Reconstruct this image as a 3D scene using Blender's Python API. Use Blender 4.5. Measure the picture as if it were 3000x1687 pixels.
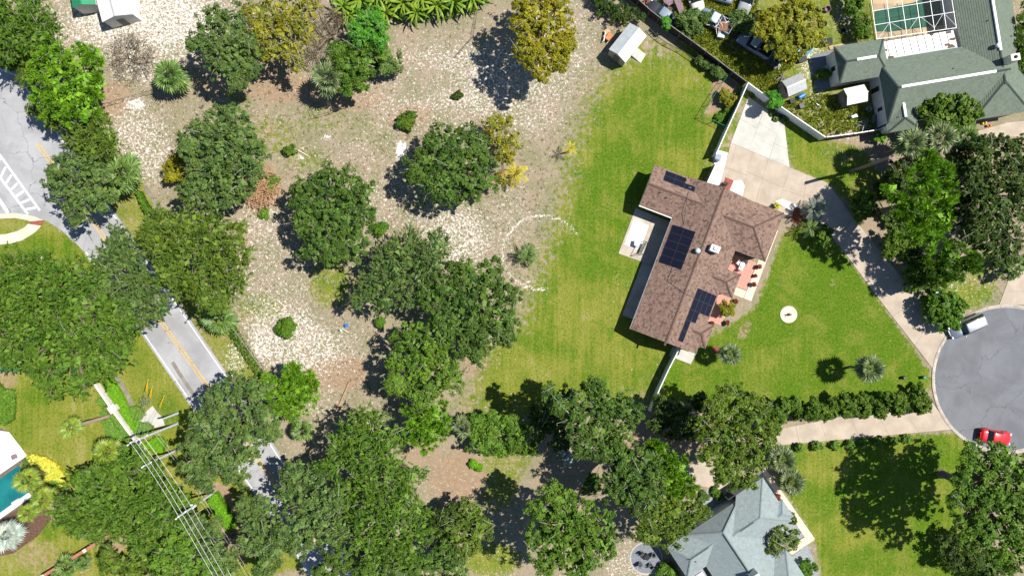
import bpy, math, random
import numpy as np
from mathutils import Vector, Matrix
scene = bpy.context.scene
for o in list(bpy.data.objects): bpy.data.objects.remove(o)
R = math.radians
# ---------------------------------------------------------------- camera, sky, sun, exposure
HC = 90.909            # drone height above the lot, metres
S = 22.0               # ground scale of the survey sketch, units per metre
cam_d = bpy.data.cameras.new('Camera'); cam = bpy.data.objects.new('Camera', cam_d)
scene.collection.objects.link(cam)
cam.location = (0, 0, HC); cam.rotation_euler = (0, 0, 0)
cam_d.sensor_width = 36; cam_d.lens = 24; cam_d.clip_end = 2000; cam_d.clip_start = 1
scene.camera = cam
SUN_EL = R(57); SUN_DIR = Vector((.968*math.cos(SUN_EL), .25*math.cos(SUN_EL), math.sin(SUN_EL))).normalized()
world = bpy.data.worlds.new('World'); scene.world = world; world.use_nodes = True
nt = world.node_tree; nt.nodes.clear()
sky = nt.nodes.new('ShaderNodeTexSky'); sky.sky_type = 'NISHITA'; sky.sun_disc = False
sky.sun_elevation = SUN_EL; sky.sun_rotation = math.atan2(.968, .25); sky.dust_density = .2; sky.ozone_density = 4.0
bg = nt.nodes.new('ShaderNodeBackground'); bg.inputs['Strength'].default_value = .07
wo = nt.nodes.new('ShaderNodeOutputWorld')
nt.links.new(sky.outputs[0], bg.inputs[0]); nt.links.new(bg.outputs[0], wo.inputs[0])
sun_d = bpy.data.lights.new('Sun', 'SUN'); sun_d.energy = 4.9; sun_d.angle = R(.5); sun_d.color = (1, .95, .86)
sun = bpy.data.objects.new('Sun', sun_d); scene.collection.objects.link(sun)
sun.rotation_euler = SUN_DIR.to_track_quat('Z', 'Y').to_euler()
sun.location = (60, 20, 90)
scene.render.engine = 'CYCLES'
scene.view_settings.view_transform = 'Standard'; scene.view_settings.look = 'None'
scene.view_settings.gamma = 1; scene.view_settings.use_curve_mapping = False
scene.view_settings.exposure = .74
scene.cycles.max_bounces = 6; scene.cycles.transparent_max_bounces = 8
scene.cycles.diffuse_bounces = 3; scene.cycles.glossy_bounces = 2; scene.cycles.transmission_bounces = 4

# ---------------------------------------------------------------- helpers
COL = scene.collection
rnd = random.Random(7)
def P(px, py, h=0.0):
    """survey sketch coordinates (and height) -> metres on the lot"""
    k = (HC-h)/HC/S
    return ((px-1500)*k, (843.5-py)*k, h)
def P2(px, py, h=0.0):
    return P(px, py, h)[:2]
def wloc(o):
    v = Vector((0, 0, 0))
    while o is not None:
        v += o.location; o = o.parent
    return v
def tag(o, label=None, cat=None, group=None, kind=None):
    if label: o['label'] = label
    if cat: o['category'] = cat
    if group: o['group'] = group
    if kind: o['kind'] = kind
    return o
def thing(name, loc, label=None, cat=None, group=None, kind=None):
    o = bpy.data.objects.new(name, None); COL.objects.link(o)
    o.location = (loc[0], loc[1], loc[2] if len(loc) > 2 else 0); o.empty_display_size = .3
    return tag(o, label, cat, group, kind)
def link(name, me, parent=None, kind=None):
    o = bpy.data.objects.new(name, me); COL.objects.link(o)
    if parent is not None: o.parent = parent
    if kind: o['kind'] = kind
    return o
def copy_tree(o, parent=None):
    c = o.copy(); COL.objects.link(c); c.parent = parent
    for ch in list(o.children): copy_tree(ch, c)
    return c

class MB:
    """collects shapes; build() links them as one mesh object"""
    def __init__(s): s.v = []; s.f = []; s.a = []
    def face(s, pts, var=.5):
        n = len(s.v); s.v.extend([tuple(p) for p in pts]); s.f.append(tuple(range(n, n+len(pts)))); s.a.append(var); return s
    def mesh(s, vs, fs, var=.5):
        n = len(s.v); s.v.extend([tuple(p) for p in vs])
        for f in fs: s.f.append(tuple(i+n for i in f)); s.a.append(var)
        return s
    def box(s, c, size, rz=0, var=.5, tilt=None):
        hx, hy, hz = size[0]/2, size[1]/2, size[2]/2
        M = Matrix.Rotation(rz, 3, 'Z')
        if tilt is not None: M = M @ tilt
        vs = []
        for z in (-hz, hz):
            for x, y in ((-hx, -hy), (hx, -hy), (hx, hy), (-hx, hy)):
                p = M @ Vector((x, y, z)); vs.append((c[0]+p.x, c[1]+p.y, c[2]+p.z))
        return s.mesh(vs, [(3, 2, 1, 0), (4, 5, 6, 7), (0, 1, 5, 4), (1, 2, 6, 5), (2, 3, 7, 6), (3, 0, 4, 7)], var)
    def cbox(s, c, size, rz=0, ch=.04, var=.5):
        """box with chamfered top edges"""
        hx, hy, hz = size[0]/2, size[1]/2, size[2]/2
        M = Matrix.Rotation(rz, 3, 'Z'); vs = []
        for ix, z in ((0, -hz), (0, hz-ch), (ch, hz)):
            for x, y in ((-hx+ix, -hy+ix), (hx-ix, -hy+ix), (hx-ix, hy-ix), (-hx+ix, hy-ix)):
                p = M @ Vector((x, y, z)); vs.append((c[0]+p.x, c[1]+p.y, c[2]+p.z))
        fs = [(3, 2, 1, 0), (8, 9, 10, 11)]
        for b in (0, 4):
            for i in range(4):
                j = (i+1) % 4; fs.append((b+i, b+j, b+4+j, b+4+i))
        return s.mesh(vs, fs, var)
    def prism(s, poly, z0, z1, var=.5, inset=0):
        a = sum(poly[i][0]*poly[(i+1) % len(poly)][1]-poly[(i+1) % len(poly)][0]*poly[i][1] for i in range(len(poly)))
        p = list(poly) if a > 0 else list(poly)[::-1]
        n = len(p); vs = [(q[0], q[1], z0) for q in p]+[(q[0], q[1], z1) for q in p]
        fs = [tuple(range(n))[::-1], tuple(range(n, 2*n))]+[(i, (i+1) % n, n+(i+1) % n, n+i) for i in range(n)]
        return s.mesh(vs, fs, var)
    def tube(s, pts, rad, n=6, cap=True, var=.5):
        pts = [Vector(p) for p in pts]
        if not isinstance(rad, (list, tuple)): rad = [rad]*len(pts)
        vs = []; fs = []
        for i, p in enumerate(pts):
            d = (pts[min(i+1, len(pts)-1)]-pts[max(i-1, 0)])
            if d.length < 1e-6: d = Vector((0, 0, 1))
            d.normalize()
            a = d.orthogonal().normalized(); b = d.cross(a)
            for k in range(n):
                t = 2*math.pi*k/n; q = p+(a*math.cos(t)+b*math.sin(t))*rad[i]; vs.append(tuple(q))
        for i in range(len(pts)-1):
            for k in range(n):
                j = (k+1) % n; fs.append((i*n+k, i*n+j, (i+1)*n+j, (i+1)*n+k))
        if cap: fs.append(tuple(range(n))[::-1]); fs.append(tuple(range((len(pts)-1)*n, len(pts)*n)))
        return s.mesh(vs, fs, var)
    def lathe(s, c, prof, n=16, var=.5):
        vs = []; fs = []
        for r, z in prof:
            for k in range(n):
                t = 2*math.pi*k/n; vs.append((c[0]+r*math.cos(t), c[1]+r*math.sin(t), c[2]+z))
        for i in range(len(prof)-1):
            for k in range(n):
                j = (k+1) % n; fs.append((i*n+k, i*n+j, (i+1)*n+j, (i+1)*n+k))
        fs.append(tuple(range(n))[::-1]); fs.append(tuple(range((len(prof)-1)*n, len(prof)*n)))
        return s.mesh(vs, fs, var)
    def to_mesh(s, name, off=(0, 0, 0)):
        me = bpy.data.meshes.new(name)
        me.from_pydata([(v[0]-off[0], v[1]-off[1], v[2]-off[2]) for v in s.v], [], s.f)
        at = me.attributes.new('var', 'FLOAT', 'FACE'); at.data.foreach_set('value', s.a)
        return me
    def build(s, name, m, parent=None, smooth=False, kind=None):
        me = s.to_mesh(name, wloc(parent) if parent is not None else (0, 0, 0))
        me.materials.append(m)
        if smooth: me.polygons.foreach_set('use_smooth', [True]*len(me.polygons))
        return link(name, me, parent, kind)

# ---------------------------------------------------------------- materials
MATS = {}
def N(t, typ, **kw):
    n = t.nodes.new(typ)
    for k, v in kw.items(): setattr(n, k, v)
    return n
def newmat(name):
    m = bpy.data.materials.new(name); m.use_nodes = True; t = m.node_tree; t.nodes.clear()
    out = N(t, 'ShaderNodeOutputMaterial'); b = N(t, 'ShaderNodeBsdfPrincipled')
    t.links.new(b.outputs[0], out.inputs[0]); MATS[name] = m
    return m, t, b, out
def mixc(t, fac, a, b, blend='MIX'):
    n = N(t, 'ShaderNodeMix', data_type='RGBA', blend_type=blend)
    for sock, v in ((n.inputs[0], fac), (n.inputs[6], a), (n.inputs[7], b)):
        if hasattr(v, 'is_linked'): t.links.new(v, sock)
        elif isinstance(v, (int, float)): sock.default_value = v
        else: sock.default_value = (*v, 1) if len(v) == 3 else v
    return n.outputs[2]
def math_(t, op, a, b=None, c=None, clamp=False):
    n = N(t, 'ShaderNodeMath', operation=op, use_clamp=clamp)
    for i, v in enumerate((a, b, c)):
        if v is None: continue
        if hasattr(v, 'is_linked'): t.links.new(v, n.inputs[i])
        else: n.inputs[i].default_value = v
    return n.outputs[0]
def noise(t, vec, scale, detail=3, rough=.55, dist=0):
    n = N(t, 'ShaderNodeTexNoise'); n.inputs['Scale'].default_value = scale; n.inputs['Detail'].default_value = detail
    n.inputs['Roughness'].default_value = rough; n.inputs['Distortion'].default_value = dist
    t.links.new(vec, n.inputs['Vector']); return n.outputs['Fac']
def sstep(t, v, lo, hi):
    n = N(t, 'ShaderNodeMapRange', interpolation_type='SMOOTHSTEP'); n.clamp = True
    t.links.new(v, n.inputs[0])
    for i, x in ((1, lo), (2, hi)):
        if hasattr(x, 'is_linked'): t.links.new(x, n.inputs[i])
        else: n.inputs[i].default_value = x
    return n.outputs[0]
def attr(t, name):
    n = N(t, 'ShaderNodeAttribute', attribute_name=name); return n.outputs['Fac']
def wpos(t):
    return N(t, 'ShaderNodeNewGeometry').outputs['Position']
def bump(t, b, h, strength=.3, dist=.05):
    n = N(t, 'ShaderNodeBump'); n.inputs['Strength'].default_value = strength; n.inputs['Distance'].default_value = dist
    t.links.new(h, n.inputs['Height']); t.links.new(n.outputs[0], b.inputs['Normal'])
def plain(name, col, rough=.7, var=.25, scale=3.0, metal=0, spec=.3, dark=None, stain=0, varattr=0, col2=None, bmp=.15):
    """painted / cast / metal surface with mottling, optional stains and piece-to-piece variation"""
    m, t, b, out = newmat(name); p = wpos(t)
    n1 = noise(t, p, scale, 4); n2 = noise(t, p, scale*9, 2)
    d = dark or tuple(c*(1-var) for c in col)
    c = mixc(t, sstep(t, n1, .35, .68), d, col)
    c = mixc(t, math_(t, 'MULTIPLY', n2, .35*min(1, var*2.5)), c, tuple(x*.55 for x in col))
    if stain:
        n3 = noise(t, p, scale*.35, 5, .65, .6)
        c = mixc(t, math_(t, 'MULTIPLY', sstep(t, n3, .52, .72), stain), c, tuple(x*.35 for x in col))
    if varattr:
        a = attr(t, 'var'); c2 = col2 or tuple(x*.45 for x in col)
        c = mixc(t, math_(t, 'MULTIPLY', a, varattr), c, c2)
    t.links.new(c, b.inputs['Base Color']); b.inputs['Roughness'].default_value = rough
    b.inputs['Metallic'].default_value = metal; b.inputs['Specular IOR Level'].default_value = spec
    if bmp: bump(t, b, n2, bmp, .02)
    return m
def leafmat(name, dark, light, accent=None, trans=.25, acc=.78, spec=.12):
    m, t, b, out = newmat(name); a = attr(t, 'var')
    c = mixc(t, sstep(t, a, .1, .9), dark, light)
    if accent is not None: c = mixc(t, sstep(t, a, acc, min(1, acc+.12)), c, accent)
    n1 = noise(t, wpos(t), .45, 3)
    c = mixc(t, math_(t, 'MULTIPLY', sstep(t, n1, .4, .65), .35), c, tuple((x+y)*.5*q for x, y, q in zip(dark, light, (1.35, 1.05, .8))))
    t.links.new(c, b.inputs['Base Color']); b.inputs['Roughness'].default_value = .5; b.inputs['Specular IOR Level'].default_value = spec
    tr = N(t, 'ShaderNodeBsdfTranslucent'); t.links.new(mixc(t, 1.0, c, (1.1, 1.25, .5), 'MULTIPLY'), tr.inputs[0])
    mx = N(t, 'ShaderNodeMixShader'); mx.inputs[0].default_value = trans
    t.links.new(b.outputs[0], mx.inputs[1]); t.links.new(tr.outputs[0], mx.inputs[2]); t.links.new(mx.outputs[0], out.inputs[0])
    return m
# ---------------------------------------------------------------- ground sheet
STEP = 8.0
gx = np.arange(-336, 3337, STEP); gy = np.arange(-304, 1993, STEP)
GX, GY = np.meshgrid(gx, gy)
def inpoly(poly, X=None, Y=None):
    X = GX if X is None else X; Y = GY if Y is None else Y
    m = np.zeros(X.shape, bool); n = len(poly)
    for i in range(n):
        x0, y0 = poly[i]; x1, y1 = poly[(i+1) % n]
        if y0 == y1: continue
        c = ((y0 > Y) != (y1 > Y)) & (X < (x1-x0)*(Y-y0)/(y1-y0)+x0); m ^= c
    return m
def blur(a, k):
    for _ in range(3):
        for ax in (0, 1):
            p = [(0, 0), (0, 0)]; p[ax] = (k+1, k)
            c = np.cumsum(np.pad(a, p, mode='edge'), axis=ax)
            a = (np.take(c, range(2*k+1, c.shape[ax]), axis=ax)-np.take(c, range(0, c.shape[ax]-2*k-1), axis=ax))/(2*k+1)
    return a
def ell(a, cx, cy, rx, ry, val, rot=0):
    c, s = math.cos(R(rot)), math.sin(R(rot))
    u = ((GX-cx)*c+(GY-cy)*s)/rx; v = (-(GX-cx)*s+(GY-cy)*c)/ry
    w = np.clip(1.5-np.sqrt(u*u+v*v), 0, 1); w = w*w*(3-2*w)
    a[:] = a*(1-w)+val*w
def pol(a, poly, val, soft=2):
    w = blur(inpoly(poly).astype(float), soft) if soft else inpoly(poly).astype(float)
    a[:] = a*(1-w)+val*w
lawn = np.full(GX.shape, .22); sand = np.full(GX.shape, .42); dirt = np.full(GX.shape, .12); lush = np.full(GX.shape, .35)
# --- bleached sand in the open field
for e in ((430, 60, 260, 110, .95), (440, 190, 110, 60, .8), (400, 440, 110, 130, .78), (1340, 250, 270, 120, .8), (1190, 240, 150, 60, .55), (1640, 140, 120, 150, .72), (1720, 60, 90, 80, .6),
          (1250, 370, 170, 60, .6), (1550, 300, 120, 100, .72), (1000, 470, 160, 60, .5), (1180, 620, 230, 50, .62), (1340, 700, 110, 90, .82), (1600, 560, 70, 90, .45),
          (800, 800, 120, 130, .62), (860, 1000, 170, 110, .85), (770, 640, 80, 90, .68), (1130, 560, 110, 60, .62), (1500, 830, 60, 70, .5), (1480, 1010, 70, 70, .58), (930, 1170, 60, 70, .6),
          (1120, 440, 90, 60, .55), (1780, 230, 60, 60, .5), (1830, 1650, 60, 90, .65), (1500, 640, 60, 110, .6), (1010, 880, 90, 90, .4)):
    ell(sand, *e)
# --- bare brown soil and leaf litter
for e in ((330, 290, 70, 60, .6), (830, 260, 140, 50, .62), (1030, 290, 110, 45, .55), (1200, 350, 80, 60, .55), (1240, 400, 70, 40, .4), (765, 545, 55, 70, .95), (720, 690, 45, 60, .45), (960, 760, 70, 50, .4),
          (1010, 1090, 70, 50, .75), (930, 1110, 60, 50, .6), (1340, 1395, 100, 90, .62), (1230, 1330, 70, 40, .5), (1380, 520, 100, 60, .5), (1400, 1080, 60, 50, .5), (480, 1590, 80, 60, .85), (690, 1580, 50, 80, .8),
          (640, 1450, 40, 60, .6), (150, 1610, 110, 60, .35), (60, 1480, 60, 60, .6), (2620, 650, 190, 200, .42), (2900, 560, 170, 200, .42), (2480, 430, 90, 60, .4), (1700, 1420, 200, 170, .4),
          (1950, 1260, 160, 90, .55), (2900, 1600, 140, 90, .4), (360, 1590, 60, 40, .4), (1560, 720, 60, 40, .3), (500, 330, 70, 60, .3), (640, 240, 100, 40, .5), (1460, 480, 60, 50, .4), (760, 180, 130, 60, .5)):
    ell(dirt, *e)
for e in ((760, 900, 90, 50, .5), (960, 340, 90, 60, .45), (800, 400, 110, 70, .48), (1100, 380, 100, 60, .4), (970, 830, 70, 80, .6), (900, 470, 70, 40, .5), (700, 270, 60, 50, .5), (1290, 590, 120, 30, .45), (1540, 1080, 120, 90, .6), (1180, 130, 120, 60, .3), (1560, 230, 60, 40, .2)):
    ell(lawn, *e)
# --- lawns
BACK = [(1905, 130), (1800, 190), (1750, 300), (1700, 420), (1670, 560), (1640, 700), (1590, 800), (1560, 920), (1500, 1060), (1380, 1130), (1290, 1240), (1500, 1260), (1680, 1140), (1905, 1215), (1990, 1030), (2070, 540), (2180, 260)]
pol(lawn, BACK, .92, 10); pol(sand, BACK, .1, 11); pol(dirt, BACK, .06, 3)
for e in ((1800, 560, 110, 280, .68, 15), (1950, 330, 130, 90, .66), (1760, 760, 70, 160, .6, 15), (1620, 1010, 130, 60, .5), (1720, 1130, 120, 50, .6)): ell(lush, *e)
for e in ((1690, 930, 70, 90, .12), (1560, 1090, 110, 60, .15), (1760, 880, 40, 60, .12), (1990, 200, 60, 60, .2), (1700, 420, 60, 60, .3), (1840, 1050, 120, 40, .3)): ell(lush, *e)
for e in ((1820, 850, 50, 40, .3), (1780, 900, 40, 60, .25), (1700, 600, 50, 120, .2), (1820, 250, 40, 30, .2), (2010, 270, 40, 40, .22)): ell(sand, *e)
FRONT = [(1985, 1030), (1905, 1210), (2000, 1175), (2260, 1180), (2500, 1190), (2730, 1140), (2720, 1090), (2600, 920), (2440, 705), (2380, 650), (2300, 680), (2220, 900), (2120, 970)]
pol(lawn, FRONT, .96, 1); pol(sand, FRONT, .04, 2); pol(dirt, FRONT, .05, 2); pol(lush, FRONT, .82, 4)
for e in ((2440, 780, 120, 90, 1.0), (2560, 960, 90, 90, .9), (2250, 1060, 160, 70, .62)): ell(lush, *e)
for e in ((2180, 970, 40, 20, .5, 120), (2110, 1090, 50, 30, .3), (2440, 830, 25, 18, .4), (2380, 1040, 40, 14, .3), (2680, 1000, 16, 22, .4)): ell(dirt, *e)
LOW = [(2260, 1310), (2560, 1285), (2790, 1270), (2860, 1310), (2900, 1500), (2900, 1750), (2420, 1750), (2390, 1580), (2310, 1450)]
pol(lawn, LOW, .93, 1); pol(sand, LOW, .06, 2); pol(dirt, LOW, .08, 2); pol(lush, LOW, .66, 4)
ell(lush, 2420, 1370, 70, 60, .12); ell(lush, 2470, 1560, 90, 50, .2); ell(dirt, 2850, 1560, 70, 60, .4)
SIDE = [(2295, 340), (2318, 490), (2430, 540), (2500, 610), (2600, 540), (2520, 430), (2410, 405)]
pol(lawn, SIDE, .85, 1); pol(sand, SIDE, .1, 2); pol(lush, SIDE, .5, 2); ell(sand, 2470, 400, 60, 25, .5); ell(lush, 2510, 560, 60, 40, .15)
# junk yard: weeds, sandy track
JUNK = [(1840, -40), (2060, 130), (2200, 240), (2410, 400), (2600, 380), (2600, 100), (2560, -60)]
pol(lawn, JUNK, .6, 1); pol(sand, JUNK, .3, 1); pol(lush, JUNK, .3, 2)
ell(lawn, 2120, 190, 130, 60, .85, 35); ell(sand, 2380, 180, 40, 60, .8, 20); ell(sand, 2395, 290, 25, 60, .75); ell(sand, 2480, 360, 40, 50, .7); ell(sand, 2480, 50, 40, 60, .65); ell(dirt, 2120, 260, 40, 50, .6)
pol(dirt, [(2136, 211), (2052, 340), (2090, 340), (2165, 256)], .8, 1)
# shaded wood on the right
for e in ((2680, 620, 200, 160, .12), (2900, 520, 150, 180, .12), (1720, 1430, 240, 150, .15), (1960, 1230, 150, 60, .25)): ell(sand, *e)
ell(lawn, 2830, 850, 90, 60, .7); ell(lush, 2830, 850, 110, 70, .35); ell(sand, 2790, 830, 40, 30, .6); ell(lawn, 2870, 780, 60, 60, .5); ell(lawn, 1460, 1400, 70, 100, .6); ell(lawn, 1440, 1640, 90, 50, .7); ell(lush, 1440, 1640, 90, 50, .15); ell(lawn, 1500, 1350, 60, 40, .55)
# road side strips, left yards
RS = [(190, 430), (330, 620), (520, 890), (700, 1160), (800, 1130), (700, 960), (560, 780), (440, 560), (330, 430)]
pol(lawn, RS, .62, 1); pol(sand, RS, .16, 1); pol(lush, RS, .1, 1); pol(dirt, RS, .35, 1); ell(sand, 690, 1050, 40, 60, .7); ell(lush, 680, 1090, 30, 40, .5)
LY = [(-80, 640), (130, 640), (260, 740), (420, 970), (620, 1260), (760, 1450), (900, 1660), (700, 1700), (-80, 1750)]
pol(lawn, LY, .85, 1); pol(sand, LY, .06, 1); pol(dirt, LY, .12, 1); pol(lush, LY, .06, 2)
for e in ((110, 720, 130, 40, .6), (400, 1060, 40, 60, .45), (90, 1180, 70, 50, .4), (330, 1310, 60, 60, .45), (490, 1190, 40, 50, .5), (150, 1540, 40, 40, .6), (60, 1250, 40, 60, .4)): ell(lush, *e)
for e in ((110, 1630, 90, 60, .45), (300, 1090, 60, 40, .2), (100, 1500, 70, 40, .7), (500, 1210, 30, 40, .35), (330, 1580, 60, 40, .6), (690, 1560, 60, 90, .7), (640, 1450, 40, 40, .7), (560, 1590, 60, 50, .5), (20, 1110, 35, 60, .5)): ell(dirt, *e)
# mowing pass and two bleached tyre loops in the field
def ring(a, cx, cy, r, w, a0, a1, val):
    d = np.hypot(GX-cx, GY-cy); an = np.degrees(np.arctan2(GY-cy, GX-cx)) % 360
    k = np.exp(-((d-r)/w)**2)*(((an-a0) % 360) < ((a1-a0) % 360))*val
    a[:] = np.maximum(a, k)
ring(sand, 1590, 750, 118, 7, 172, 328, .98); ring(sand, 1590, 720, 128, 7, 84, 160, .98); ring(sand, 1575, 735, 92, 5, 100, 140, .8)
ell(sand, 1176, 442, 14, 24, 1.6); ell(sand, 960, 400, 14, 8, 1.0); ell(sand, 395, 305, 28, 18, 1.1); ell(sand, 880, 463, 14, 6, 1.0); ell(sand, 765, 1010, 30, 50, .95)
OUT = np.array([2600., 700., 150.])*1.0
xs = np.concatenate([gx[0]-OUT*2, gx, gx[-1]+OUT[::-1]*2]); ys = np.concatenate([gy[0]-OUT*2, gy, gy[-1]+OUT[::-1]*2])
XX, YY = np.meshgrid(xs, ys); nx, ny = len(xs), len(ys)
co = np.zeros((nx*ny, 3)); co[:, 0] = ((XX-1500)/S).ravel(); co[:, 1] = ((843.5-YY)/S).ravel()
idx = np.arange(nx*ny).reshape(ny, nx)
q = np.stack([idx[1:, :-1], idx[1:, 1:], idx[:-1, 1:], idx[:-1, :-1]], -1).reshape(-1, 4)
me = bpy.data.meshes.new('ground')
me.vertices.add(len(co)); me.vertices.foreach_set('co', co.ravel())
me.loops.add(q.size); me.loops.foreach_set('vertex_index', q.ravel().astype(np.int32))
me.polygons.add(len(q)); me.polygons.foreach_set('loop_start', np.arange(0, q.size, 4, dtype=np.int32)); me.polygons.foreach_set('loop_total', np.full(len(q), 4, np.int32))
me.update()
for nm, a in (('lawn', lawn), ('sand', sand), ('dirt', dirt), ('lush', lush)):
    at = me.attributes.new(nm, 'FLOAT', 'POINT'); at.data.foreach_set('value', np.pad(a, 3, mode='edge').ravel().astype(np.float32))
m, t, b, out = newmat('ground'); p = wpos(t)
nA = noise(t, p, .32, 4, .6); nB = noise(t, p, 1.6, 5, .65, .4); nC = noise(t, p, 4.2, 4, .7, .8); nD = noise(t, p, 13, 3, .7); nE = noise(t, p, 3.1, 5, .78, .8)
mp = N(t, 'ShaderNodeMapping'); mp.inputs['Rotation'].default_value = (0, 0, R(-21)); mp.inputs['Scale'].default_value = (1.1, .05, 1); t.links.new(p, mp.inputs[0])
nS = noise(t, mp.outputs[0], 1.6, 3, .6)                                  # mower tracks
L_, S_, D_, U_ = attr(t, 'lawn'), attr(t, 'sand'), attr(t, 'dirt'), attr(t, 'lush')
scrub = mixc(t, sstep(t, nB, .35, .65), (.292, .228, .162), (.212, .190, .115))
scrub = mixc(t, math_(t, 'MULTIPLY', nD, .5), scrub, (.33, .285, .225))
scrub = mixc(t, math_(t, 'MULTIPLY', sstep(t, nA, .42, .62), .6), scrub, (.185, .182, .098)); scrub = mixc(t, math_(t, 'MULTIPLY', sstep(t, nA, .48, .34), .4), scrub, (.31, .225, .165))
scrub = mixc(t, math_(t, 'MULTIPLY', sstep(t, nC, .46, .32), .5), scrub, (.13, .115, .06))
dirtc = mixc(t, sstep(t, nB, .3, .7), (.25, .172, .112), (.33, .24, .162))
dirtc = mixc(t, math_(t, 'MULTIPLY', sstep(t, nD, .5, .75), .6), dirtc, (.08, .055, .03))
gmix = math_(t, 'ADD', U_, math_(t, 'MULTIPLY', math_(t, 'SUBTRACT', nA, .5), 1.5)); gmix = math_(t, 'ADD', gmix, math_(t, 'MULTIPLY', math_(t, 'SUBTRACT', nS, .5), 1.3))
gcol = mixc(t, sstep(t, gmix, .0, .8), (.205, .215, .034), (.060, .142, .006))
gcol = mixc(t, sstep(t, gmix, .12, -.28), gcol, (.30, .27, .10)); gcol = mixc(t, math_(t, 'MULTIPLY', sstep(t, noise(t, p, .22, 5, .7, .8), .47, .66), .5), gcol, (.235, .225, .05))
gcol = mixc(t, sstep(t, math_(t, 'ADD', nC, math_(t, 'MULTIPLY', nD, .5)), .66, 1.05), gcol, (.175, .19, .03))
gcol = mixc(t, math_(t, 'MULTIPLY', sstep(t, nC, .50, .30), .75), gcol, (.046, .092, .008))
nF = noise(t, p, 3.4, 4, .75, .3); gcol = mixc(t, math_(t, 'MULTIPLY', sstep(t, nF, .52, .34), .6), gcol, (.048, .095, .008)); gcol = mixc(t, math_(t, 'MULTIPLY', sstep(t, nF, .56, .72), .5), gcol, (.25, .27, .06))
gcol = mixc(t, math_(t, 'MULTIPLY', sstep(t, noise(t, p, .9, 5, .7, .5), .60, .74), .55), gcol, (.29, .24, .10))
c = mixc(t, sstep(t, math_(t, 'ADD', L_, math_(t, 'MULTIPLY', math_(t, 'SUBTRACT', nB, .5), 1.1)), .38, .62), scrub, gcol)
c = mixc(t, sstep(t, math_(t, 'ADD', D_, math_(t, 'MULTIPLY', math_(t, 'SUBTRACT', nB, .5), .9)), .34, .62), c, dirtc)
sv = math_(t, 'ADD', math_(t, 'MULTIPLY', S_, .5), math_(t, 'ADD', math_(t, 'MULTIPLY', math_(t, 'SUBTRACT', nE, .5), 1.7), math_(t, 'MULTIPLY', math_(t, 'SUBTRACT', nC, .5), .9)))
wh = mixc(t, nD, (.53, .485, .44), (.74, .70, .655))
c = mixc(t, sstep(t, sv, .365, .56), c, wh)
t.links.new(c, b.inputs['Base Color']); b.inputs['Roughness'].default_value = .95; b.inputs['Specular IOR Level'].default_value = .02
bump(t, b, math_(t, 'ADD', nC, math_(t, 'MULTIPLY', nD, .8)), .9, .09)
me.materials.append(m)
g = link('ground', me, None, 'structure')

# ---------------------------------------------------------------- materials of the built ground
def asphalt(name, col):
    m, t, b, out = newmat(name); p = wpos(t)
    n1 = noise(t, p, .25, 5, .65, .5); n2 = noise(t, p, 18, 2, .7); n3 = noise(t, p, 1.3, 4, .6)
    c = mixc(t, sstep(t, n1, .3, .7), tuple(x*.78 for x in col), tuple(x*1.1 for x in col))
    c = mixc(t, math_(t, 'MULTIPLY', sstep(t, n2, .45, .75), .5), c, tuple(x*.6 for x in col))
    c = mixc(t, math_(t, 'MULTIPLY', sstep(t, n3, .58, .75), .45), c, tuple(x*.72 for x in col))
    v = N(t, 'ShaderNodeTexVoronoi', feature='DISTANCE_TO_EDGE'); v.inputs['Scale'].default_value = .16
    w = N(t, 'ShaderNodeTexNoise'); w.inputs['Scale'].default_value = .6; w.inputs['Detail'].default_value = 4; t.links.new(p, w.inputs['Vector'])
    ad = N(t, 'ShaderNodeVectorMath', operation='ADD'); t.links.new(p, ad.inputs[0])
    sc = N(t, 'ShaderNodeVectorMath', operation='SCALE'); sc.inputs[3].default_value = 2.5; t.links.new(w.outputs['Color'], sc.inputs[0]); t.links.new(sc.outputs[0], ad.inputs[1]); t.links.new(ad.outputs[0], v.inputs['Vector'])
    cr = math_(t, 'MULTIPLY', sstep(t, v.outputs[0], .008, .002), sstep(t, n1, .42, .55))
    c = mixc(t, math_(t, 'MULTIPLY', cr, .6), c, (.04, .04, .042))
    t.links.new(c, b.inputs['Base Color']); b.inputs['Roughness'].default_value = .85; b.inputs['Specular IOR Level'].default_value = .25
    bump(t, b, n2, .3, .02); return m
asphalt('asphalt', (.31, .312, .325)); asphalt('court_asphalt', (.145, .152, .168))
plain('concrete', (.44, .37, .295), .9, .22, .6, stain=.25, varattr=.25, col2=(.36, .30, .24))
plain('concrete_grey', (.47, .46, .42), .9, .16, .7, stain=.22, varattr=.22, col2=(.40, .39, .36))
plain('concrete_white', (.74, .71, .66), .9, .15, .8, stain=.15)
plain('concrete_patio', (.52, .46, .38), .9, .25, .7, stain=.3, varattr=.3)
plain('bleached_pad', (.62, .62, .58), .9, .15, .8, stain=.2)
plain('joint', (.16, .13, .10), .95, .3)
plain('kerb', (.48, .43, .37), .9, .3, 1.2, stain=.45, varattr=.25)
plain('walk', (.66, .57, .44), .9, .15, .9, stain=.15, varattr=.2)
plain('line_white', (.74, .74, .74), .8, .3, 2.5, stain=.35); plain('line_yellow', (.72, .42, .06), .8, .3, 2.5, stain=.4)
plain('brick_red', (.30, .09, .07), .9, .3, 3); plain('pink_tile', (.56, .27, .215), .85, .14, 1.2, varattr=.3, col2=(.46, .20, .15))
plain('mulch', (.34, .10, .045), .95, .5, 6, bmp=.8); plain('brown_mulch', (.15, .085, .055), .95, .5, 5, bmp=.8)
plain('gravel', (.36, .39, .41), .9, .55, 7, bmp=.8); plain('gravel_and_shadow', (.21, .23, .26), .9, .35, 5, bmp=.5)  # darker grey serves the gravel circle and the painted wing shadow
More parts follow.
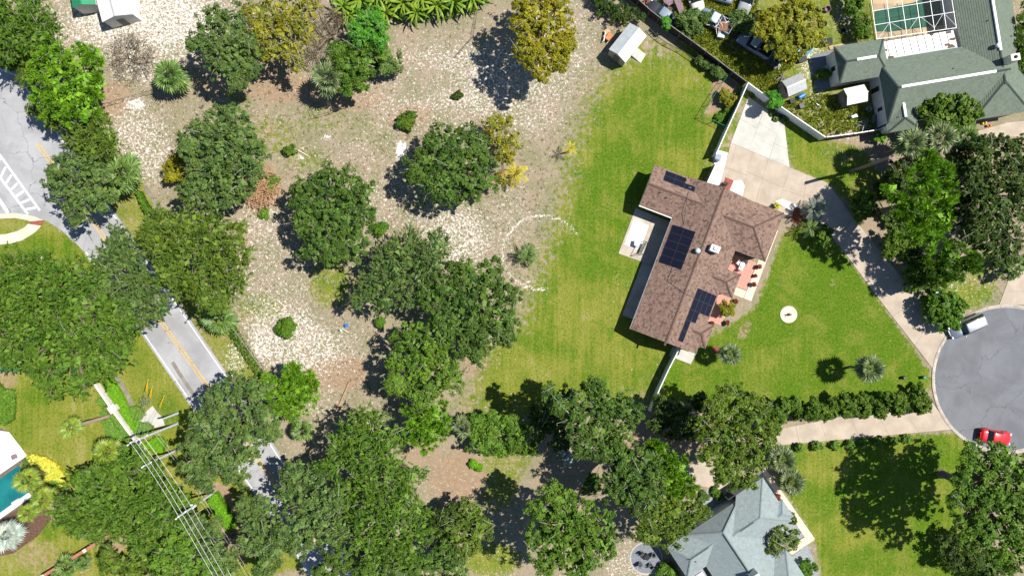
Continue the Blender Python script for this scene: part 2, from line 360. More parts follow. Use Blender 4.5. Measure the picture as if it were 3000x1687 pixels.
plain('path_grey', (.24, .22, .19), .95, .3, 1)

def sheet(name, poly, z, mat, parent=None, kind='structure', th=None):
    mb = MB(); pts = [P2(*q) for q in poly]
    if th is None: th = .03
    mb.prism(pts, z-th, z)
    return mb.build(name, MATS[mat], parent, kind=kind if parent is None else None)
def strip(name, line, w, z, mat, parent=None, kind='structure', dash=None):
    """flat band of width w (m) along a polyline given in sketch units"""
    pts = [Vector((*P2(*q), 0)) for q in line]; L = []; Rr = []
    for i, p in enumerate(pts):
        d = (pts[min(i+1, len(pts)-1)]-pts[max(i-1, 0)]).normalized(); nrm = Vector((-d.y, d.x, 0))
        L.append(p+nrm*w/2); Rr.append(p-nrm*w/2)
    mb = MB()
    for i in range(len(pts)-1):
        mb.face([(Rr[i].x, Rr[i].y, z), (Rr[i+1].x, Rr[i+1].y, z), (L[i+1].x, L[i+1].y, z), (L[i].x, L[i].y, z)], rnd.random())
    return mb.build(name, MATS[mat], parent, kind=kind if parent is None else None)
def shrink(poly, d):
    c = (sum(p[0] for p in poly)/len(poly), sum(p[1] for p in poly)/len(poly)); o = []
    for p in poly:
        v = Vector((c[0]-p[0], c[1]-p[1])); l = max(v.length, 1e-6); o.append((p[0]+v.x/l*d*1.4, p[1]+v.y/l*d*1.4))
    return o
def lerp(a, b, t): return (a[0]+(b[0]-a[0])*t, a[1]+(b[1]-a[1])*t)
def slab_quad(parent, TL, TR, BR, BL, us, vs, z, mat, gap=.02, name='slab', base=.05):
    """slabs of a quad pad: each one an object, joints recessed"""
    for i in range(len(us)-1):
        for j in range(len(vs)-1):
            cs = []
            for (u, v) in ((us[i], vs[j]), (us[i+1], vs[j]), (us[i+1], vs[j+1]), (us[i], vs[j+1])):
                cs.append(lerp(lerp(TL, TR, u), lerp(BL, BR, u), v))
            pts = shrink([P2(*c) for c in cs], gap/2)
            mb = MB(); mb.prism(pts, z-base, z+rnd.uniform(-.004, .004), rnd.random()); mb.build(name, MATS[mat], parent)
def pad(name, poly, label=None):
    """joint bed under a slab field, 3 cm below the slabs"""
    mb = MB(); mb.prism([P2(*q) for q in poly], -.03, .02)
    return mb.build(name, MATS['joint'], None, kind='structure')

# ---------------------------------------------------------------- main road and its junction
cen = [(-40, 200), (30, 305), (110, 421), (271, 645), (465, 932), (600, 1120), (760, 1352), (915, 1571), (1050, 1765)]
right_edge = [(-120, 150), (0, 193), (50, 216), (105, 285), (160, 364), (335, 620), (524, 888), (675, 1108), (820, 1330), (980, 1560), (1130, 1780)]
left_edge = [(970, 1780), (866, 1629), (745, 1450), (592, 1240), (515, 1126), (408, 970), (264, 768), (246, 738), (222, 712), (180, 674), (140, 650), (120, 640), (60, 628), (-120, 640)]
road = sheet('road', right_edge+left_edge, .012, 'asphalt')
for off in (-4.2, 4.2):
    strip('centre_line', [(x+off*.82, y-off*.57) for x, y in [(110, 421), (271, 645), (465, 932), (600, 1120), (760, 1352), (915, 1571), (1050, 1765)]], .13, .016, 'line_yellow', road)
strip('edge_line', [(-120, 160), (0, 202), (46, 222), (100, 290), (153, 368), (328, 624), (517, 892), (668, 1112), (813, 1334), (973, 1564), (1123, 1784)], .15, .016, 'line_white', road)
strip('edge_line', [(252, 738), (270, 765), (416, 969), (523, 1124), (600, 1238), (752, 1448), (873, 1627), (977, 1780)], .15, .016, 'line_white', road)
# crossing
cw0, cw1 = [(-60, 372), (117, 617)], [(-60, 440), (82, 628)]
strip('crossing_line', cw0, .3, .016, 'line_white', road); strip('crossing_line', cw1, .3, .016, 'line_white', road)
for k in range(10):
    t_ = .04+k*.102
    a, b_ = lerp((-60, 380), (114, 618), t_), lerp((-60, 436), (80, 622), t_)
    strip('crossing_bar', [lerp(a, b_, .08), lerp(a, b_, .94)], .3, .0165, 'line_white', road)
strip('stop_line', [(-60, 500), (24, 624)], .45, .016, 'line_white', road)
strip('tyre_mark', [(505, 1060), (530, 1100), (570, 1160)], .5, .0155, 'path_grey', road)
for q in ((485, 970), (496, 965)):
    mb = MB(); mb.lathe((*P2(*q), .012), [(.10, 0), (.08, .02), (.03, .03)], 8); mb.build('reflector', MATS['brick_red'], road)
# corner path
outer = [(-80, 640), (0, 627), (50, 625), (100, 634), (129, 645), (124, 660), (100, 682), (65, 705), (30, 715), (-80, 722)]
inner = [(-80, 692), (10, 688), (55, 676), (85, 655), (78, 645), (45, 638), (0, 640), (-80, 650)]
pw = thing('pavement', P(20, 680), kind='structure')
ring_o = [(-80, 632), (0, 627), (50, 625), (100, 634), (129, 645), (122, 662), (100, 684), (65, 705), (30, 714), (-80, 724)]
ring_i = [(-80, 650), (0, 641), (45, 639), (78, 645), (90, 649), (84, 656), (72, 667), (50, 678), (20, 686), (-80, 692)]
for k in range(9):
    mb = MB(); mb.prism(shrink([P2(*ring_o[k]), P2(*ring_o[k+1]), P2(*ring_i[k+1]), P2(*ring_i[k])], .006), -.02, .10, rnd.random())
    mb.build('slab' if k != 4 else 'warning_pad', MATS['walk' if k != 4 else 'brick_red'], pw)
strip('path', [(300, 1060), (328, 1088), (352, 1120), (372, 1152), (384, 1180), (392, 1196)], .55, .014, 'path_grey')
strip('path', [(425, 545), (440, 570), (458, 600), (470, 630)], .5, .014, 'path_grey')
sheet('sand_patch', [(408, 1232), (428, 1205), (447, 1188), (460, 1206), (476, 1222), (483, 1245), (455, 1252), (430, 1240)], .01, 'concrete_grey')

# ---------------------------------------------------------------- cul-de-sac
CC = (2948, 1110); RO = 219
def arc(r, a0, a1, n): return [(CC[0]+r*math.cos(R(a0+(a1-a0)*i/n)), CC[1]+r*math.sin(R(a0+(a1-a0)*i/n))) for i in range(n+1)]
court = sheet('court', arc(RO-9, 50, 310, 72)+[(3600, 960), (3600, 1260)], .012, 'court_asphalt')
ring_thing = thing('kerb', P(2740, 1110), kind='structure')
n = 96; prof = [(0, 0), (0, .09), (-3, .115), (-6, .10), (-8, .02), (-10, .013), (-10, 0)]
for s0 in range(0, n, 4):          # jointed kerb lengths
    mb = MB()
    for i in range(s0, s0+4):
        g0 = .06 if i == s0 else 0; g1 = .06 if i == s0+3 else 0; a0, a1 = 52+256*i/n+g0, 52+256*(i+1)/n-g1
        for k in range(len(prof)-1):
            q = []
            for (aa, kk) in ((a0, k), (a1, k), (a1, k+1), (a0, k+1)):
                r = RO+prof[kk][0]; x, y = CC[0]+r*math.cos(R(aa)), CC[1]+r*math.sin(R(aa)); q.append((*P2(x, y), prof[kk][1]))
            mb.face(q, rnd.random())
    mb.build('kerb_stone', MATS['kerb'], ring_thing)
for q in ([(2800, 1010), (2830, 1060), (2870, 1090), (2890, 1150), (2930, 1190)], [(2880, 960), (2900, 1000), (2895, 1040), (2930, 1090), (2990, 1120)], [(2770, 1120), (2810, 1140), (2830, 1180), (2880, 1210)]):
    mb = MB(); pts = []
    for a, b_ in zip(q[:-1], q[1:]):
        for k in range(5): pts.append((lerp(a, b_, k/5)[0]+rnd.uniform(-4, 4), lerp(a, b_, k/5)[1]+rnd.uniform(-4, 4)))
    strip('tar_seam', pts, .035, .0155, 'path_grey', court)

# ---------------------------------------------------------------- drives, pads, walks
d1 = pad('driveway', [(2192, 284), (2296, 356), (2313, 491), (2423, 536), (2498, 636), (2590, 752), (2688, 874), (2778, 974), (2733, 1080), (2700, 1040), (2614, 927), (2520, 803), (2448, 706), (2390, 645), (2270, 640), (2105, 565), (2119, 513), (2141, 419)])
slab_quad(d1, (2192, 284), (2240, 318), (2194, 441), (2141, 419), [0, 1], [0, .48, 1], .05, 'concrete_grey')
slab_quad(d1, (2240, 318), (2290, 353), (2253, 466), (2194, 441), [0, 1], [0, .35, .68, 1], .05, 'concrete_grey')
slab_quad(d1, (2290, 353), (2297, 357), (2313, 491), (2253, 466), [0, 1], [0, .6, 1], .05, 'concrete_grey')
slab_quad(d1, (2141, 419), (2205, 446), (2170, 576), (2105, 556), [0, .24, 1], [0, .52, 1], .05, 'concrete')
slab_quad(d1, (2205, 446), (2313, 491), (2272, 622), (2170, 576), [0, .42, 1], [0, .45, 1], .05, 'concrete')
slab_quad(d1, (2313, 491), (2365, 512), (2345, 640), (2272, 622), [0, 1], [0, .5, 1], .05, 'concrete')
slab_quad(d1, (2365, 512), (2423, 536), (2400, 648), (2345, 640), [0, 1], [0, .45, 1], .05, 'concrete')
Rr = [(2423, 536), (2463, 588), (2498, 636), (2545, 694), (2592, 752), (2640, 812), (2688, 874), (2735, 925), (2776, 972)]
Ll = [(2400, 648), (2422, 676), (2448, 706), (2484, 754), (2520, 803), (2566, 864), (2614, 927), (2680, 1012), (2733, 1080)]
for k in range(8):
    slab_quad(d1, Rr[k], Rr[k+1], Ll[k+1], Ll[k], [0, 1], [0, 1], .05, 'concrete')
wp = sheet('white_pad', [(2086, 458), (2098, 438), (2132, 448), (2119, 513), (2152, 530), (2138, 562), (2068, 536), (2095, 490)], .03, 'concrete_white')
sheet('paint_spill', [(2150, 530), (2172, 528), (2181, 545), (2175, 575), (2136, 562)], .057, 'concrete_white')
sheet('brick_strip', [(2124, 519), (2149, 529), (2134, 563), (2116, 556)], .057, 'brick_red')
sheet('light_walk', [(2272, 590), (2290, 583), (2320, 595), (2362, 618), (2350, 632), (2320, 618)], .0575, 'concrete_white')
d2 = pad('driveway', [(2250, 1262), (2730, 1166), (2752, 1210), (2790, 1256), (2600, 1270), (2250, 1306)])
xs_ = [0, .17, .32, .5, .66, .82, 1.0]
slab_quad(d2, (2250, 1262), (2724, 1168), (2787, 1257), (2250, 1306), xs_, [0, 1], .05, 'concrete')
d3 = pad('driveway', [(2927, 894), (2964, 793), (3100, 780), (3100, 905), (2975, 893)])
slab_quad(d3, (2964, 793), (3120, 780), (3120, 895), (2927, 892), [0, .5, 1], [0, .62, 1], .05, 'concrete')
# ---------------------------------------------------------------- houses
def shingle_mat(name, a, b_, c_):
    m, t, b, out = newmat(name); v = attr(t, 'var'); p = wpos(t)
    col = mixc(t, sstep(t, v, 0, .4), a, b_); col = mixc(t, sstep(t, v, .62, 1), col, c_)
    n1 = noise(t, p, 9, 3, .7); n2 = noise(t, p, .35, 4)
    col = mixc(t, math_(t, 'MULTIPLY', sstep(t, n1, .4, .7), .45), col, tuple(x*.55 for x in b_))
    col = mixc(t, math_(t, 'MULTIPLY', sstep(t, n2, .5, .7), .12), col, tuple(x*.7 for x in b_))
    t.links.new(col, b.inputs['Base Color']); b.inputs['Roughness'].default_value = .9; b.inputs['Specular IOR Level'].default_value = .2
    bump(t, b, n1, .5, .02); return m
shingle_mat('brown_shingle', (.112, .072, .056), (.182, .120, .094), (.228, .156, .124))
shingle_mat('green_shingle', (.105, .132, .104), (.125, .155, .122), (.142, .172, .136))
shingle_mat('grey_shingle', (.195, .23, .235), (.22, .26, .265), (.24, .285, .29))
plain('roof_deck', (.05, .04, .035), .9); plain('brown_cap', (.125, .078, .062), .9, .3, 4); plain('green_cap', (.05, .068, .058), .9, .3, 4); plain('grey_cap', (.205, .245, .25), .9, .2, 4); plain('grey_vent', (.07, .12, .105), .8, .2, 4)
plain('white_metal', (.80, .80, .80), .45, .08, 2, spec=.5, stain=.1); plain('fascia', (.60, .56, .48), .7, .15); plain('stucco_white', (.66, .66, .64), .9, .12, 1.5, stain=.1)
plain('stucco_tan', (.50, .42, .32), .9, .15, 1.5); plain('stucco_grey', (.45, .47, .47), .9, .15, 1.5)
def glassmat(name, col, rough=.08):
    m, t, b, out = newmat(name); n1 = noise(t, wpos(t), .8, 2)
    t.links.new(mixc(t, n1, tuple(c*.7 for c in col), col), b.inputs['Base Color']); b.inputs['Roughness'].default_value = rough; b.inputs['Specular IOR Level'].default_value = .6; return m
glassmat('window_glass', (.03, .04, .05)); glassmat('car_glass', (.02, .03, .035), .06)
def solar():
    m, t, b, out = newmat('solar_cell'); n1 = noise(t, wpos(t), .7, 2)
    t.links.new(mixc(t, n1, (.006, .007, .015), (.010, .012, .022)), b.inputs['Base Color']); b.inputs['Roughness'].default_value = .22; b.inputs['Specular IOR Level'].default_value = .25
solar(); plain('panel_frame', (.04, .043, .065), .5, .1)

class Frame:
    def __init__(s, O, eu, he):
        s.O = O; l = math.hypot(*eu); s.eu = (eu[0]/l, eu[1]/l); s.ev = (-s.eu[1], s.eu[0]); s.he = he; s.k = (HC-he)/HC/S
    def px(s, u, v): return (s.O[0]+u*s.eu[0]+v*s.ev[0], s.O[1]+u*s.eu[1]+v*s.ev[1])
    def W(s, u, v, z): x, y = P2(*s.px(u, v), s.he); return (x, y, z)
    def G(s, u, v): return s.W(u, v, 0)[:2]
    def ang(s): return math.atan2(-s.eu[1], s.eu[0])

def clip(poly, s0, s1):
    def cut(pl, f):
        o = []
        for i in range(len(pl)):
            a, b_ = pl[i], pl[(i+1) % len(pl)]; fa, fb = f(a), f(b_)
            if fa >= 0: o.append(a)
            if (fa > 0 > fb) or (fa < 0 < fb):
                t_ = fa/(fa-fb); o.append((a[0]+(b_[0]-a[0])*t_, a[1]+(b_[1]-a[1])*t_))
        return o
    return cut(cut(poly, lambda p: p[1]-s0), lambda p: s1-p[1])
def shingles(mb, poly3, row=.30, tab=.17, lift=.022, rs=None, base=.5, spread=.5, dark=.0):
    """overlapping shingle tabs laid in courses on one roof plane; poly3[0]-poly3[1] is the eave"""
    rs = rs or rnd
    p = [Vector(q) for q in poly3]; t_ = (p[1]-p[0]).normalized(); n = None
    for i in range(2, len(p)):
        n = (p[1]-p[0]).cross(p[i]-p[0])
        if n.length > 1e-4: break
    n.normalize()
    if n.z < 0: n = -n
    s_ = n.cross(t_)
    if s_.z < 0: s_ = -s_
    q2 = [((q-p[0]).dot(t_), (q-p[0]).dot(s_)) for q in p]
    smax = max(q[1] for q in q2); k = 0; s0 = -.04
    while s0 < smax:
        cl = clip(q2, max(s0, 0), min(s0+row, smax))
        if len(cl) >= 3:
            x0, x1 = min(q[0] for q in cl), max(q[0] for q in cl)
            x = math.floor(x0/tab)*tab-(k % 2)*tab*.5-rs.random()*.1
            while x < x1:
                w = tab*rs.choice((.7, 1, 1, 1.3)); a, b_ = max(x, x0-.02), min(x+w, x1+.02)
                if b_ > a:
                    pc = cutx(cl, a, b_)
                    if len(pc) >= 3:
                        var = min(1, max(0, base+rs.uniform(-spread, spread))) if rs.random() > dark else 0
                        mb.face([tuple(p[0]+t_*c[0]+s_*c[1]+n*(lift*(1-(c[1]-s0)/row)+.006)) for c in pc], var)
                x += w
        s0 += row; k += 1
def cutx(poly, a, b_):
    def cut(pl, f):
        o = []
        for i in range(len(pl)):
            p, q = pl[i], pl[(i+1) % len(pl)]; fa, fb = f(p), f(q)
            if fa >= 0: o.append(p)
            if (fa > 0 > fb) or (fa < 0 < fb):
                t_ = fa/(fa-fb); o.append((p[0]+(q[0]-p[0])*t_, p[1]+(q[1]-p[1])*t_))
        return o
    return cut(cut(poly, lambda p: p[0]-a), lambda p: b_-p[0])
def roof_block(root, F, axis, a0, a1, b0, b1, e0, e1, slope, shin, cap, wallmat, he=None, fasc='fascia', inset=.45, capw=.26, dirc=None, wall=True, spread=.5, rowh=.30):
    """pitched roof over a0..a1 (along the ridge) x b0..b1; ends: ('g',0) gable, ('h',off) hip, ('v',off) runs into another roof"""
    he = he or F.he; mid = (b0+b1)/2; half = (b1-b0)/2; zr = he+slope*half*F.k
    W = (lambda a, b_, z: F.W(a, b_, z)) if axis == 'u' else (lambda a, b_, z: F.W(b_, a, z))
    r0 = a0+(e0[1] if e0[0] == 'h' else -e0[1]); r1 = a1-(e1[1] if e1[0] == 'h' else -e1[1])
    planes = [[W(a0, b0, he), W(a1, b0, he), W(r1, mid, zr), W(r0, mid, zr)], [W(a1, b1, he), W(a0, b1, he), W(r0, mid, zr), W(r1, mid, zr)]]
    if e0[0] == 'h': planes.append([W(a0, b1, he), W(a0, b0, he), W(r0, mid, zr)])
    if e1[0] == 'h': planes.append([W(a1, b0, he), W(a1, b1, he), W(r1, mid, zr)])
    rf = MB()
    for pl in planes: rf.face(pl)
    # soffit
    lo = [(*W(a, b_, he)[:2], he-.14) for a, b_ in ((a0, b0), (a1, b0), (a1, b1), (a0, b1))]
    rf.face(lo)
    ro = rf.build('roof', MATS['roof_deck'], root)
    sh = MB()
    for pl in planes: shingles(sh, pl, row=.23 if shin[0] == 'b' else rowh, tab=.27 if shin[0] == 'b' else .3, spread=spread, base=.68 if shin[0] == 'b' else .5, dark=.17 if shin[0] == 'b' else 0)
    sh.build('shingles', MATS[shin], ro, kind='stuff')
    fa = MB()
    def edge(p, q):
        fa.face([p, q, (q[0], q[1], he-.16), (p[0], p[1], he-.16)])
    edge(planes[0][0], planes[0][1]); edge(planes[1][0], planes[1][1])
    if e0[0] == 'h': edge(planes[2][0], planes[2][1])
    if e1[0] == 'h': edge(planes[-1][0], planes[-1][1])
    if e0[0] == 'g': fa.face([W(a0, b0, he-.16), W(a0, b1, he-.16), W(a0, b1, he), W(a0, mid, zr), W(a0, b0, he)])
    if e1[0] == 'g': fa.face([W(a1, b1, he-.16), W(a1, b0, he-.16), W(a1, b0, he), W(a1, mid, zr), W(a1, b1, he)])
    fa.build('fascia', MATS[fasc], ro)
    cp = MB()
    def caps(p, q, wd=capw):
        p, q = Vector(p), Vector(q); d = q-p; L = d.length; n = max(1, int(L/.33)); dn = d.normalized(); sd = Vector((-dn.y, dn.x, 0)).normalized()
        for i in range(n):
            a, b_ = p+d*(i/n), p+d*((i+1)/n+.02)
            zz = .05; l0, l1 = a-sd*wd/2, a+sd*wd/2; m0, m1 = b_-sd*wd/2, b_+sd*wd/2; dz = Vector((0, 0, .012))
            u = Vector((0, 0, zz+.03))
            cp.face([l0+dz*2, a+u, b_+u-dz, m0+dz], rnd.random()); cp.face([a+u, l1+dz*2, m1+dz, b_+u-dz], rnd.random())
    caps(W(r0, mid, zr), W(r1, mid, zr))
    if e0[0] == 'h': caps(W(a0, b0, he), W(r0, mid, zr)); caps(W(a0, b1, he), W(r0, mid, zr))
    if e1[0] == 'h': caps(W(a1, b0, he), W(r1, mid, zr)); caps(W(a1, b1, he), W(r1, mid, zr))
    cp.build('ridge_cap', MATS[cap], ro)
    if wall:
        i = inset/F.k
        w0 = a0+(i if e0[0] != 'v' else 0); w1 = a1-(i if e1[0] != 'v' else 0)
        wl = MB(); wl.prism([W(a, b_, 0)[:2] for a, b_ in ((w0, b0+i), (w1, b0+i), (w1, b1-i), (w0, b1-i))], 0, he-.145)
        wl.build('wall', MATS[wallmat], root)
    return ro, zr
def on_wall(root, p, q, t0, t1, z0, z1, frame='white_metal', pane='window_glass', out=.03, name='window'):
    """framed opening set on the wall running p->q (world xy); its left-hand side faces out"""
    p, q = Vector((*p, 0)), Vector((*q, 0)); d = (q-p); dn = d.normalized(); nr = Vector((-dn.y, dn.x, 0))
    c = p+d*((t0+t1)/2)+nr*out; L = d.length*(t1-t0); rz = math.atan2(dn.y, dn.x)
    f = MB(); f.box((c.x, c.y, (z0+z1)/2), (L, .07, z1-z0), rz); fo = f.build(name, MATS[frame], root)
    g_ = MB(); n = max(1, round(L/.9))
    for i in range(n):
        cc = c+dn*(L*((i+.5)/n-.5))+nr*.03
        g_ = MB(); g_.box((cc.x, cc.y, (z0+z1)/2), (L/n-.1, .05, z1-z0-.14), rz); g_.build('pane', MATS[pane], fo)

# ================================================================ brown-roofed house
F1 = Frame((1846, 963), (.9345, .356), 2.7); SL1 = .36
h1 = thing('house', F1.W(100, -240, 0), 'long tan house with brown shingle roof, solar panels and pink tiled porch', 'house')
kw = dict(slope=SL1, shin='brown_shingle', cap='brown_cap', wallmat='stucco_tan')
roof_main, zr1 = roof_block(h1, F1, 'v', -476, 0, 0, 206, ('g', 0), ('g', 0), **kw)
roof_block(h1, F1, 'u', -104, 0, -474, -348, ('g', 0), ('v', 63), **kw)
roof_block(h1, F1, 'u', 206, 300, -477, -324, ('v', 76.5), ('h', 76), **kw)
roof_block(h1, F1, 'u', 206, 247, -264, -190, ('v', 37), ('h', 37), **kw)
roof_block(h1, F1, 'u', 206, 226, -96, -24, ('v', 36), ('h', 30), **kw)
def zmainL(u): return 2.7+SL1*F1.k*u
def zmainR(u): return 2.7+SL1*F1.k*(206-u)
def zwing(v): return 2.7+SL1*F1.k*(v+474)
def panel(root, F, u0, u1, v0, v1, zf, lift=.11):
    g_ = .25; cs = [(u0+g_, v0+g_), (u1-g_, v0+g_), (u1-g_, v1-g_), (u0+g_, v1-g_)]
    top = [F.W(u, v, zf(u, v)+lift) for u, v in cs]; bot = [F.W(u, v, zf(u, v)+lift-.05) for u, v in cs]
    fr = MB(); fr.mesh(bot+top, [(3, 2, 1, 0), (4, 5, 6, 7), (0, 1, 5, 4), (1, 2, 6, 5), (2, 3, 7, 6), (3, 0, 4, 7)])
    fo = fr.build('solar_panel', MATS['panel_frame'], root)
    e = .45; cs = [(u0+g_+e, v0+g_+e), (u1-g_-e, v0+g_+e), (u1-g_-e, v1-g_-e), (u0+g_+e, v1-g_-e)]
    gl = MB(); gl.face([F.W(u, v, zf(u, v)+lift+.006) for u, v in cs]); gl.build('cell_face', MATS['solar_cell'], fo)
    ft = MB(); mu, mv = (u0+u1)/2, (v0+v1)/2; a_, b_ = F.W(u0+2, mv, zf(u0+2, mv)+.03), F.W(u1-2, mv, zf(u1-2, mv)+.03)
    ft.tube([a_, b_], .04, 4); ft.build('mount', MATS['panel_frame'], fo)
arr = thing('solar_array', F1.W(-30, -455, zwing(-455)), 'five dark solar panels in two uneven rows on the short end wing of brown roof', 'solar array', 'roof solar arrays')
for k in range(2): panel(arr, F1, -66+32*k, -34+32*k, -470, -454, lambda u, v: zwing(v))
for k in range(3): panel(arr, F1, -66+32*k, -34+32*k, -454, -438, lambda u, v: max(zwing(v), zmainL(u) if u > 0 else 0))
arr = thing('solar_array', F1.W(40, -270, zmainL(40)), 'solid block of ten dark solar panels on brown roof above the concrete patio', 'solar array', 'roof solar arrays')
for i in range(2):
    for j in range(5): panel(arr, F1, 8+32*i, 40+32*i, -329+23.4*j, -305.6+23.4*j, lambda u, v: zmainL(u))
arr = thing('solar_array', F1.W(170, -120, zmainR(170)), 'stepped group of solar panels on brown roof above the pink porch', 'solar array', 'roof solar arrays')
for j, nn in enumerate((4, 4, 2, 1, 1)):
    for i in range(nn): panel(arr, F1, 137+16.3*i, 153.3+16.3*i, -180+32.5*j, -147.5+32.5*j, lambda u, v: zmainR(u))
# chimney, turbine vent, pipes
def roof_item(F, u, v, z): return F.W(u, v, z)
ch = MB(); x, y, z = F1.W(137, -300, zmainR(137)); ch.box((x, y, z+.35), (1.2, .85, 1.5), F1.ang()); cho = ch.build('chimney', MATS['stucco_white'], roof_main)
cc = MB(); cc.box((x, y, z+1.13), (.55, .42, .06), F1.ang()); cc.build('flue', MATS['panel_frame'], cho)
cc = MB(); cc.cbox((x, y, z+1.2), (.42, .3, .1), F1.ang(), .03); cc.build('flue_cap', MATS['white_metal'], cho)
plain('pale_blue_metal', (.42, .52, .56), .4, .15, spec=.5); plain('dark_rubber', (.03, .03, .03), .8, .2)
x, y, z = F1.W(94, -278, zmainL(94))
tv = MB(); tv.lathe((x, y, z-.1), [(.16, 0), (.16, .3), (.3, .34), (.36, .5), (.3, .66), (.1, .72)], 14); tv.build('turbine_vent', MATS['pale_blue_metal'], roof_main, smooth=True)
for (u, v, zz) in ((-62, -400, zwing(-422)), (-40, -392, zwing(-430)), (88, -368, zmainL(88)), (60, -190, zmainL(60)), (142, -410, zmainR(142)), (150, -398, zmainR(150)), (170, 0-20, zmainR(170))):
    x, y, z = F1.W(u, v, zz); mb = MB(); mb.lathe((x, y, z-.1), [(.06, 0), (.06, .45), (.05, .46)], 8); mb.build('vent_pipe', MATS['dark_rubber'], roof_main)
cd = MB()
cd.tube([F1.W(14, -434, zwing(-440)+.12), F1.W(14, -411, zwing(-411)+.1), F1.W(35, -340, zmainL(35)+.06), F1.W(30, -329, zmainL(30)+.06)], .03, 5)
cd.build('conduit', MATS['panel_frame'], roof_main)
cd = MB(); cd.tube([F1.W(48, -212, zmainL(48)+.06), F1.W(48, -168, zmainL(48)+.06), F1.W(103, -150, zr1+.1), F1.W(140, -150, zmainR(140)+.08)], .03, 5); cd.build('conduit', MATS['panel_frame'], roof_main)
# gutter along the long eave
for (p, q) in (((0, -348), (0, 0)), ((-104, -346), (-2, -346))):
    mb = MB(); a, b_ = F1.W(*p, 2.63), F1.W(*q, 2.63); mb.tube([a, b_], .07, 6); mb.build('gutter', MATS['white_metal'], roof_main)
W1 = lambda u, v: F1.G(u, v)
on_wall(h1, W1(12, 0-10), W1(12, -330), .12, .24, .9, 2.1); on_wall(h1, W1(12, -10), W1(12, -330), .5, .72, .1, 2.1, name='sliding_door')
on_wall(h1, W1(195, -10), W1(12, -10), .3, .45, .9, 2.1)
on_wall(h1, W1(-92, -358), W1(-92, -464), .35, .65, .9, 2.1)
# slabs round the house
F0 = Frame(F1.px(0, 0), (.9345, .356), 0.0)   # same axes at ground level
def gq(u, v): return F1.px(u, v)
def ground_px(u, v):
    x, y = F1.G(u, v); return (x*S+1500, 843.5-y*S)
gp = ground_px
pt = pad('patio', [gp(-103, -346), gp(12, -346), gp(12, -203), gp(-103, -200)])
slab_quad(pt, gp(-103, -346), gp(12, -346), gp(12, -202), gp(-103, -200), [0, .5, 1], [0, .24, 1], .06, 'concrete_patio')
sheet('bleached_square', [gp(-96, -312), gp(-46, -312), gp(-46, -232), gp(-96, -232)], .069, 'bleached_pad')
sd = pad('side_path', [gp(-26, -202), gp(12, -202), gp(12, -30), gp(-26, -30)])
slab_quad(sd, gp(-26, -201), gp(12, -201), gp(12, -30), gp(-26, -30), [0, 1], [0, .2, .4, .6, .8, 1], .05, 'concrete_patio')
wk = pad('walk', [gp(299, -436), gp(323, -436), gp(323, -208), gp(252, -208), gp(252, -232), gp(299, -232)])
slab_quad(wk, gp(299, -436), gp(323, -436), gp(323, -208), gp(299, -208), [0, 1], [i/8 for i in range(9)], .05, 'walk')
slab_quad(wk, gp(252, -232), gp(298, -232), gp(298, -208), gp(252, -208), [0, .5, 1], [0, 1], .05, 'walk')
for nm, (u0, u1, v0, v1, nu, nv) in (('porch', (208, 297, -322, -234, 8, 8)), ('porch', (208, 264, -204, -107, 5, 9))):
    pr = pad(nm, [gp(u0, v0), gp(u1, v0), gp(u1, v1), gp(u0, v1)])
    slab_quad(pr, gp(u0, v0), gp(u1, v0), gp(u1, v1), gp(u0, v1), [i/nu for i in range(nu+1)], [i/nv for i in range(nv+1)], .06, 'pink_tile', name='tile', gap=.012)
sheet('doorstep', [gp(150, 2), gp(200, 2), gp(214, -18), gp(226, -14), gp(220, 34), gp(150, 34)], .04, 'concrete_grey')
sheet('utility_pad', [gp(214, -108), gp(226, -108), gp(226, -74), gp(214, -74)], .04, 'concrete_white')

# ================================================================ green-roofed house
F2 = Frame((2629, 255), (.987, -.162), 3.1); SL2 = .42
h2 = thing('house', F2.W(150, 0, 0), 'rambling house with dark green shingle roof and long white ridge vents', 'house')
kw = dict(slope=SL2, shin='green_shingle', cap='green_cap', wallmat='stucco_white', spread=.45, inset=.3, rowh=.26)
roof_block(h2, F2, 'u', -46, 204, -85, 105, ('h', 26), ('v', 95), **kw)
roofC, zrC = roof_block(h2, F2, 'v', -420, 132, 204, 372, ('g', 0), ('h', 92), **kw)
roof_block(h2, F2, 'v', 105, 128, -50, 44, ('v', 47), ('h', 32), **kw)
roof_block(h2, F2, 'u', -165, -18, -146, -38, ('h', 18), ('h', 34), **kw)
roofA = h2
def vent_strip(p, q, parent):
    mb = MB(); p, q = Vector(p), Vector(q); d = (q-p); c = (p+q)/2; mb.cbox((c.x, c.y, c.z), (d.length, .34, .16), math.atan2(d.y, d.x), .05); mb.build('ridge_vent', MATS['white_metal'], parent)
zA = 3.1+SL2*95*F2.k; zB = 3.1+SL2*47*F2.k; zD = 3.1+SL2*54*F2.k
rv = [c for c in h2.children if c.name.startswith('roof')]
vent_strip(F2.W(-14, 10, zA+.1), F2.W(262, 10, zA+.1), rv[0]); vent_strip(F2.W(288, -400, zrC+.1), F2.W(288, -48, zrC+.1), rv[1]); vent_strip(F2.W(-3, 52, zB+.1), F2.W(-3, 94, zB+.1), rv[2]); vent_strip(F2.W(-118, -92, zD+.1), F2.W(-60, -92, zD+.1), rv[3])
x, y, z = F2.W(304, -16, zrC-.3); ch = MB(); ch.box((x, y, z+.5), (1.15, .85, 2.4), F2.ang()); plain('cream_paint', (.66, .66, .52), .8, .1); cho = ch.build('chimney', MATS['cream_paint'], rv[1])
cc = MB(); cc.lathe((x, y, z+1.7), [(.22, 0), (.2, .12), (.12, .2)], 10); cc.build('flue', MATS['dark_rubber'], cho)
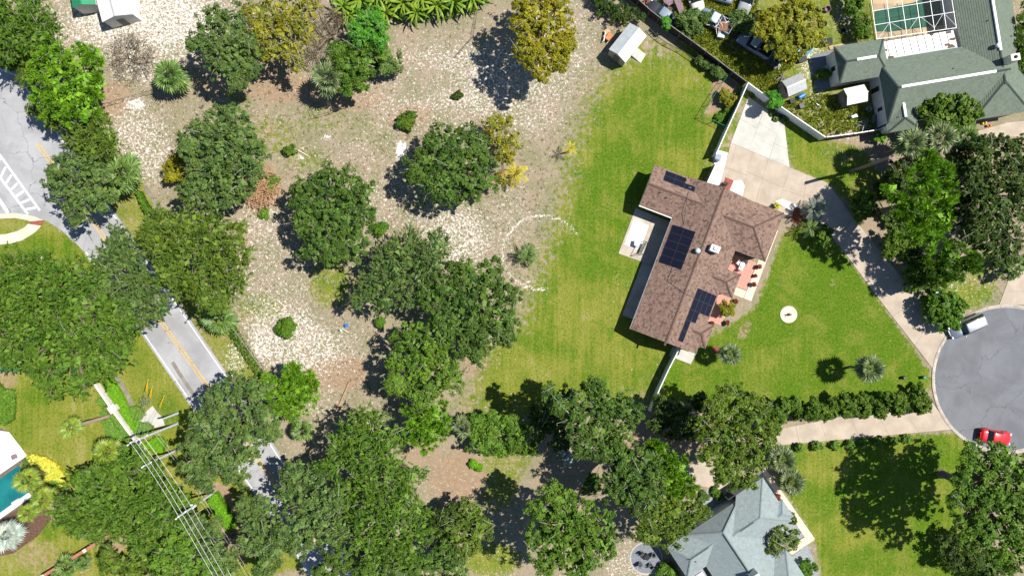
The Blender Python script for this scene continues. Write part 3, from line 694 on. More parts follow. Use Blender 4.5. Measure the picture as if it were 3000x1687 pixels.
x, y, z = F2.W(280, -62, zrC-.2); tv = MB(); tv.lathe((x, y, z-.1), [(.14, 0), (.14, .45), (.3, .5), (.32, .68), (.2, .8)], 12); tv.build('turbine_vent', MATS['white_metal'], rv[1], smooth=True)
for (u, v) in ((150, -20), (-20, 90), (270, -140), (350, -90)):
    x, y, z = F2.W(u, v, 3.3 if v == 90 else 4.0); mb = MB(); mb.lathe((x, y, z-.3), [(.06, 0), (.06, .8), (.05, .82)], 8); mb.build('vent_pipe', MATS['dark_rubber'], rv[1])
WW2 = lambda u, v: F2.G(u, v)
on_wall(h2, WW2(-39, 70), WW2(-39, -60), .1, .2, .9, 2.2); on_wall(h2, WW2(-39, 70), WW2(-39, -60), .55, .68, .1, 2.2, name='door')
on_wall(h2, WW2(-158, -50), WW2(-158, -130), .4, .6, 1.0, 2.2)
# hose and satellite loops on the left wall are separate small things further down
# white panel patio cover
cv = thing('patio_cover', F2.W(84, -110, 0), 'white ribbed patio cover with debris in its corners beside green roof', 'patio cover')
nP = 10
for i in range(nP):
    u0, u1 = -28+223*i/nP+1.3, -28+223*(i+1)/nP-1.3
    mb = MB(); t4 = [F2.W(u0, -139+3*i/nP*0, 2.75), F2.W(u1, -139, 2.75), F2.W(u1, -92, 3.0), F2.W(u0, -92, 3.0)]
    mb.mesh([(a, b_, c-.06) for a, b_, c in t4]+t4, [(3, 2, 1, 0), (4, 5, 6, 7), (0, 1, 5, 4), (1, 2, 6, 5), (2, 3, 7, 6), (3, 0, 4, 7)]); mb.build('panel', MATS['white_metal'], cv)
mb = MB(); t4 = [F2.W(-26, -92, 3.0), F2.W(194, -92, 3.0), F2.W(194, -83, 3.05), F2.W(-26, -83, 3.05)]; mb.mesh([(a, b_, c-.08) for a, b_, c in t4]+[(a, b_, c-.01) for a, b_, c in t4], [(3, 2, 1, 0), (4, 5, 6, 7), (0, 1, 5, 4), (1, 2, 6, 5), (2, 3, 7, 6), (3, 0, 4, 7)]); mb.build('flashing', MATS['pale_blue_metal'], cv)
for u in (-24, 50, 120, 190):
    x, y, z = F2.W(u, -136, 0); mb = MB(); mb.box((x, y, 1.35), (.1, .1, 2.7), F2.ang()); mb.build('post', MATS['white_metal'], cv)
plain('leaf_litter', (.17, .12, .085), .95, .5, 6)
for (u, v, r) in ((-14, -112, 8), (176, -92, 12), (186, -112, 10), (180, -134, 9), (130, -136, 7), (165, -98, 9), (-5, -88, 10)):
    mb = MB(); c = [F2.W(u+r*.9*math.cos(a)*(1+.3*math.sin(3*a+u)), v+r*.7*math.sin(a)*(1+.3*math.cos(2*a)), 2.75+(v+139)/47*.25+.012) for a in [2*math.pi*i/12 for i in range(12)]]
    mb.face(c); mb.face([(p_[0], p_[1], p_[2]+.03) for p_ in shrink([q_[:2] for q_ in c], .05) for p_ in [(p_[0], p_[1], 2.75+(v+139)/47*.25)]]); mb.build('leaf_litter', MATS['leaf_litter'], cv)

# pool and screen enclosure
def Hx(x, y): return (2540+x/4.2, y/4.2)
plain('pool_deck_tan', (.56, .42, .25), .9, .15, 1); 
def water(name, deep, shallow):
    m, t, b, out = newmat(name); n1 = noise(t, wpos(t), .35, 4); n2 = noise(t, wpos(t), 2.2, 3)
    c = mixc(t, sstep(t, n1, .35, .65), deep, shallow); c = mixc(t, math_(t, 'MULTIPLY', sstep(t, n2, .55, .8), .3), c, tuple(x*1.4 for x in shallow))
    t.links.new(c, b.inputs['Base Color']); b.inputs['Roughness'].default_value = .06; b.inputs['Specular IOR Level'].default_value = .5; bump(t, b, n2, .12, .05)
water('green_water', (.010, .075, .035), (.035, .13, .075)); water('pool_water', (.008, .11, .12), (.015, .16, .165))
gw = lambda x, y: Hx(x, y)
sheet('pool_deck', [gw(60, -80), gw(1060, -200), gw(1110, 370), gw(110, 500)], .03, 'pool_deck_tan')
sheet('pool_water', [gw(90, 150), gw(140, 128), gw(560, 40), gw(760, -40), gw(1040, -60), gw(1060, 300), gw(860, 330), gw(660, 345), gw(470, 372), gw(300, 392), gw(120, 395), gw(92, 300)], .05, 'green_water')
se = thing('screen_enclosure', P(2680, 60), 'white framed screen enclosure over the murky green pool', 'screen enclosure')
ZB = 3.4
bot = [(120, 485), (305, 465), (490, 430), (665, 395), (830, 370), (975, 350), (1100, 345)]; top_ = [(30, -140), (220, -140), (405, -140), (587, -140), (755, -140), (905, -140), (1020, -140)]
bw = lambda q, z=ZB: P(*Hx(*q), z)
for a, b_ in zip(bot, top_):
    mb = MB(); mb.tube([bw(a), bw(b_)], .04, 4); mb.build('beam', MATS['white_metal'], se)
for a, b_ in (((100, 310), (1080, 150)), ((75, 140), (1050, -20)), ((120, 485), (1100, 345))):
    mb = MB(); mb.tube([bw(a), bw(b_)], .035, 4); mb.build('cross_beam', MATS['white_metal'], se)
for a, b_ in (((275, 285), (145, 470)), ((310, 290), (450, 375)), ((635, 205), (515, 380)), ((650, 205), (825, 340)), ((930, 180), (830, 345)), ((950, 170), (1095, 320)), ((420, -10), (330, 60))):
    mb = MB(); mb.tube([bw(a), bw(b_)], .025, 4); mb.build('brace', MATS['white_metal'], se)
for a in bot:
    mb = MB(); p_ = bw(a); mb.tube([(p_[0], p_[1], 0), p_], .055, 4); mb.build('post', MATS['white_metal'], se)
m, t, b, out = newmat('screen_mesh'); b.inputs['Base Color'].default_value = (.03, .035, .04, 1); b.inputs['Roughness'].default_value = .8
tr = N(t, 'ShaderNodeBsdfTransparent'); mx = N(t, 'ShaderNodeMixShader'); mx.inputs[0].default_value = .2; t.links.new(tr.outputs[0], mx.inputs[1]); t.links.new(b.outputs[0], mx.inputs[2]); t.links.new(mx.outputs[0], out.inputs[0])
for i in range(6):
    mb = MB(); mb.face([bw(bot[i], ZB+.02), bw(bot[i+1], ZB+.02), bw(top_[i+1], ZB+.02), bw(top_[i], ZB+.02)]); mb.build('screen_panel', MATS['screen_mesh'], se)

# ================================================================ grey-roofed house
F3 = Frame((2102, 1542), (.832, -.555), 2.9); SL3 = .48
h3 = thing('house', F3.W(20, 90, 0), 'low house with pale blue grey shingle roof and white chimney', 'house')
kw = dict(slope=SL3, shin='grey_shingle', cap='grey_cap', wallmat='stucco_grey', spread=.5, inset=.3, rowh=.26)
roof3, zr3 = roof_block(h3, F3, 'v', -31, 330, -92, 96, ('h', 34), ('g', 0), **kw)
roof_block(h3, F3, 'u', -157, -92, -31, 77, ('h', 40), ('v', 54), **kw)
roof_block(h3, F3, 'u', 96, 190, -46, 106, ('v', 76), ('h', 76), **kw)
roof_block(h3, F3, 'u', 96, 132, 160, 330, ('v', 85), ('h', 60), **kw)
roof_block(h3, F3, 'u', 190, 202, 38, 98, ('v', 30), ('h', 26), **kw)
r3 = [c for c in h3.children if c.name.startswith('roof')]
for (a_, b_, zz, k) in (((0, 6), (0, 140), zr3, 0), ((0, 160), (0, 320), zr3, 0), ((-124, 23), (-56, 23), 2.9+SL3*54*F3.k, 1), ((46, 30), (92, 30), 2.9+SL3*76*F3.k, 2), ((96, 245), (72, 245), 2.9+SL3*85*F3.k, 3)):
    p_, q_ = F3.W(*a_, zz+.09), F3.W(*b_, zz+.09); mb = MB(); mb.tube([p_, q_], .07, 4); mb.build('ridge_vent', MATS['grey_vent'], r3[k])
x, y, z = F3.W(6, 150, zr3-.3); ch = MB(); ch.box((x, y, z+.45), (1.15, 1.0, 2.3), F3.ang()); cho = ch.build('chimney', MATS['stucco_white'], r3[0])
cc = MB(); cc.lathe((x, y, z+1.6), [(.16, 0), (.16, .2), (.1, .22)], 8); cc.build('flue', MATS['dark_rubber'], cho)
for (u, v, z) in ((25, 30, 4.0), (30, 45, 3.9), (30, 10, 3.6), (-110, 40, 3.6), (-25, 142, 4.2)):
    x, y, z = F3.W(u, v, z); mb = MB(); mb.lathe((x, y, z-.5), [(.07, 0), (.07, .8), (.05, .82)], 8); mb.build('vent_pipe', MATS['dark_rubber'], r3[0])
W3 = lambda u, v: F3.G(u, v)
on_wall(h3, W3(-140, -24), W3(18, -24), .45, .62, .9, 2.2); on_wall(h3, W3(-140, -24), W3(18, -24), .72, .8, .9, 2.2)
on_wall(h3, W3(60, -39), W3(180, -39), .1, .3, .1, 2.2, name='door'); on_wall(h3, W3(-150, 70), W3(-150, -20), .4, .7, .9, 2.2)
def gp3(u, v):
    x, y = F3.G(u, v); return (x*S+1500, 843.5-y*S)
w3 = pad('walk', [(2228, 1377), (2241, 1371), (2388, 1578), (2320, 1624), (2301, 1609), (2358, 1570)])
slab_quad(w3, (2228, 1377), (2242, 1370), (2388, 1578), (2357, 1572), [0, 1], [i/9 for i in range(10)], .05, 'walk')
slab_quad(w3, (2357, 1572), (2387, 1579), (2320, 1624), (2301, 1609), [0, 1], [0, .33, .66, 1], .05, 'walk')
sheet('gravel_bed', [(2200, 1400), (2228, 1380), (2262, 1430), (2290, 1470), (2356, 1566), (2325, 1590), (2230, 1590), (2180, 1480)], .022, 'gravel')
sheet('gravel_bed', [(2322, 1626), (2366, 1594), (2384, 1640), (2410, 1720), (2300, 1720), (2290, 1650)], .022, 'gravel')
sheet('garden_gravel', [(2040, 1470), (2055, 1445), (2085, 1432), (2115, 1448), (2120, 1470), (2095, 1520), (2030, 1540)], .022, 'gravel')
sheet('back_walk', [(1990, 1378), (2020, 1362), (2060, 1350), (2110, 1380), (2160, 1398), (2190, 1415), (2130, 1475), (2112, 1440), (2080, 1428), (2040, 1420), (2004, 1400)], .025, 'concrete')

plain('flat_roof', (.30, .29, .34), .8, .15, 1.5)
cvr = MB(); fr = [P2(x, y, 2.6) for x, y in ((2010, 1690), (2056, 1660), (2092, 1722), (2040, 1750))]; cvr.prism(fr, 2.45, 2.6); fo = cvr.build('porch_roof', MATS['flat_roof'], h3)
mb = MB(); q = P2(2050, 1688, 2.7); mb.cbox((*q, 2.7), (1.1, .8, .2), F3.ang(), .04); mb.build('skylight', MATS['white_metal'], fo)
for x, y in ((2018, 1692), (2042, 1740)):
    q = P2(x, y, 0); mb = MB(); mb.box((P2(x, y, 2.5)[0], P2(x, y, 2.5)[1], 1.22), (.12, .12, 2.44), F3.ang()); mb.build('post', MATS['white_metal'], h3)
# ---------------------------------------------------------------- vegetation
leafmat('oak', (.026, .066, .012), (0.116, 0.205, 0.034))
leafmat('oak_grey', (.034, .076, .020), (0.148, 0.232, 0.057))
leafmat('oak_olive', (.038, .080, .009), (0.150, 0.234, 0.030))
leafmat('oak_mid', (.030, .080, .009), (0.139, 0.250, 0.030))
leafmat('oak_light', (.038, .095, .010), (0.157, 0.268, 0.032))
leafmat('oak_bright', (.045, .115, .011), (.150, .280, .034))
leafmat('oak_dark', (.018, .044, .008), (0.075, 0.128, 0.023))
leafmat('pine', (.062, .165, .008), (.185, .360, .024), trans=.15)
leafmat('vivid', (.040, .165, .014), (.115, .335, .034))
leafmat('gold', (.115, .135, .010), (.330, .300, .020), (.36, .26, .02), acc=.88)
leafmat('gold_olive', (.085, .115, .012), (.300, .290, .026), (.36, .28, .02), acc=.88)
leafmat('autumn', (.095, .130, .014), (.320, .310, .026), (.34, .17, .05), acc=.86)
leafmat('twiggy', (.070, .065, .035), (.150, .135, .075))
leafmat('twig_brown', (.060, .045, .028), (.140, .105, .065))
leafmat('shrub', (.035, .098, .009), (.120, .240, .024))
leafmat('boxwood', (.034, .082, .009), (.135, .225, .026))
leafmat('lime', (.075, .200, .008), (.150, .340, .018), trans=.15)
leafmat('clipped', (0.078, 0.168, 0.022), (0.163, 0.305, 0.050))
leafmat('yellow_leaf', (.34, .35, .03), (.58, .58, .09), trans=.1)
leafmat('red_leaf', (.16, .03, .03), (.22, .07, .04), (.08, .12, .03))
leafmat('palm', (0.056, 0.095, 0.034), (0.213, 0.270, 0.106), spec=.5)
leafmat('palm_green', (0.050, 0.118, 0.022), (0.192, 0.298, 0.064), spec=.5)
leafmat('palm_blue', (.085, .125, .100), (.200, .255, .205), spec=.5)
leafmat('palm_silver', (.30, .38, .36), (.55, .62, .60))
leafmat('palm_yellow', (.35, .32, .02), (.62, .55, .05))
leafmat('palm_lime', (.11, .19, .02), (.30, .38, .05), spec=.5)
leafmat('banana', (.085, .175, .014), (.24, .36, .03), spec=.3)
plain('bark', (.20, .165, .13), .95, .35, 4); plain('pale_bark', (.40, .37, .33), .95, .3, 4); plain('palm_trunk', (.27, .22, .175), .95, .4, 5); plain('twig', (.24, .19, .14), .95, .3, 4); plain('pink_trunk', (.42, .31, .25), .95, .3, 5)

def nrm(a): return a/np.maximum(np.linalg.norm(a, axis=-1, keepdims=True), 1e-9)
def quads_mesh(name, V, var, mat, off):
    """V: (n,4,3) leaf faces"""
    n = len(V); me = bpy.data.meshes.new(name); V = V-np.array(off)[None, None]
    me.vertices.add(n*4); me.vertices.foreach_set('co', V.reshape(-1).astype(np.float32))
    me.loops.add(n*4); me.loops.foreach_set('vertex_index', np.arange(n*4, dtype=np.int32))
    me.polygons.add(n); me.polygons.foreach_set('loop_start', np.arange(0, n*4, 4, dtype=np.int32)); me.polygons.foreach_set('loop_total', np.full(n, 4, np.int32))
    at = me.attributes.new('var', 'FLOAT', 'FACE'); at.data.foreach_set('value', np.clip(var, 0, 1).astype(np.float32))
    me.update(); me.materials.append(MATS[mat]); return me
def leaves(C, nm, L, W, rng, along=None):
    n = len(C); r = rng.normal(size=(n, 3))
    t_ = nrm(np.cross(nm, r)) if along is None else nrm(along)
    b_ = nrm(np.cross(nm, t_))
    k_ = rng.uniform(.5, 1.5, n); L = (L*k_)[:, None]; W = (W*k_*rng.uniform(.75, 1.2, n))[:, None]
    return np.stack([C-t_*L, C+b_*W+t_*L*.15, C+t_*L, C-b_*W+t_*L*.15], 1)
LEAFTRI = [0]
def crown_quads(lobes, rng, dens=1.5, nl=48, rc=.38, L=.128, W=.07, style='leaf', fill=.18, droop=0.0, inner=9, holes=.24):
    lob = np.array(lobes); cs = []; ds = []
    for i, (x, y, z, r, rz) in enumerate(lob):
        n = max(46, int(dens*1.85*2*math.pi*r*(r+rz)/2*.95)); ct = rng.uniform(-.35, 1, n); ph = rng.uniform(0, 2*math.pi, n); st = np.sqrt(1-ct*ct)
        d = np.stack([st*np.cos(ph), st*np.sin(ph), ct], -1)
        k1, k2 = rng.uniform(0, 6, 2)
        lump = 1+.17*np.sin(ph*3+k1)*st+.12*np.sin(ph*5+k2+ct*4)+rng.uniform(-.30, .10, n)
        p = np.array([x, y, z])+d*np.array([r, r, rz])*lump[:, None]
        keep = np.ones(n, bool)
        for j, (x2, y2, z2, r2, rz2) in enumerate(lob):
            if j == i: continue
            q = (p-np.array([x2, y2, z2]))/np.array([r2, r2, rz2]); keep &= (q**2).sum(-1) > .72
        cs.append(p[keep]); ds.append(d[keep])
        nf = int(n*fill); q = rng.normal(size=(nf, 3)); q = nrm(q)*rng.uniform(.3, .8, (nf, 1)); q[:, 2] = np.abs(q[:, 2])*.8-.2
        cs.append(np.array([x, y, z])+q*np.array([r, r, rz])); ds.append(nrm(q+np.array([0, 0, .4])))
    C = np.concatenate(cs); D = np.concatenate(ds)
    if holes:      # gaps between the leaf clumps
        f = np.zeros(len(C))
        for fr, am in ((1.9, 1.0), (3.3, .8), (5.6, .5)):
            for _ in range(4): f += am*np.sin(C@(nrm(rng.normal(size=3))*fr)+rng.uniform(0, 6.28))
        kp = f > np.quantile(f, holes); C = C[kp]; D = D[kp]
    m_ = len(C)
    cv = rng.beta(2, 2, m_); nls = np.clip(rng.normal(nl, nl*.3, m_), nl*.3, nl*2).astype(int)
    ci = np.repeat(np.arange(m_), nls); n = len(ci)
    o = rng.normal(size=(n, 3)); o = nrm(o)*(rng.uniform(0, 1, (n, 1))**.45)
    rcs = (min(rc, lob[:, 3].max()*.38)*rng.uniform(.6, 1.35, m_))[ci][:, None]
    if style == 'needle':
        up = nrm(D[ci]*.7+np.array([0, 0, .8])+rng.normal(size=(n, 3))*.1)
        dirn = nrm(o+up*.9); pos = C[ci]+dirn*rcs*rng.uniform(.25, .75, (n, 1))
        nm = nrm(rng.normal(size=(n, 3))+np.array([0, 0, .8]))
        V = leaves(pos, nm, L, W, rng, along=dirn+rng.normal(size=(n, 3))*.12)
    elif style == 'spray':     # feathery shoots that point outwards
        out = nrm(D[ci]*np.array([1, 1, .45])+rng.normal(size=(m_, 3))[ci]*.45+np.array([0, 0, .1-droop]))
        tt = rng.uniform(-1, 1, (n, 1)); side = rng.normal(size=(n, 3)); pos = C[ci]+out*tt*rcs*1.5+side*rcs*.22*(1.1-tt)
        nm = nrm(np.array([0, 0, .9])+rng.normal(size=(n, 3))*.55)
        V = leaves(pos, nm, L, W, rng, along=out+rng.normal(size=(n, 3))*.5)
    else:
        pos = C[ci]+o*rcs*np.array([1, 1, .62])
        nm = nrm(D[ci]*.5+o*.55+np.array([0, 0, .45])+rng.normal(size=(n, 3))*.45)
        V = leaves(pos, nm, L, W, rng)
    var = cv[ci]*.62+rng.uniform(0, 1, n)*.38
    if inner:      # larger shaded leaves inside the crown
        Vi = []
        for (x, y, z, r, rz) in lob:
            k = int(inner*math.pi*r*r); q = nrm(rng.normal(size=(k, 3))); q[:, 2] = np.abs(q[:, 2])*.9-.25; q = q*rng.uniform(.45, .86, (k, 1))
            Vi.append(leaves(np.array([x, y, z])+q*np.array([r, r, rz]), nrm(q+np.array([0, 0, .9])+rng.normal(size=(k, 3))*.4), min(.34, r*.3), min(.22, r*.2), rng))
        Vi = np.concatenate(Vi); V = np.concatenate([V, Vi]); var = np.concatenate([var, rng.uniform(0, 1, len(Vi))]); n += len(Vi)
    LEAFTRI[0] += 2*n
    return V, var, C
def limbs(root, base, lob, h, r0, rng, mat='bark', twigs=0, C=None):
    bx, by = base; fork = min(h*.42, max(.6, h*.35))
    mb = MB(); mb.tube([(bx, by, -.05), (bx+.05, by, .3), (bx, by+.05, fork)], [r0*1.35, r0, r0*.8], 8); mb.build('trunk', MATS[mat], root)
    mb = MB()
    for (x, y, z, r, rz) in lob:
        mx, my = bx+(x-bx)*.45+rng.normal()*.2, by+(y-by)*.45+rng.normal()*.2
        mb.tube([(bx, by, fork*.9), (mx, my, fork+(z-fork)*.6), (x, y, z+rz*.35)], [r0*.55, r0*.35, r0*.12], 5)
        for k in range(4):
            a = rng.uniform(0, 6.28); mb.tube([(mx, my, fork+(z-fork)*.6), (x+r*.5*math.cos(a), y+r*.5*math.sin(a), z+rz*.3), (x+r*.85*math.cos(a), y+r*.85*math.sin(a), z+rz*.35)], [r0*.25, r0*.16, r0*.05], 4)
    mb.build('branches', MATS[mat], root)
    if twigs and C is not None:
        mb = MB(); sel = C[rng.choice(len(C), min(len(C), twigs), replace=False)]
        for c in sel:
            d = rng.normal(size=3)*.5; d[2] = abs(d[2])*.4; mb.tube([tuple(c-d), tuple(c+d*.2+np.array([0, 0, .3])), tuple(c+d+np.array([0, 0, .35]))], [.03, .022, .008], 4)
        mb.build('twigs', MATS['pale_bark' if mat == 'bark' else mat], root, kind='stuff')
SEED = [100]
def tree(name, label, cat, lobes, h, mat, group=None, flat=.62, base=None, style='leaf', dens=1.5, nl=48, rc=.38, L=.128, W=.07, fall=.16, trunk='bark', twigs=12, fill=.12, droop=0., trunkless=False, wob=.5, inner=6, holes=.30):
    """lobes: crown clumps (sketch x, y, radius); h: height of the tree in metres"""
    SEED[0] += 1; rng = np.random.default_rng(SEED[0])
    cx = sum(l[0]*l[2]**2 for l in lobes)/sum(l[2]**2 for l in lobes); cy = sum(l[1]*l[2]**2 for l in lobes)/sum(l[2]**2 for l in lobes)
    lw = []
    for (x, y, r) in lobes:
        k = (HC-h*.75)/HC/S; rm = r*k; rz = rm*flat
        d = math.hypot(x-cx, y-cy)*k; z = max(rz*.55, h-rz-fall*d-rng.uniform(0, wob))
        wx, wy = P2(x, y, z+rz*.3); lw.append((wx, wy, z, rm, rz))
    bx = sum(l[0]*l[3]**2 for l in lw)/sum(l[3]**2 for l in lw); by = sum(l[1]*l[3]**2 for l in lw)/sum(l[3]**2 for l in lw)
    if base: bx, by = P2(*base)
    twigs = 0 if trunkless or (twigs == 12 and (h < 4.6 or dens >= 2.2 and style == 'leaf')) else twigs
    root = thing(name, (bx, by, 0), label, cat, group)
    V, var, C = crown_quads(lw, rng, dens, nl, rc, L, W, style, fill, droop, inner, 0 if trunkless else holes)
    link('crown', quads_mesh('crown', V, var, mat, (bx, by, 0)), root)
    limbs(root, (bx, by), lw, h, .035*h+.04 if not trunkless else .05, rng, trunk, twigs, C)
    return root
def pine(name, label, lobes, h, mat='pine', **k):
    kk = dict(style='needle', dens=1.15, nl=62, rc=.62, L=.26, W=.035, fall=.2, flat=.7, fill=.25, wob=1.2); kk.update(k)
    return tree(name, label, 'pine tree', lobes, h, mat, **kk)
G_OAK = 'live oaks of the field and road side'
SP = dict(style='spray', nl=33, L=.14, W=.045, rc=.31, dens=2.4)
# --- field and road-side oaks
tree('oak_tree', 'dark bushy tree over the road junction behind the bright green pine', 'tree', [(30, 30, 85), (100, 70, 70), (110, 115, 55), (20, 120, 70), (-40, 60, 80)], 8, 'oak_mid', G_OAK, **SP)
tree('oak_tree', 'mixed olive bush at the road edge below the bright green pine', 'tree', [(75, 165, 55), (85, 215, 40), (30, 170, 40), (120, 320, 42), (150, 350, 35)], 5, 'oak_olive', G_OAK)
pine('pine_tree', 'broad bright green pine beside the road bend', [(150, 185, 62), (215, 175, 60), (165, 245, 72), (230, 240, 68), (150, 300, 48), (215, 305, 62), (275, 165, 32), (280, 250, 32), (250, 310, 40)], 9, flat=.55)
tree('oak_tree', 'olive green oak between the pine and the palm by the road', 'tree', [(235, 365, 50), (285, 385, 55), (260, 430, 62), (310, 420, 35), (215, 410, 40)], 7, 'oak_olive', G_OAK, **SP)
tree('oak_tree', 'grey green oak shading the road by the crosswalk', 'tree', [(215, 495, 62), (175, 540, 52), (235, 565, 75), (300, 570, 50), (270, 510, 48), (225, 620, 40), (160, 500, 35)], 8, 'oak_grey', G_OAK)
tree('oak_tree', 'rounded grey green oak with a yellow bush at its foot', 'tree', [(680, 340, 50), (620, 375, 60), (700, 400, 62), (560, 420, 50), (640, 450, 80), (720, 470, 55), (590, 510, 70), (680, 540, 72), (630, 585, 45), (735, 430, 35), (560, 560, 45)], 8.5, 'oak_grey', G_OAK)
tree('yellow_bush', 'yellow leaved bush at the foot of the grey green oak', 'bush', [(515, 485, 32), (540, 515, 30), (505, 520, 20)], 3.2, 'gold', L=.15)
tree('oak_tree', 'dense round dark green oak standing alone beside the brush pile', 'tree', [(960, 540, 60), (1020, 560, 62), (910, 590, 52), (1060, 620, 45), (980, 640, 85), (890, 650, 45), (930, 710, 62), (1020, 710, 62), (970, 745, 35), (880, 560, 40), (1065, 560, 35)], 8, 'oak', G_OAK)
tree('oak_tree', 'dense rounded oak next to the yellow green palm', 'tree', [(1285, 420, 55), (1350, 420, 55), (1240, 475, 52), (1320, 490, 75), (1400, 480, 55), (1380, 545, 50), (1290, 540, 55), (1220, 510, 35), (1425, 530, 35), (1395, 420, 40)], 7.5, 'oak', G_OAK)
tree('sapling', 'thin reddish green tree beside the rounded oak', 'tree', [(1480, 360, 24), (1455, 395, 38), (1500, 410, 34), (1480, 450, 32), (1440, 360, 30), (1470, 520, 22)], 5.5, 'autumn', dens=1.0, nl=18, fill=.1, twigs=40, trunk='twig', inner=4)
tree('oak_tree', 'feathery oak with spreading shoots joined to a darker oak', 'tree', [(1190, 730, 62), (1270, 720, 48), (1130, 780, 62), (1210, 800, 72), (1080, 830, 42), (1120, 865, 52), (1190, 870, 42), (1240, 760, 45), (1045, 880, 28), (1280, 770, 35)], 8, 'oak_grey', G_OAK, **SP)
tree('oak_tree', 'widest dark green oak in the middle of the field', 'tree', [(1360, 810, 52), (1430, 810, 55), (1480, 860, 42), (1300, 850, 50), (1380, 880, 75), (1460, 930, 60), (1330, 940, 65), (1410, 980, 60), (1260, 880, 40), (1290, 920, 42), (1470, 985, 32), (1395, 1030, 38), (1320, 800, 38), (1295, 975, 42), (1350, 1015, 42)], 9, 'oak', G_OAK)
tree('oak_tree', 'lighter green tree growing against the widest dark oak', 'tree', [(1190, 990, 45), (1250, 1000, 45), (1165, 1070, 38), (1220, 1070, 58), (1290, 1060, 48), (1180, 1130, 40), (1255, 1130, 52), (1320, 1110, 42), (1230, 1170, 32), (1160, 1120, 28), (1300, 1000, 36)], 8, 'oak_light', G_OAK)
pine('pine_tree', 'round bright green pine at the lower edge of the back lawn', [(1230, 1210, 46), (1275, 1215, 40), (1215, 1260, 48), (1265, 1265, 42), (1245, 1290, 32)], 7)
tree('oak_tree', 'tall mid green oak rising behind the road below the bright pine', 'tree', [(1080, 1235, 48), (1030, 1270, 52), (1110, 1290, 58), (985, 1310, 42), (1050, 1340, 62), (1130, 1360, 58), (970, 1370, 38), (1080, 1410, 52), (1170, 1410, 48), (1210, 1395, 35)], 10, 'oak_mid', G_OAK, **SP)
tree('oak_tree', 'dark grey green oak half covering the lower road', 'tree', [(860, 1390, 48), (910, 1400, 52), (840, 1440, 42), (890, 1470, 62), (960, 1480, 60), (860, 1540, 52), (940, 1550, 66), (880, 1590, 48), (990, 1560, 38), (830, 1570, 35)], 9, 'oak_grey', G_OAK)
tree('oak_tree', 'mid green oak with feathery tips in the lower wood', 'tree', [(1110, 1480, 52), (1170, 1500, 52), (1080, 1540, 52), (1150, 1560, 66), (1210, 1560, 46), (1100, 1610, 55), (1180, 1620, 55), (1060, 1590, 35), (1220, 1490, 38), (1180, 1455, 36)], 10, 'oak_mid', G_OAK, **SP)
tree('oak_tree', 'narrow oak filling the dark gap between the two feathery oaks', 'tree', [(1040, 1440, 38), (1025, 1500, 36), (1040, 1555, 34), (1000, 1430, 28)], 8, 'oak_mid', G_OAK, **SP)
tree('oak_tree', 'shaded oak along the bottom of the lower wood beside the road', 'tree', [(1000, 1640, 50), (1070, 1670, 58), (1150, 1680, 58), (1230, 1670, 50), (1290, 1640, 50), (1330, 1670, 40), (950, 1680, 46)], 8, 'oak', G_OAK)
tree('olive_tree', 'rounded olive green tree at the edge of the lower wood', 'tree', [(1370, 1515, 46), (1340, 1560, 45), (1395, 1555, 40), (1360, 1600, 42), (1410, 1540, 25)], 6.5, 'oak_olive', dens=1.6)
tree('oak_tree', 'small dark oak leaning on the rounded olive tree', 'tree', [(1290, 1530, 34), (1270, 1580, 40), (1310, 1600, 32), (1320, 1510, 28)], 5.5, 'oak_dark', G_OAK)
pine('pine_tree', 'bright loose pine beside the fallen trunk at the road side', [(840, 1130, 40), (880, 1150, 45), (820, 1165, 38), (860, 1195, 36), (915, 1150, 30), (895, 1110, 30), (790, 1130, 28), (860, 1090, 24)], 6.5, mat='pine', nl=50)
tree('oak_tree', 'large grey green oak arching over the road near the utility poles', 'tree', [(680, 1140, 50), (740, 1150, 45), (630, 1190, 52), (700, 1220, 70), (770, 1220, 45), (590, 1250, 45), (640, 1280, 62), (720, 1300, 60), (570, 1310, 42), (620, 1350, 58), (680, 1370, 55), (560, 1370, 40), (600, 1410, 38), (790, 1270, 30)], 10, 'oak_grey', G_OAK)
tree('oak_tree', 'huge spreading live oak covering the yard beside the road', 'tree', [(40, 790, 70), (120, 790, 58), (200, 800, 60), (270, 820, 52), (20, 880, 75), (110, 880, 78), (210, 890, 78), (300, 900, 60), (350, 950, 50), (60, 970, 78), (160, 980, 78), (260, 990, 72), (340, 1030, 52), (100, 1060, 58), (190, 1070, 66), (280, 1070, 58), (20, 1040, 48), (150, 1125, 42), (230, 1130, 38), (-40, 900, 80)], 11, 'oak_mid', G_OAK, **SP)
tree('oak_tree', 'pale grey green oak meeting the olive oak over the road', 'tree', [(350, 690, 38), (320, 740, 44), (375, 760, 52), (330, 820, 50), (395, 830, 56), (440, 890, 52), (370, 890, 52), (420, 940, 34), (475, 900, 28), (300, 770, 30)], 9.5, 'oak_grey', G_OAK, **SP)
tree('oak_tree', 'broad olive green oak crown overhanging the verge and road', 'tree', [(470, 650, 45), (540, 650, 52), (610, 680, 55), (680, 690, 48), (450, 720, 52), (530, 730, 66), (620, 760, 66), (700, 750, 42), (480, 800, 52), (560, 830, 58), (640, 840, 52), (690, 820, 38), (590, 880, 30), (640, 890, 28), (430, 670, 32)], 10, 'oak_olive', G_OAK, **SP)
tree('oak_tree', 'dense dark spreading oak beside the pool yard under the power lines', 'tree', [(400, 1345, 46), (350, 1380, 56), (290, 1400, 52), (240, 1430, 56), (430, 1400, 58), (330, 1450, 72), (190, 1480, 46), (260, 1500, 66), (410, 1480, 68), (480, 1450, 52), (330, 1530, 58), (220, 1530, 45), (460, 1520, 52), (400, 1560, 50), (520, 1480, 46), (170, 1510, 35), (280, 1555, 35)], 9, 'oak_mid', G_OAK, style='spray', nl=42, L=.16, W=.05, rc=.36, dens=1.9)
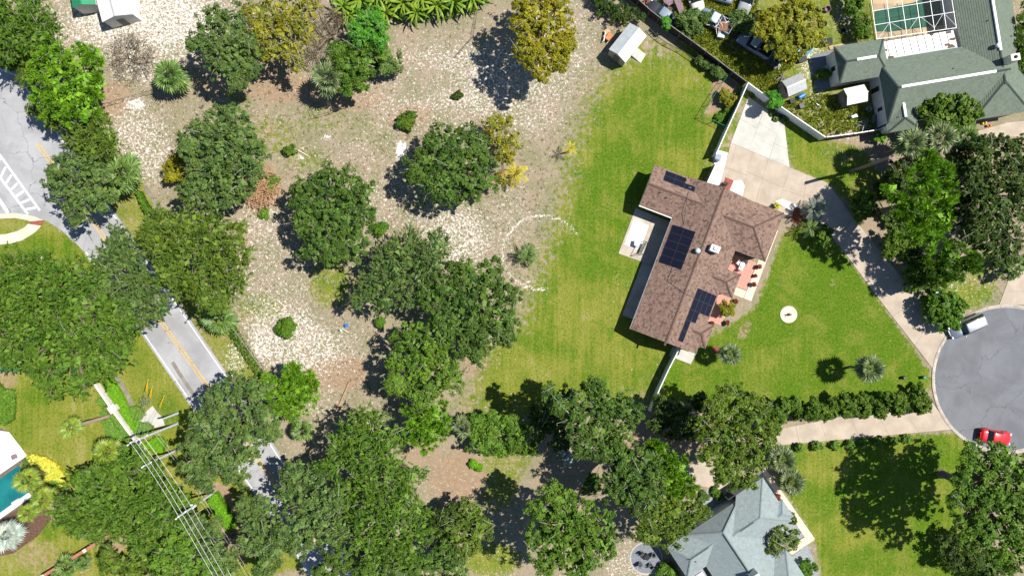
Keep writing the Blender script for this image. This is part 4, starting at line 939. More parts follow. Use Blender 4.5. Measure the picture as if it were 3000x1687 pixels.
tree('oak_tree', 'yellow green tree below the power lines at the lower edge', 'tree', [(520, 1570, 45), (560, 1600, 45), (500, 1620, 45), (545, 1650, 52), (590, 1660, 38), (480, 1670, 45)], 8, 'oak_bright', G_OAK)
tree('oak_tree', 'grey green tree under the wires next to the yellow green tree', 'tree', [(620, 1550, 38), (610, 1600, 42), (640, 1640, 48), (600, 1690, 42), (670, 1680, 42), (570, 1540, 30)], 8, 'oak_grey', G_OAK)
tree('oak_tree', 'grey oak between the clipped lime hedge and the road', 'tree', [(720, 1490, 36), (765, 1490, 34), (740, 1540, 45), (790, 1560, 42), (760, 1600, 46), (720, 1600, 36), (800, 1620, 38), (770, 1660, 30)], 8, 'oak_grey', G_OAK)
tree('oak_tree', 'loose bush behind the brick wall beside the sandy track', 'tree', [(330, 1660, 40), (400, 1630, 42), (440, 1660, 46), (370, 1690, 40), (310, 1630, 25)], 5, 'oak_olive', G_OAK)
# --- upper left
tree('shrub', 'grey brown half bare shrub on white sand', 'shrub', [(350, 150, 42), (400, 160, 45), (375, 190, 40), (430, 170, 25), (370, 125, 30)], 3, 'twiggy', style='spray', nl=14, dens=1.2, L=.16, W=.022, rc=.55, twigs=130, trunk='twig', fill=.1, inner=0)
tree('oak_tree', 'tall dark green oak beside the golden trees', 'tree', [(625, 55, 42), (680, 60, 46), (600, 100, 46), (660, 120, 58), (720, 130, 42), (640, 180, 52), (700, 190, 56), (690, 235, 36), (580, 120, 30), (735, 200, 30)], 9, 'oak_grey', G_OAK)
tree('golden_tree', 'loose golden olive tree in front of the banana plants', 'tree', [(790, 25, 48), (850, 40, 56), (760, 80, 44), (820, 100, 52), (885, 90, 42), (840, 150, 42), (735, 125, 36), (865, 190, 28), (900, 20, 38), (740, 30, 38), (790, 150, 30)], 7.5, 'gold_olive', dens=1.1, nl=24, fill=.12, twigs=90, trunk='pale_bark', inner=6)
tree('shrub', 'brown half bare shrub between the golden tree and the vivid green tree', 'shrub', [(955, 70, 40), (990, 100, 40), (950, 130, 34), (985, 55, 28), (925, 150, 26), (930, 30, 26)], 4, 'twig_brown', style='spray', nl=14, dens=1.2, L=.16, W=.022, rc=.55, twigs=120, trunk='twig', fill=.1, inner=0)
tree('vivid_tree', 'vivid emerald green round tree below the banana plants', 'tree', [(1065, 60, 34), (1095, 80, 38), (1055, 100, 32), (1110, 110, 30), (1090, 45, 26)], 6.5, 'vivid', dens=1.8)
tree('oak_tree', 'dark green tree below the vivid emerald tree', 'tree', [(1040, 140, 40), (1090, 150, 44), (1060, 190, 42), (1010, 190, 34), (1030, 240, 36), (1060, 250, 24), (985, 150, 24)], 6, 'oak_mid', G_OAK)
tree('shrub', 'grey green bush on sand next to the dark green tree', 'shrub', [(1130, 165, 36), (1145, 190, 28), (1110, 190, 30), (1100, 130, 22)], 3.5, 'oak_grey')
tree('golden_tree', 'tall golden tree casting a blue shadow on the sand', 'tree', [(1560, 30, 52), (1625, 30, 48), (1530, 80, 38), (1590, 90, 62), (1650, 90, 36), (1545, 140, 44), (1610, 150, 52), (1585, 200, 36), (1660, 130, 24), (1640, 180, 26), (1530, 20, 36), (1600, -20, 50)], 9.5, 'gold', dens=1.7)
tree('bush', 'low round green bush in the brown ring on the sand', 'bush', [(1180, 358, 18), (1200, 345, 19), (1192, 365, 15)], 1.5, 'boxwood', trunkless=True, rc=.25, L=.12)
tree('bush', 'tiny dark bush alone on the white sand', 'bush', [(1335, 282, 10), (1345, 276, 9)], .8, 'oak_dark', trunkless=True, rc=.2, L=.1, nl=18)
tree('bush', 'small round clipped bush beside the white post', 'bush', [(846, 440, 17)], 1.2, 'boxwood', trunkless=True, rc=.2, L=.09, dens=3.5, flat=.8)
tree('bush', 'small bright bush touching the lone round oak', 'bush', [(1112, 672, 18), (1122, 664, 12)], 1.4, 'shrub', trunkless=True, rc=.22, L=.11, dens=2.5)
tree('bush', 'round bright bush on white sand near the road fence', 'bush', [(826, 962, 20), (842, 955, 20), (836, 970, 16)], 1.5, 'shrub', trunkless=True, rc=.24, L=.12, dens=2.5)
tree('bush', 'small bright bush in the shade of the feathery oak', 'bush', [(1112, 945, 14)], 1.2, 'shrub', trunkless=True, rc=.24, L=.12)
tree('bush', 'small green weeds on the brush pile', 'bush', [(772, 625, 13), (800, 530, 16), (790, 550, 12)], .9, 'oak_bright', trunkless=True, rc=.24, L=.12)
# --- lower middle
tree('oak_tree', 'tall oak with dark tips beside the white fence end', 'tree', [(1610, 1150, 26), (1740, 1135, 34), (1700, 1180, 42), (1760, 1190, 48), (1820, 1190, 46), (1690, 1240, 44), (1750, 1260, 56), (1820, 1260, 50), (1850, 1215, 34), (1720, 1310, 40), (1790, 1320, 46), (1640, 1190, 24)], 13, 'oak', G_OAK)
tree('oak_tree', 'thick oak in the middle of the shaded lower lot', 'tree', [(1820, 1350, 46), (1880, 1350, 44), (1800, 1400, 44), (1860, 1410, 56), (1915, 1400, 40), (1820, 1450, 42), (1880, 1470, 48), (1905, 1440, 36)], 13, 'oak', G_OAK)
pine('pine_tree', 'bright green pine squeezed between two oaks by the grey house', [(1935, 1330, 28), (1960, 1355, 32), (1950, 1400, 38), (1985, 1390, 34), (2015, 1415, 30), (1960, 1440, 36), (1985, 1365, 24), (1915, 1310, 18)], 9)
tree('oak_tree', 'olive green oak touching the grey house corner', 'tree', [(1960, 1470, 42), (2010, 1470, 42), (1930, 1510, 44), (1990, 1510, 52), (2040, 1500, 34), (1920, 1560, 42), (1970, 1560, 46), (1890, 1570, 30), (1900, 1520, 30)], 9, 'oak_olive', G_OAK)
tree('oak_tree', 'wide light green oak at the bottom of the shaded lot', 'tree', [(1610, 1440, 30), (1640, 1470, 46), (1580, 1500, 38), (1700, 1500, 46), (1630, 1540, 62), (1710, 1560, 56), (1770, 1540, 40), (1580, 1590, 46), (1650, 1620, 58), (1720, 1630, 56), (1770, 1600, 36), (1690, 1680, 46), (1600, 1650, 36)], 13, 'oak_mid', G_OAK)
tree('sapling', 'small green sapling in the shaded gap of the lower lot', 'tree', [(1732, 1428, 24), (1740, 1410, 18)], 5, 'oak_mid')
tree('oak_tree', 'large olive oak overhanging the back walk of the grey house', 'tree', [(2140, 1165, 46), (2190, 1185, 46), (2090, 1210, 42), (2150, 1230, 58), (2215, 1240, 46), (2060, 1250, 36), (2110, 1280, 52), (2180, 1290, 58), (2235, 1290, 36), (2090, 1340, 40), (2150, 1350, 52), (2210, 1350, 42), (2120, 1395, 32), (2180, 1405, 38), (2230, 1190, 28)], 11, 'oak_olive', G_OAK)
tree('shrub', 'mixed green shrub next to the small palm below the back lawn', 'shrub', [(1400, 1240, 32), (1440, 1250, 28), (1430, 1290, 38), (1400, 1300, 28), (1460, 1310, 28), (1480, 1245, 28), (1450, 1225, 20)], 4.5, 'oak_bright')
tree('shrub', 'pale green shrub at the lower lawn edge beside the tall oak', 'shrub', [(1500, 1245, 26), (1530, 1270, 30), (1550, 1310, 28), (1510, 1300, 26)], 4.5, 'oak_mid')
tree('bush', 'bright weed patch on the bare soil of the lower lot', 'bush', [(1386, 1360, 12), (1405, 1370, 8)], .8, 'lime', trunkless=True, rc=.22, L=.12)
tree('oak_tree', 'dark oak shading the lower lot behind the white fence end', 'tree', [(1585, 1205, 38), (1620, 1240, 46), (1570, 1260, 34), (1660, 1160, 26), (1640, 1290, 30)], 6, 'oak_dark', G_OAK)
tree('oak_tree', 'dark low oak between the white fence end and the olive oak', 'tree', [(1955, 1190, 36), (2000, 1200, 40), (1985, 1250, 40), (2030, 1260, 30), (2050, 1180, 30), (1930, 1250, 30)], 5, 'oak_dark', G_OAK, dens=1.2)
# --- right
tree('oak_tree', 'big oak casting a wide black shadow over the lower lawn by the red car', 'tree', [(2860, 1330, 36), (2910, 1340, 42), (2960, 1350, 46), (2880, 1400, 40), (2940, 1420, 58), (3000, 1430, 56), (2880, 1460, 40), (2950, 1490, 58), (2880, 1530, 42), (2990, 1530, 60), (2930, 1570, 50), (2880, 1590, 36), (2980, 1620, 56), (3040, 1500, 80), (3040, 1380, 70), (2835, 1400, 36), (2825, 1460, 40), (2835, 1530, 38), (2850, 1580, 34)], 14, 'oak_mid', G_OAK)
tree('oak_tree', 'dim sparse bush below the big shadowing oak', 'tree', [(2780, 1600, 36), (2820, 1580, 34), (2860, 1640, 40), (2800, 1650, 30), (2900, 1680, 40)], 4, 'oak_dark', G_OAK, dens=1.1)
tree('bush', 'bright green bush at the lower right driveway corner', 'bush', [(2920, 1640, 30), (2945, 1660, 26), (2890, 1680, 20)], 2.2, 'shrub', trunkless=True)
pine('pine_tree', 'tall lime green pine in the wood beside the drive', [(2740, 500, 40), (2700, 540, 42), (2760, 560, 46), (2650, 590, 32), (2710, 610, 48), (2760, 640, 40), (2690, 670, 40), (2730, 700, 40), (2630, 640, 24), (2610, 560, 26), (2720, 470, 30)], 12)
pine('pine_tree', 'darker pine below the tall lime green pine by the sandy clearing', [(2740, 760, 34), (2790, 740, 36), (2830, 750, 34), (2780, 790, 36), (2850, 770, 24), (2750, 810, 28)], 8, mat='shrub')
tree('oak_tree', 'dark thin crowned oak at the edge of the wood beside the green house', 'tree', [(2900, 430, 48), (2960, 450, 52), (2880, 490, 42), (2940, 520, 56), (2990, 540, 52), (2890, 560, 42), (2950, 600, 52), (2880, 620, 38), (2980, 650, 46), (2920, 670, 40), (2960, 720, 36), (2850, 540, 30), (3030, 450, 70), (2890, 710, 40), (2930, 740, 36), (2860, 680, 30), (3020, 600, 60)], 9, 'oak_dark', G_OAK, dens=1.25, twigs=60)
tree('oak_tree', 'black green oak added for the black shadow between the lime pine and the thin crowned oak', 'tree', [(2830, 450, 44), (2815, 520, 46), (2845, 580, 42), (2805, 610, 36), (2840, 660, 42), (2860, 500, 36), (2800, 440, 30)], 5.5, 'oak_dark', G_OAK, dens=1.3)  # added oak, its dark leaves stand in for the black shadow of the gap
tree('oak_tree', 'low dark oak added to shade the wood corner beside the dead palm trunk', 'tree', [(2640, 500, 36), (2650, 540, 30), (2680, 470, 30)], 5, 'oak_dark', G_OAK, dens=1.2)  # extra tree placed to deepen the shade of the wood
tree('shrub', 'grey green scrub under the dark thin crowned oak', 'shrub', [(2960, 790, 30), (2985, 770, 32), (2940, 770, 20)], 3, 'oak_grey', dens=1.2)
tree('shrub', 'dim undergrowth between the drive hedges and the pines', 'shrub', [(2620, 520, 24), (2590, 560, 24), (2600, 640, 26), (2680, 750, 24), (2650, 680, 22)], 2, 'oak_dark', dens=1.1)
for lab, lb, h in (('round clipped shrub, uppermost of the four beside the drive wood', [(2530, 590, 34), (2540, 615, 32), (2518, 615, 24)], 3.8), ('round shrub second from the top along the drive wood', [(2620, 705, 32), (2635, 725, 32), (2610, 730, 26), (2640, 700, 20)], 4), ('round shrub third from the top along the drive wood', [(2690, 800, 36), (2710, 815, 32), (2680, 825, 30)], 4), ('largest round shrub beside the silver car', [(2755, 890, 42), (2790, 900, 42), (2765, 925, 38), (2790, 930, 32), (2740, 905, 34)], 3.6)):
    tree('round_shrub', lab, 'shrub', lb, h, 'boxwood' if h > 3.7 else 'shrub', 'round shrubs along the drive', rc=.3, dens=2.6, L=.13, W=.08, flat=.95, fall=.1, holes=.06)
tree('round_shrub', 'round dark shrub on the front lawn by the garage palm', 'shrub', [(2418, 688, 24), (2412, 698, 20)], 3.0, 'boxwood', rc=.3, dens=2.4, L=.13, W=.08, flat=1.1, holes=.06)
ORD = ('first', 'second', 'third', 'fourth', 'fifth', 'sixth', 'seventh', 'eighth', 'ninth', 'tenth')
for i, (x, y, r) in enumerate(((2268, 1250, 26), (2286, 1205, 34), (2340, 1200, 30), (2388, 1200, 28), (2432, 1202, 30), (2480, 1190, 32), (2528, 1190, 34), (2590, 1186, 38), (2638, 1182, 32), (2690, 1172, 40))):
    tree('hedge_tree', 'rounded evergreen in the tall hedge row beside the lower drive, %s from the kerb' % ORD[9-i], 'hedge tree', [(x, y, r*.86), (x+r*.3*math.sin(i*2.1), y-r*.42, r*.66), (x-r*.35*math.cos(i*1.7), y+r*.4, r*.64)], 3.3+.5*math.sin(i*2.7), 'boxwood', 'hedge row beside the lower drive', rc=.3, dens=2.3, L=.13, W=.075, flat=.95, fall=.1, holes=.08)
for i, (x, y) in enumerate(((2343, 1312), (2394, 1306), (2447, 1304), (2492, 1303), (2532, 1298), (2574, 1293), (2622, 1290), (2658, 1285))):
    tree('low_bush', 'small round bush in the low row below the lower drive, %s from the kerb' % ORD[7-i], 'bush', [(x, y, 13)], 1.1, 'clipped', 'low bush row below the drive', rc=.16, dens=5, L=.08, W=.05, flat=.95, trunkless=True)
tree('broadleaf_tree', 'glossy broad leaved tree growing against the green roof', 'tree', [(2735, 320, 34), (2775, 310, 36), (2820, 310, 34), (2850, 330, 30), (2740, 360, 32), (2790, 350, 38), (2840, 360, 28)], 5.5, 'boxwood', rc=.4, L=.24, W=.14, nl=22)
tree('shrub', 'small bright shrub at the fence foot by the green house', 'shrub', [(2577, 402, 13)], 1.5, 'lime', rc=.2, L=.11)
tree('autumn_tree', 'yellow and russet tree in the junk yard', 'tree', [(2260, 60, 36), (2310, 40, 42), (2360, 40, 42), (2270, 100, 38), (2330, 95, 44), (2385, 80, 32), (2310, 140, 32), (2350, 130, 28), (2230, 90, 24), (2330, 5, 36), (2395, 120, 20)], 6, 'autumn', L=.2, W=.12)
tree('shrub', 'dark bush behind the blue pickup', 'shrub', [(2000, 60, 24), (2030, 50, 24), (2010, 90, 24), (2045, 75, 20), (2065, 55, 18)], 2.4, 'oak_grey')
tree('shrub', 'grey green bush right of the blue pickup', 'shrub', [(2160, 60, 24), (2185, 70, 24), (2170, 45, 20)], 2.2, 'oak_grey')
tree('shrub', 'dim climbing shrub against the dark fence top', 'shrub', [(1770, 15, 30), (1810, 30, 30), (1840, 45, 24), (1750, 0, 26), (1870, 50, 18)], 2.5, 'oak_dark', dens=1.0, nl=20)
tree('bush', 'bright lime bush growing through the dark fence', 'bush', [(1948, 73, 16), (1952, 62, 10)], 2.6, 'vivid', rc=.22, L=.12)
tree('shrub', 'loose grey shrub at the foot of the dark fence', 'shrub', [(2055, 170, 18), (2080, 185, 16), (2105, 208, 15), (2115, 215, 12)], 1.6, 'oak_grey', dens=1.2)
tree('shrub', 'climbing weeds at the left side of the screened pool', 'shrub', [(2510, 30, 24), (2525, 70, 22), (2500, 0, 24), (2530, 100, 18), (2520, 50, 20)], 2.6, 'oak_mid', dens=1.3)
tree('small_tree', 'little bright round tree leaning over the white fence', 'tree', [(2268, 286, 18), (2278, 300, 13), (2262, 298, 12)], 3.6, 'vivid', base=(2240, 306), rc=.25, L=.16, W=.1, dens=2)
tree('bush', 'pale flowering bush on the lower lot', 'bush', [(1655, 1320, 16), (1665, 1345, 15), (1648, 1310, 10)], 1.2, 'palm_silver', trunkless=True, rc=.22, L=.1, dens=1.6)
tree('small_tree', 'open crowned tree in front of the grey house entry', 'tree', [(2290, 1560, 28), (2300, 1590, 30), (2315, 1570, 24), (2265, 1600, 24), (2280, 1580, 22), (2325, 1590, 16)], 4.5, 'oak_olive', dens=.9, nl=24, inner=2, holes=.4, twigs=30)
tree('bush', 'round dark green bush on pale gravel by the grey house', 'bush', [(2365, 1660, 20), (2380, 1665, 16), (2362, 1675, 14)], 1.8, 'shrub', rc=.25, L=.12)
tree('bush', 'loose green bush beside the round gravel sitting circle', 'bush', [(1950, 1670, 20), (1968, 1680, 18), (1940, 1685, 14)], 1.6, 'oak_bright')
tree('bush', 'leafy green shrub in the back gravel bed', 'bush', [(2095, 1440, 12), (2108, 1452, 9)], 1.0, 'shrub', trunkless=True, rc=.2, L=.12)
for (x, y, r) in ((2060, 1447, 9), (2070, 1455, 8), (2055, 1462, 9), (2050, 1475, 7)):
    tree('bush', 'small grey green clump in the back gravel bed', 'bush', [(x, y, r)], .6, 'oak_grey', 'clumps in the back gravel bed', trunkless=True, rc=.15, L=.09, dens=4)
for (x, y, r, lab) in ((2310, 1507, 14, 'larger clipped ball shrub beside the beige walk'), (2325, 1525, 11, 'smaller clipped ball shrub beside the beige walk')):
    tree('ball_shrub', lab, 'shrub', [(x, y, r)], 1.2, 'boxwood', trunkless=True, rc=.12, L=.07, W=.045, dens=8, flat=.95)
tree('bush', 'rust leaved plant beside the beige walk of the grey house', 'bush', [(2278, 1455, 8)], .8, 'red_leaf', trunkless=True, rc=.2, L=.1)
tree('shrub', 'red and green shrub inside the netted garden', 'shrub', [(2130, 290, 16), (2150, 285, 15), (2125, 275, 13), (2140, 305, 12)], 1.5, 'autumn', rc=.25, L=.12, dens=1.5)
tree('shrub', 'yellow green shrub at the far side of the netted garden', 'shrub', [(2155, 290, 12), (2140, 320, 12), (2128, 340, 14), (2110, 345, 14)], 1.0, 'shrub', rc=.22, L=.12)
for (x, y, r) in ((2275, 345, 9), (2300, 347, 11), (2262, 330, 8), (2205, 275, 7)):
    tree('bush', 'small weed bush at the foot of the white fence by the grey slabs', 'bush', [(x, y, r)], .7, 'oak_grey', 'weeds along the white fence', trunkless=True, rc=.18, L=.1, dens=3)

# --- hedges: clipped masses
def hedge(name, label, poly, h, mat, cat='hedge', dens=60, L=.10, W=.06, group=None, rough=.12, core=True, kind=None):
    SEED[0] += 1; rng = np.random.default_rng(SEED[0])
    pw_ = np.array([P2(x, y, h*.6) for x, y in poly]); c = pw_.mean(0); root = thing(name, (c[0], c[1], 0), label, cat, group, kind)
    x0, y0 = pw_.min(0); x1, y1 = pw_.max(0); n = int((x1-x0)*(y1-y0)*dens)
    q = rng.uniform((x0, y0), (x1, y1), (n, 2)); q = q[inpoly([tuple(a) for a in pw_], q[:, 0], q[:, 1])]
    z = h+rng.normal(size=len(q))*rough*.5+.08*np.sin(q[:, 0]*3)*np.sin(q[:, 1]*3.4); top = np.stack([q[:, 0], q[:, 1], z], -1); nt_ = nrm(np.array([0, 0, 1.])+rng.normal(size=top.shape)*.4)
    sides = []; ns = []
    for i in range(len(pw_)):
        a, b_ = pw_[i], pw_[(i+1) % len(pw_)]; d = b_-a; l = np.linalg.norm(d); k = int(l*h*dens*.9)
        if k < 1: continue
        t_ = rng.uniform(0, 1, (k, 1)); zz = rng.uniform(0.02, h, (k, 1)); o = np.array([d[1], -d[0]])/max(l, 1e-6); p2 = a+d*t_+o*rng.normal(size=(k, 1))*rough*.5
        sides.append(np.concatenate([p2, zz], 1)); ns.append(nrm(np.concatenate([np.repeat(o[None], k, 0), np.full((k, 1), .4)], 1)+rng.normal(size=(k, 3))*.4))
    C = np.concatenate([top]+sides); nm = np.concatenate([nt_]+ns); V = leaves(C, nm, L, W, rng); var = rng.uniform(0, 1, len(C))
    LEAFTRI[0] += 2*len(C)
    link('foliage', quads_mesh('foliage', V, var, mat, (c[0], c[1], 0)), root)
    if core:
        mb = MB(); mb.prism([tuple(p_) for p_ in shrink([tuple(a) for a in pw_], .12)], 0, max(.05, h-.1)); mb.build('stems', MATS[mat], root)
    return root
hedge('ground_cover', 'bright lime green clipped ground cover inside the white wall', [(300, 1120), (322, 1102), (336, 1112), (352, 1140), (372, 1180), (385, 1200), (392, 1230), (420, 1240), (438, 1268), (395, 1282), (370, 1240), (345, 1195), (315, 1150)], .35, 'lime', 'ground cover', dens=110, L=.11)
hedge('hedge', 'rounded lime hedge mound beside the sand patch', [(380, 1192), (400, 1187), (418, 1195), (425, 1212), (415, 1228), (395, 1228), (380, 1212)], .55, 'clipped', dens=130, L=.08)
hedge('hedge', 'rounded lime hedge mound under the guy wires', [(402, 1258), (412, 1240), (432, 1236), (448, 1248), (446, 1262), (425, 1272), (404, 1270)], .55, 'clipped', dens=130, L=.08)
hedge('hedge', 'bright lime hedge mound under the leaning utility pole', [(440, 1290), (455, 1278), (475, 1280), (486, 1300), (478, 1325), (455, 1328), (440, 1312), (420, 1330), (425, 1300)], .7, 'lime', dens=120, L=.09)
hedge('hedge', 'clipped box hedge behind the short wall pillar', [(286, 1172), (298, 1162), (316, 1184), (303, 1195)], .9, 'clipped', dens=140, L=.07)
hedge('hedge', 'small quarter round clipped hedge beside the wall pillar', [(296, 1208), (302, 1197), (318, 1210), (316, 1218), (296, 1218)], .5, 'clipped', dens=140, L=.07)
hedge('hedge', 'long narrow clipped hedge along the white wall', [(326, 1215), (334, 1205), (390, 1285), (382, 1290), (372, 1284)], .9, 'clipped', dens=140, L=.07)
hedge('hedge', 'flat lobed clipped hedge inside the wall', [(298, 1232), (322, 1222), (345, 1250), (372, 1286), (350, 1292), (325, 1290), (312, 1275), (310, 1255)], .45, 'clipped', dens=140, L=.07)
hedge('hedge', 'long bright lime hedge beside the road under the wires', [(611, 1462), (622, 1445), (636, 1440), (655, 1470), (680, 1512), (690, 1545), (668, 1552), (640, 1515)], 1.0, 'lime', dens=110, L=.1)
hedge('hedge', 'bright lime hedge at the lower end of the wires', [(745, 1640), (762, 1630), (790, 1680), (800, 1720), (770, 1720)], 1.0, 'lime', dens=110, L=.1)
hedge('yellow_bed', 'bright yellow leaved shrub bed beside the pool terrace', [(80, 1335), (98, 1330), (130, 1335), (160, 1352), (185, 1378), (205, 1408), (190, 1424), (160, 1418), (130, 1402), (150, 1382), (125, 1375), (110, 1395), (100, 1370)], .6, 'yellow_leaf', 'shrub bed', dens=90, L=.13, W=.08)
hedge('shrub_bed', 'shaded green shrub bed next to the yellow bed', [(70, 1345), (85, 1335), (112, 1350), (118, 1375), (95, 1390), (75, 1385)], .6, 'oak_grey', 'shrub bed', dens=80, L=.12)
hedge('shrub_bed', 'pale green and red planting at the left yard edge', [(-20, 1100), (15, 1140), (42, 1140), (48, 1180), (42, 1230), (15, 1245), (-20, 1235)], .5, 'oak_bright', 'shrub bed', dens=60, L=.16)
hedge('ball_shrub', 'clipped round shrub below the yellow bed', [(145, 1410), (160, 1404), (174, 1410), (178, 1424), (168, 1434), (150, 1434), (142, 1424)], .8, 'clipped', 'shrub', dens=150, L=.07)
hedge('hedge', 'narrow green hedge beside the grey path', [(400, 562), (412, 560), (428, 590), (445, 615), (452, 632), (440, 640), (422, 612)], 1.1, 'shrub', dens=70, L=.12)
hedge('hedge', 'straggling green hedge along the chain link fence', [(676, 965), (692, 962), (712, 1000), (735, 1035), (760, 1070), (780, 1100), (768, 1108), (742, 1078), (712, 1030), (688, 992)], 1.0, 'oak_mid', dens=55, L=.13, rough=.35, core=False)

# --- weeds, stuff
def scatter(name, label, polys, n, mat, h=.35, L=.14, W=.03, cat='weeds', seed=1, lumps=None):
    rng = np.random.default_rng(seed); P_ = []
    for poly, k in polys:
        a = np.array(poly, float); q = rng.uniform(a.min(0), a.max(0), (k*3, 2)); q = q[inpoly(poly, q[:, 0], q[:, 1])][:k]; P_.append(q)
    q = np.concatenate(P_); x = (q[:, 0]-1500)/S; y = (843.5-q[:, 1])/S; k = 9
    ci = np.repeat(np.arange(len(q)), k); nn = len(ci); o = rng.normal(size=(nn, 3)); o[:, 2] = np.abs(o[:, 2])+.5; o = nrm(o)
    sc = rng.uniform(.5, 1.5, len(q))[ci][:, None]
    C = np.stack([x[ci], y[ci], np.full(nn, .01)], -1)+o*h*sc*.5+rng.normal(size=(nn, 3))*np.array([.06, .06, 0]); C[:, 2] = np.maximum(C[:, 2], .02)
    V = leaves(C, nrm(rng.normal(size=(nn, 3))*.5+np.array([0, 0, 1.])), L, W, rng, along=o); var = rng.uniform(0, 1, len(q))[ci]*.6+rng.uniform(0, .4, nn)
    LEAFTRI[0] += 2*nn
    o_ = link(name, quads_mesh(name, V, var, mat, (0, 0, 0)), None, 'stuff'); tag(o_, label, cat); return o_
leafmat('weed', (.13, .18, .02), (.34, .37, .06))
scatter('weeds', 'rough yellow green weeds covering the junk yard', [([(1900, 40), (2060, 140), (2200, 245), (2260, 280), (2300, 200), (2240, 180), (2180, 140), (2060, 60)], 1500), ([(1960, 0), (2220, 0), (2200, 60), (2150, 110), (2050, 50)], 500), ([(2260, 310), (2400, 400), (2560, 380), (2560, 330), (2400, 270), (2330, 290)], 500), ([(2230, 240), (2330, 190), (2300, 160), (2240, 170)], 250)], 0, 'weed', .4, .2, .06, 'weeds', 11)
leafmat('dry_grass', (.22, .185, .13), (.38, .33, .25)); leafmat('tuft_green', (.13, .14, .05), (.25, .25, .10))
scatter('grass_tufts', 'dry grass tufts scattered over the sandy field', [([(200, 0), (1500, 0), (1850, 40), (1690, 400), (1560, 900), (1480, 1060), (1100, 1240), (800, 1180), (430, 560), (300, 330)], 3000)], 0, 'dry_grass', .16, .1, .02, 'grass', 12)
scatter('grass_tufts', 'green grass tufts in the sandy field', [([(300, 240), (900, 250), (1300, 330), (1640, 420), (1540, 900), (1450, 1060), (1100, 1240), (800, 1180), (430, 560)], 2500)], 0, 'tuft_green', .16, .1, .02, 'grass', 13)

# ---------------------------------------------------------------- palms
def fan_frond(mat, n=15, R_=.85, pet=.75, seed=0, droop=.35):
    rs = random.Random(seed); mb = MB(); mb.tube([(0, 0, 0), (pet*.5, 0, .04), (pet, 0, .0)], [.03, .022, .015], 4)
    for i in range(n):
        a = R(-115+230*i/(n-1)); l = R_*(.75+.25*math.cos(a*.6))*rs.uniform(.88, 1.08); d = Vector((math.cos(a), math.sin(a), 0)); s_ = Vector((-d.y, d.x, 0)); c = Vector((pet, 0, 0)); w = .075
        fold = .03 if i % 2 else -.01
        m1 = c+d*l*.55+Vector((0, 0, -droop*.12*l+fold)); e = c+d*l+Vector((0, 0, -droop*l*.6)); var = rs.uniform(0, 1)
        mb.face([c, m1-s_*w, e, m1+s_*w], var)
    me_ = mb.to_mesh('frond'); me_.materials.append(MATS[mat]); return me_
def feather_frond(mat, Lf=2.0, n=16, seed=0, arch=.6, ll=.5, lw=.035):
    rs = random.Random(seed); mb = MB(); pts = []
    for i in range(9):
        t_ = i/8; pts.append(Vector((Lf*t_*(1-.12*t_), 0, arch*Lf*(.55*t_-.85*t_*t_))))
    mb.tube(pts, [.035*(1-.8*i/8) for i in range(9)], 4)
    for i in range(n):
        t_ = .18+.82*i/(n-1); k = t_*8; j = min(7, int(k)); p = pts[j].lerp(pts[j+1], k-j); dd = (pts[j+1]-pts[j]).normalized()
        l = ll*math.sin(math.pi*(.15+.8*t_))**.6*rs.uniform(.85, 1.1)
        for sgn in (-1, 1):
            d = (Vector((0, sgn, -.15))+dd*.75).normalized(); up = Vector((0, 0, 1)); s_ = d.cross(up).normalized()
            e = p+d*l+Vector((0, 0, -.12*l)); m1 = p+d*l*.5; mb.face([p, m1+s_*lw, e, m1-s_*lw], rs.uniform(0, 1))
    me_ = mb.to_mesh('frond'); me_.materials.append(MATS[mat]); return me_
def banana_leaf(mat, Lf=2.2, seed=0):
    rs = random.Random(seed); mb = MB(); W_ = [0, .10, .15, .15, .11, .01]; pts = [Vector((Lf*i/5, 0, .55*Lf*(i/5)-.75*Lf*(i/5)**2)) for i in range(6)]
    for i in range(5):
        for sg in (-1, 1):
            mb.face([pts[i], pts[i+1], pts[i+1]+Vector((0, sg*W_[i+1], -.05)), pts[i]+Vector((0, sg*W_[i], -.05))][::sg], rs.random())
    mb.tube(pts, [.04*(1-.15*i) for i in range(6)], 4, var=.95)
    me_ = mb.to_mesh('leaf'); me_.materials.append(MATS[mat]); return me_
FR = {}
def fronds(kind, mat):
    k = (kind, mat)
    if k not in FR:
        if kind == 'fan': FR[k] = [fan_frond(mat, 15+2*(i % 2), .85, .7, i) for i in range(3)]
        elif kind == 'bigfan': FR[k] = [fan_frond(mat, 17, 1.0, .8, 20+i, .5) for i in range(3)]
        elif kind == 'feather': FR[k] = [feather_frond(mat, 2.0, 17, i) for i in range(3)]
        elif kind == 'banana': FR[k] = [banana_leaf(mat, 2.0+.2*i, i) for i in range(3)]
        for q_ in FR[k]:
            pass
    return FR[k]
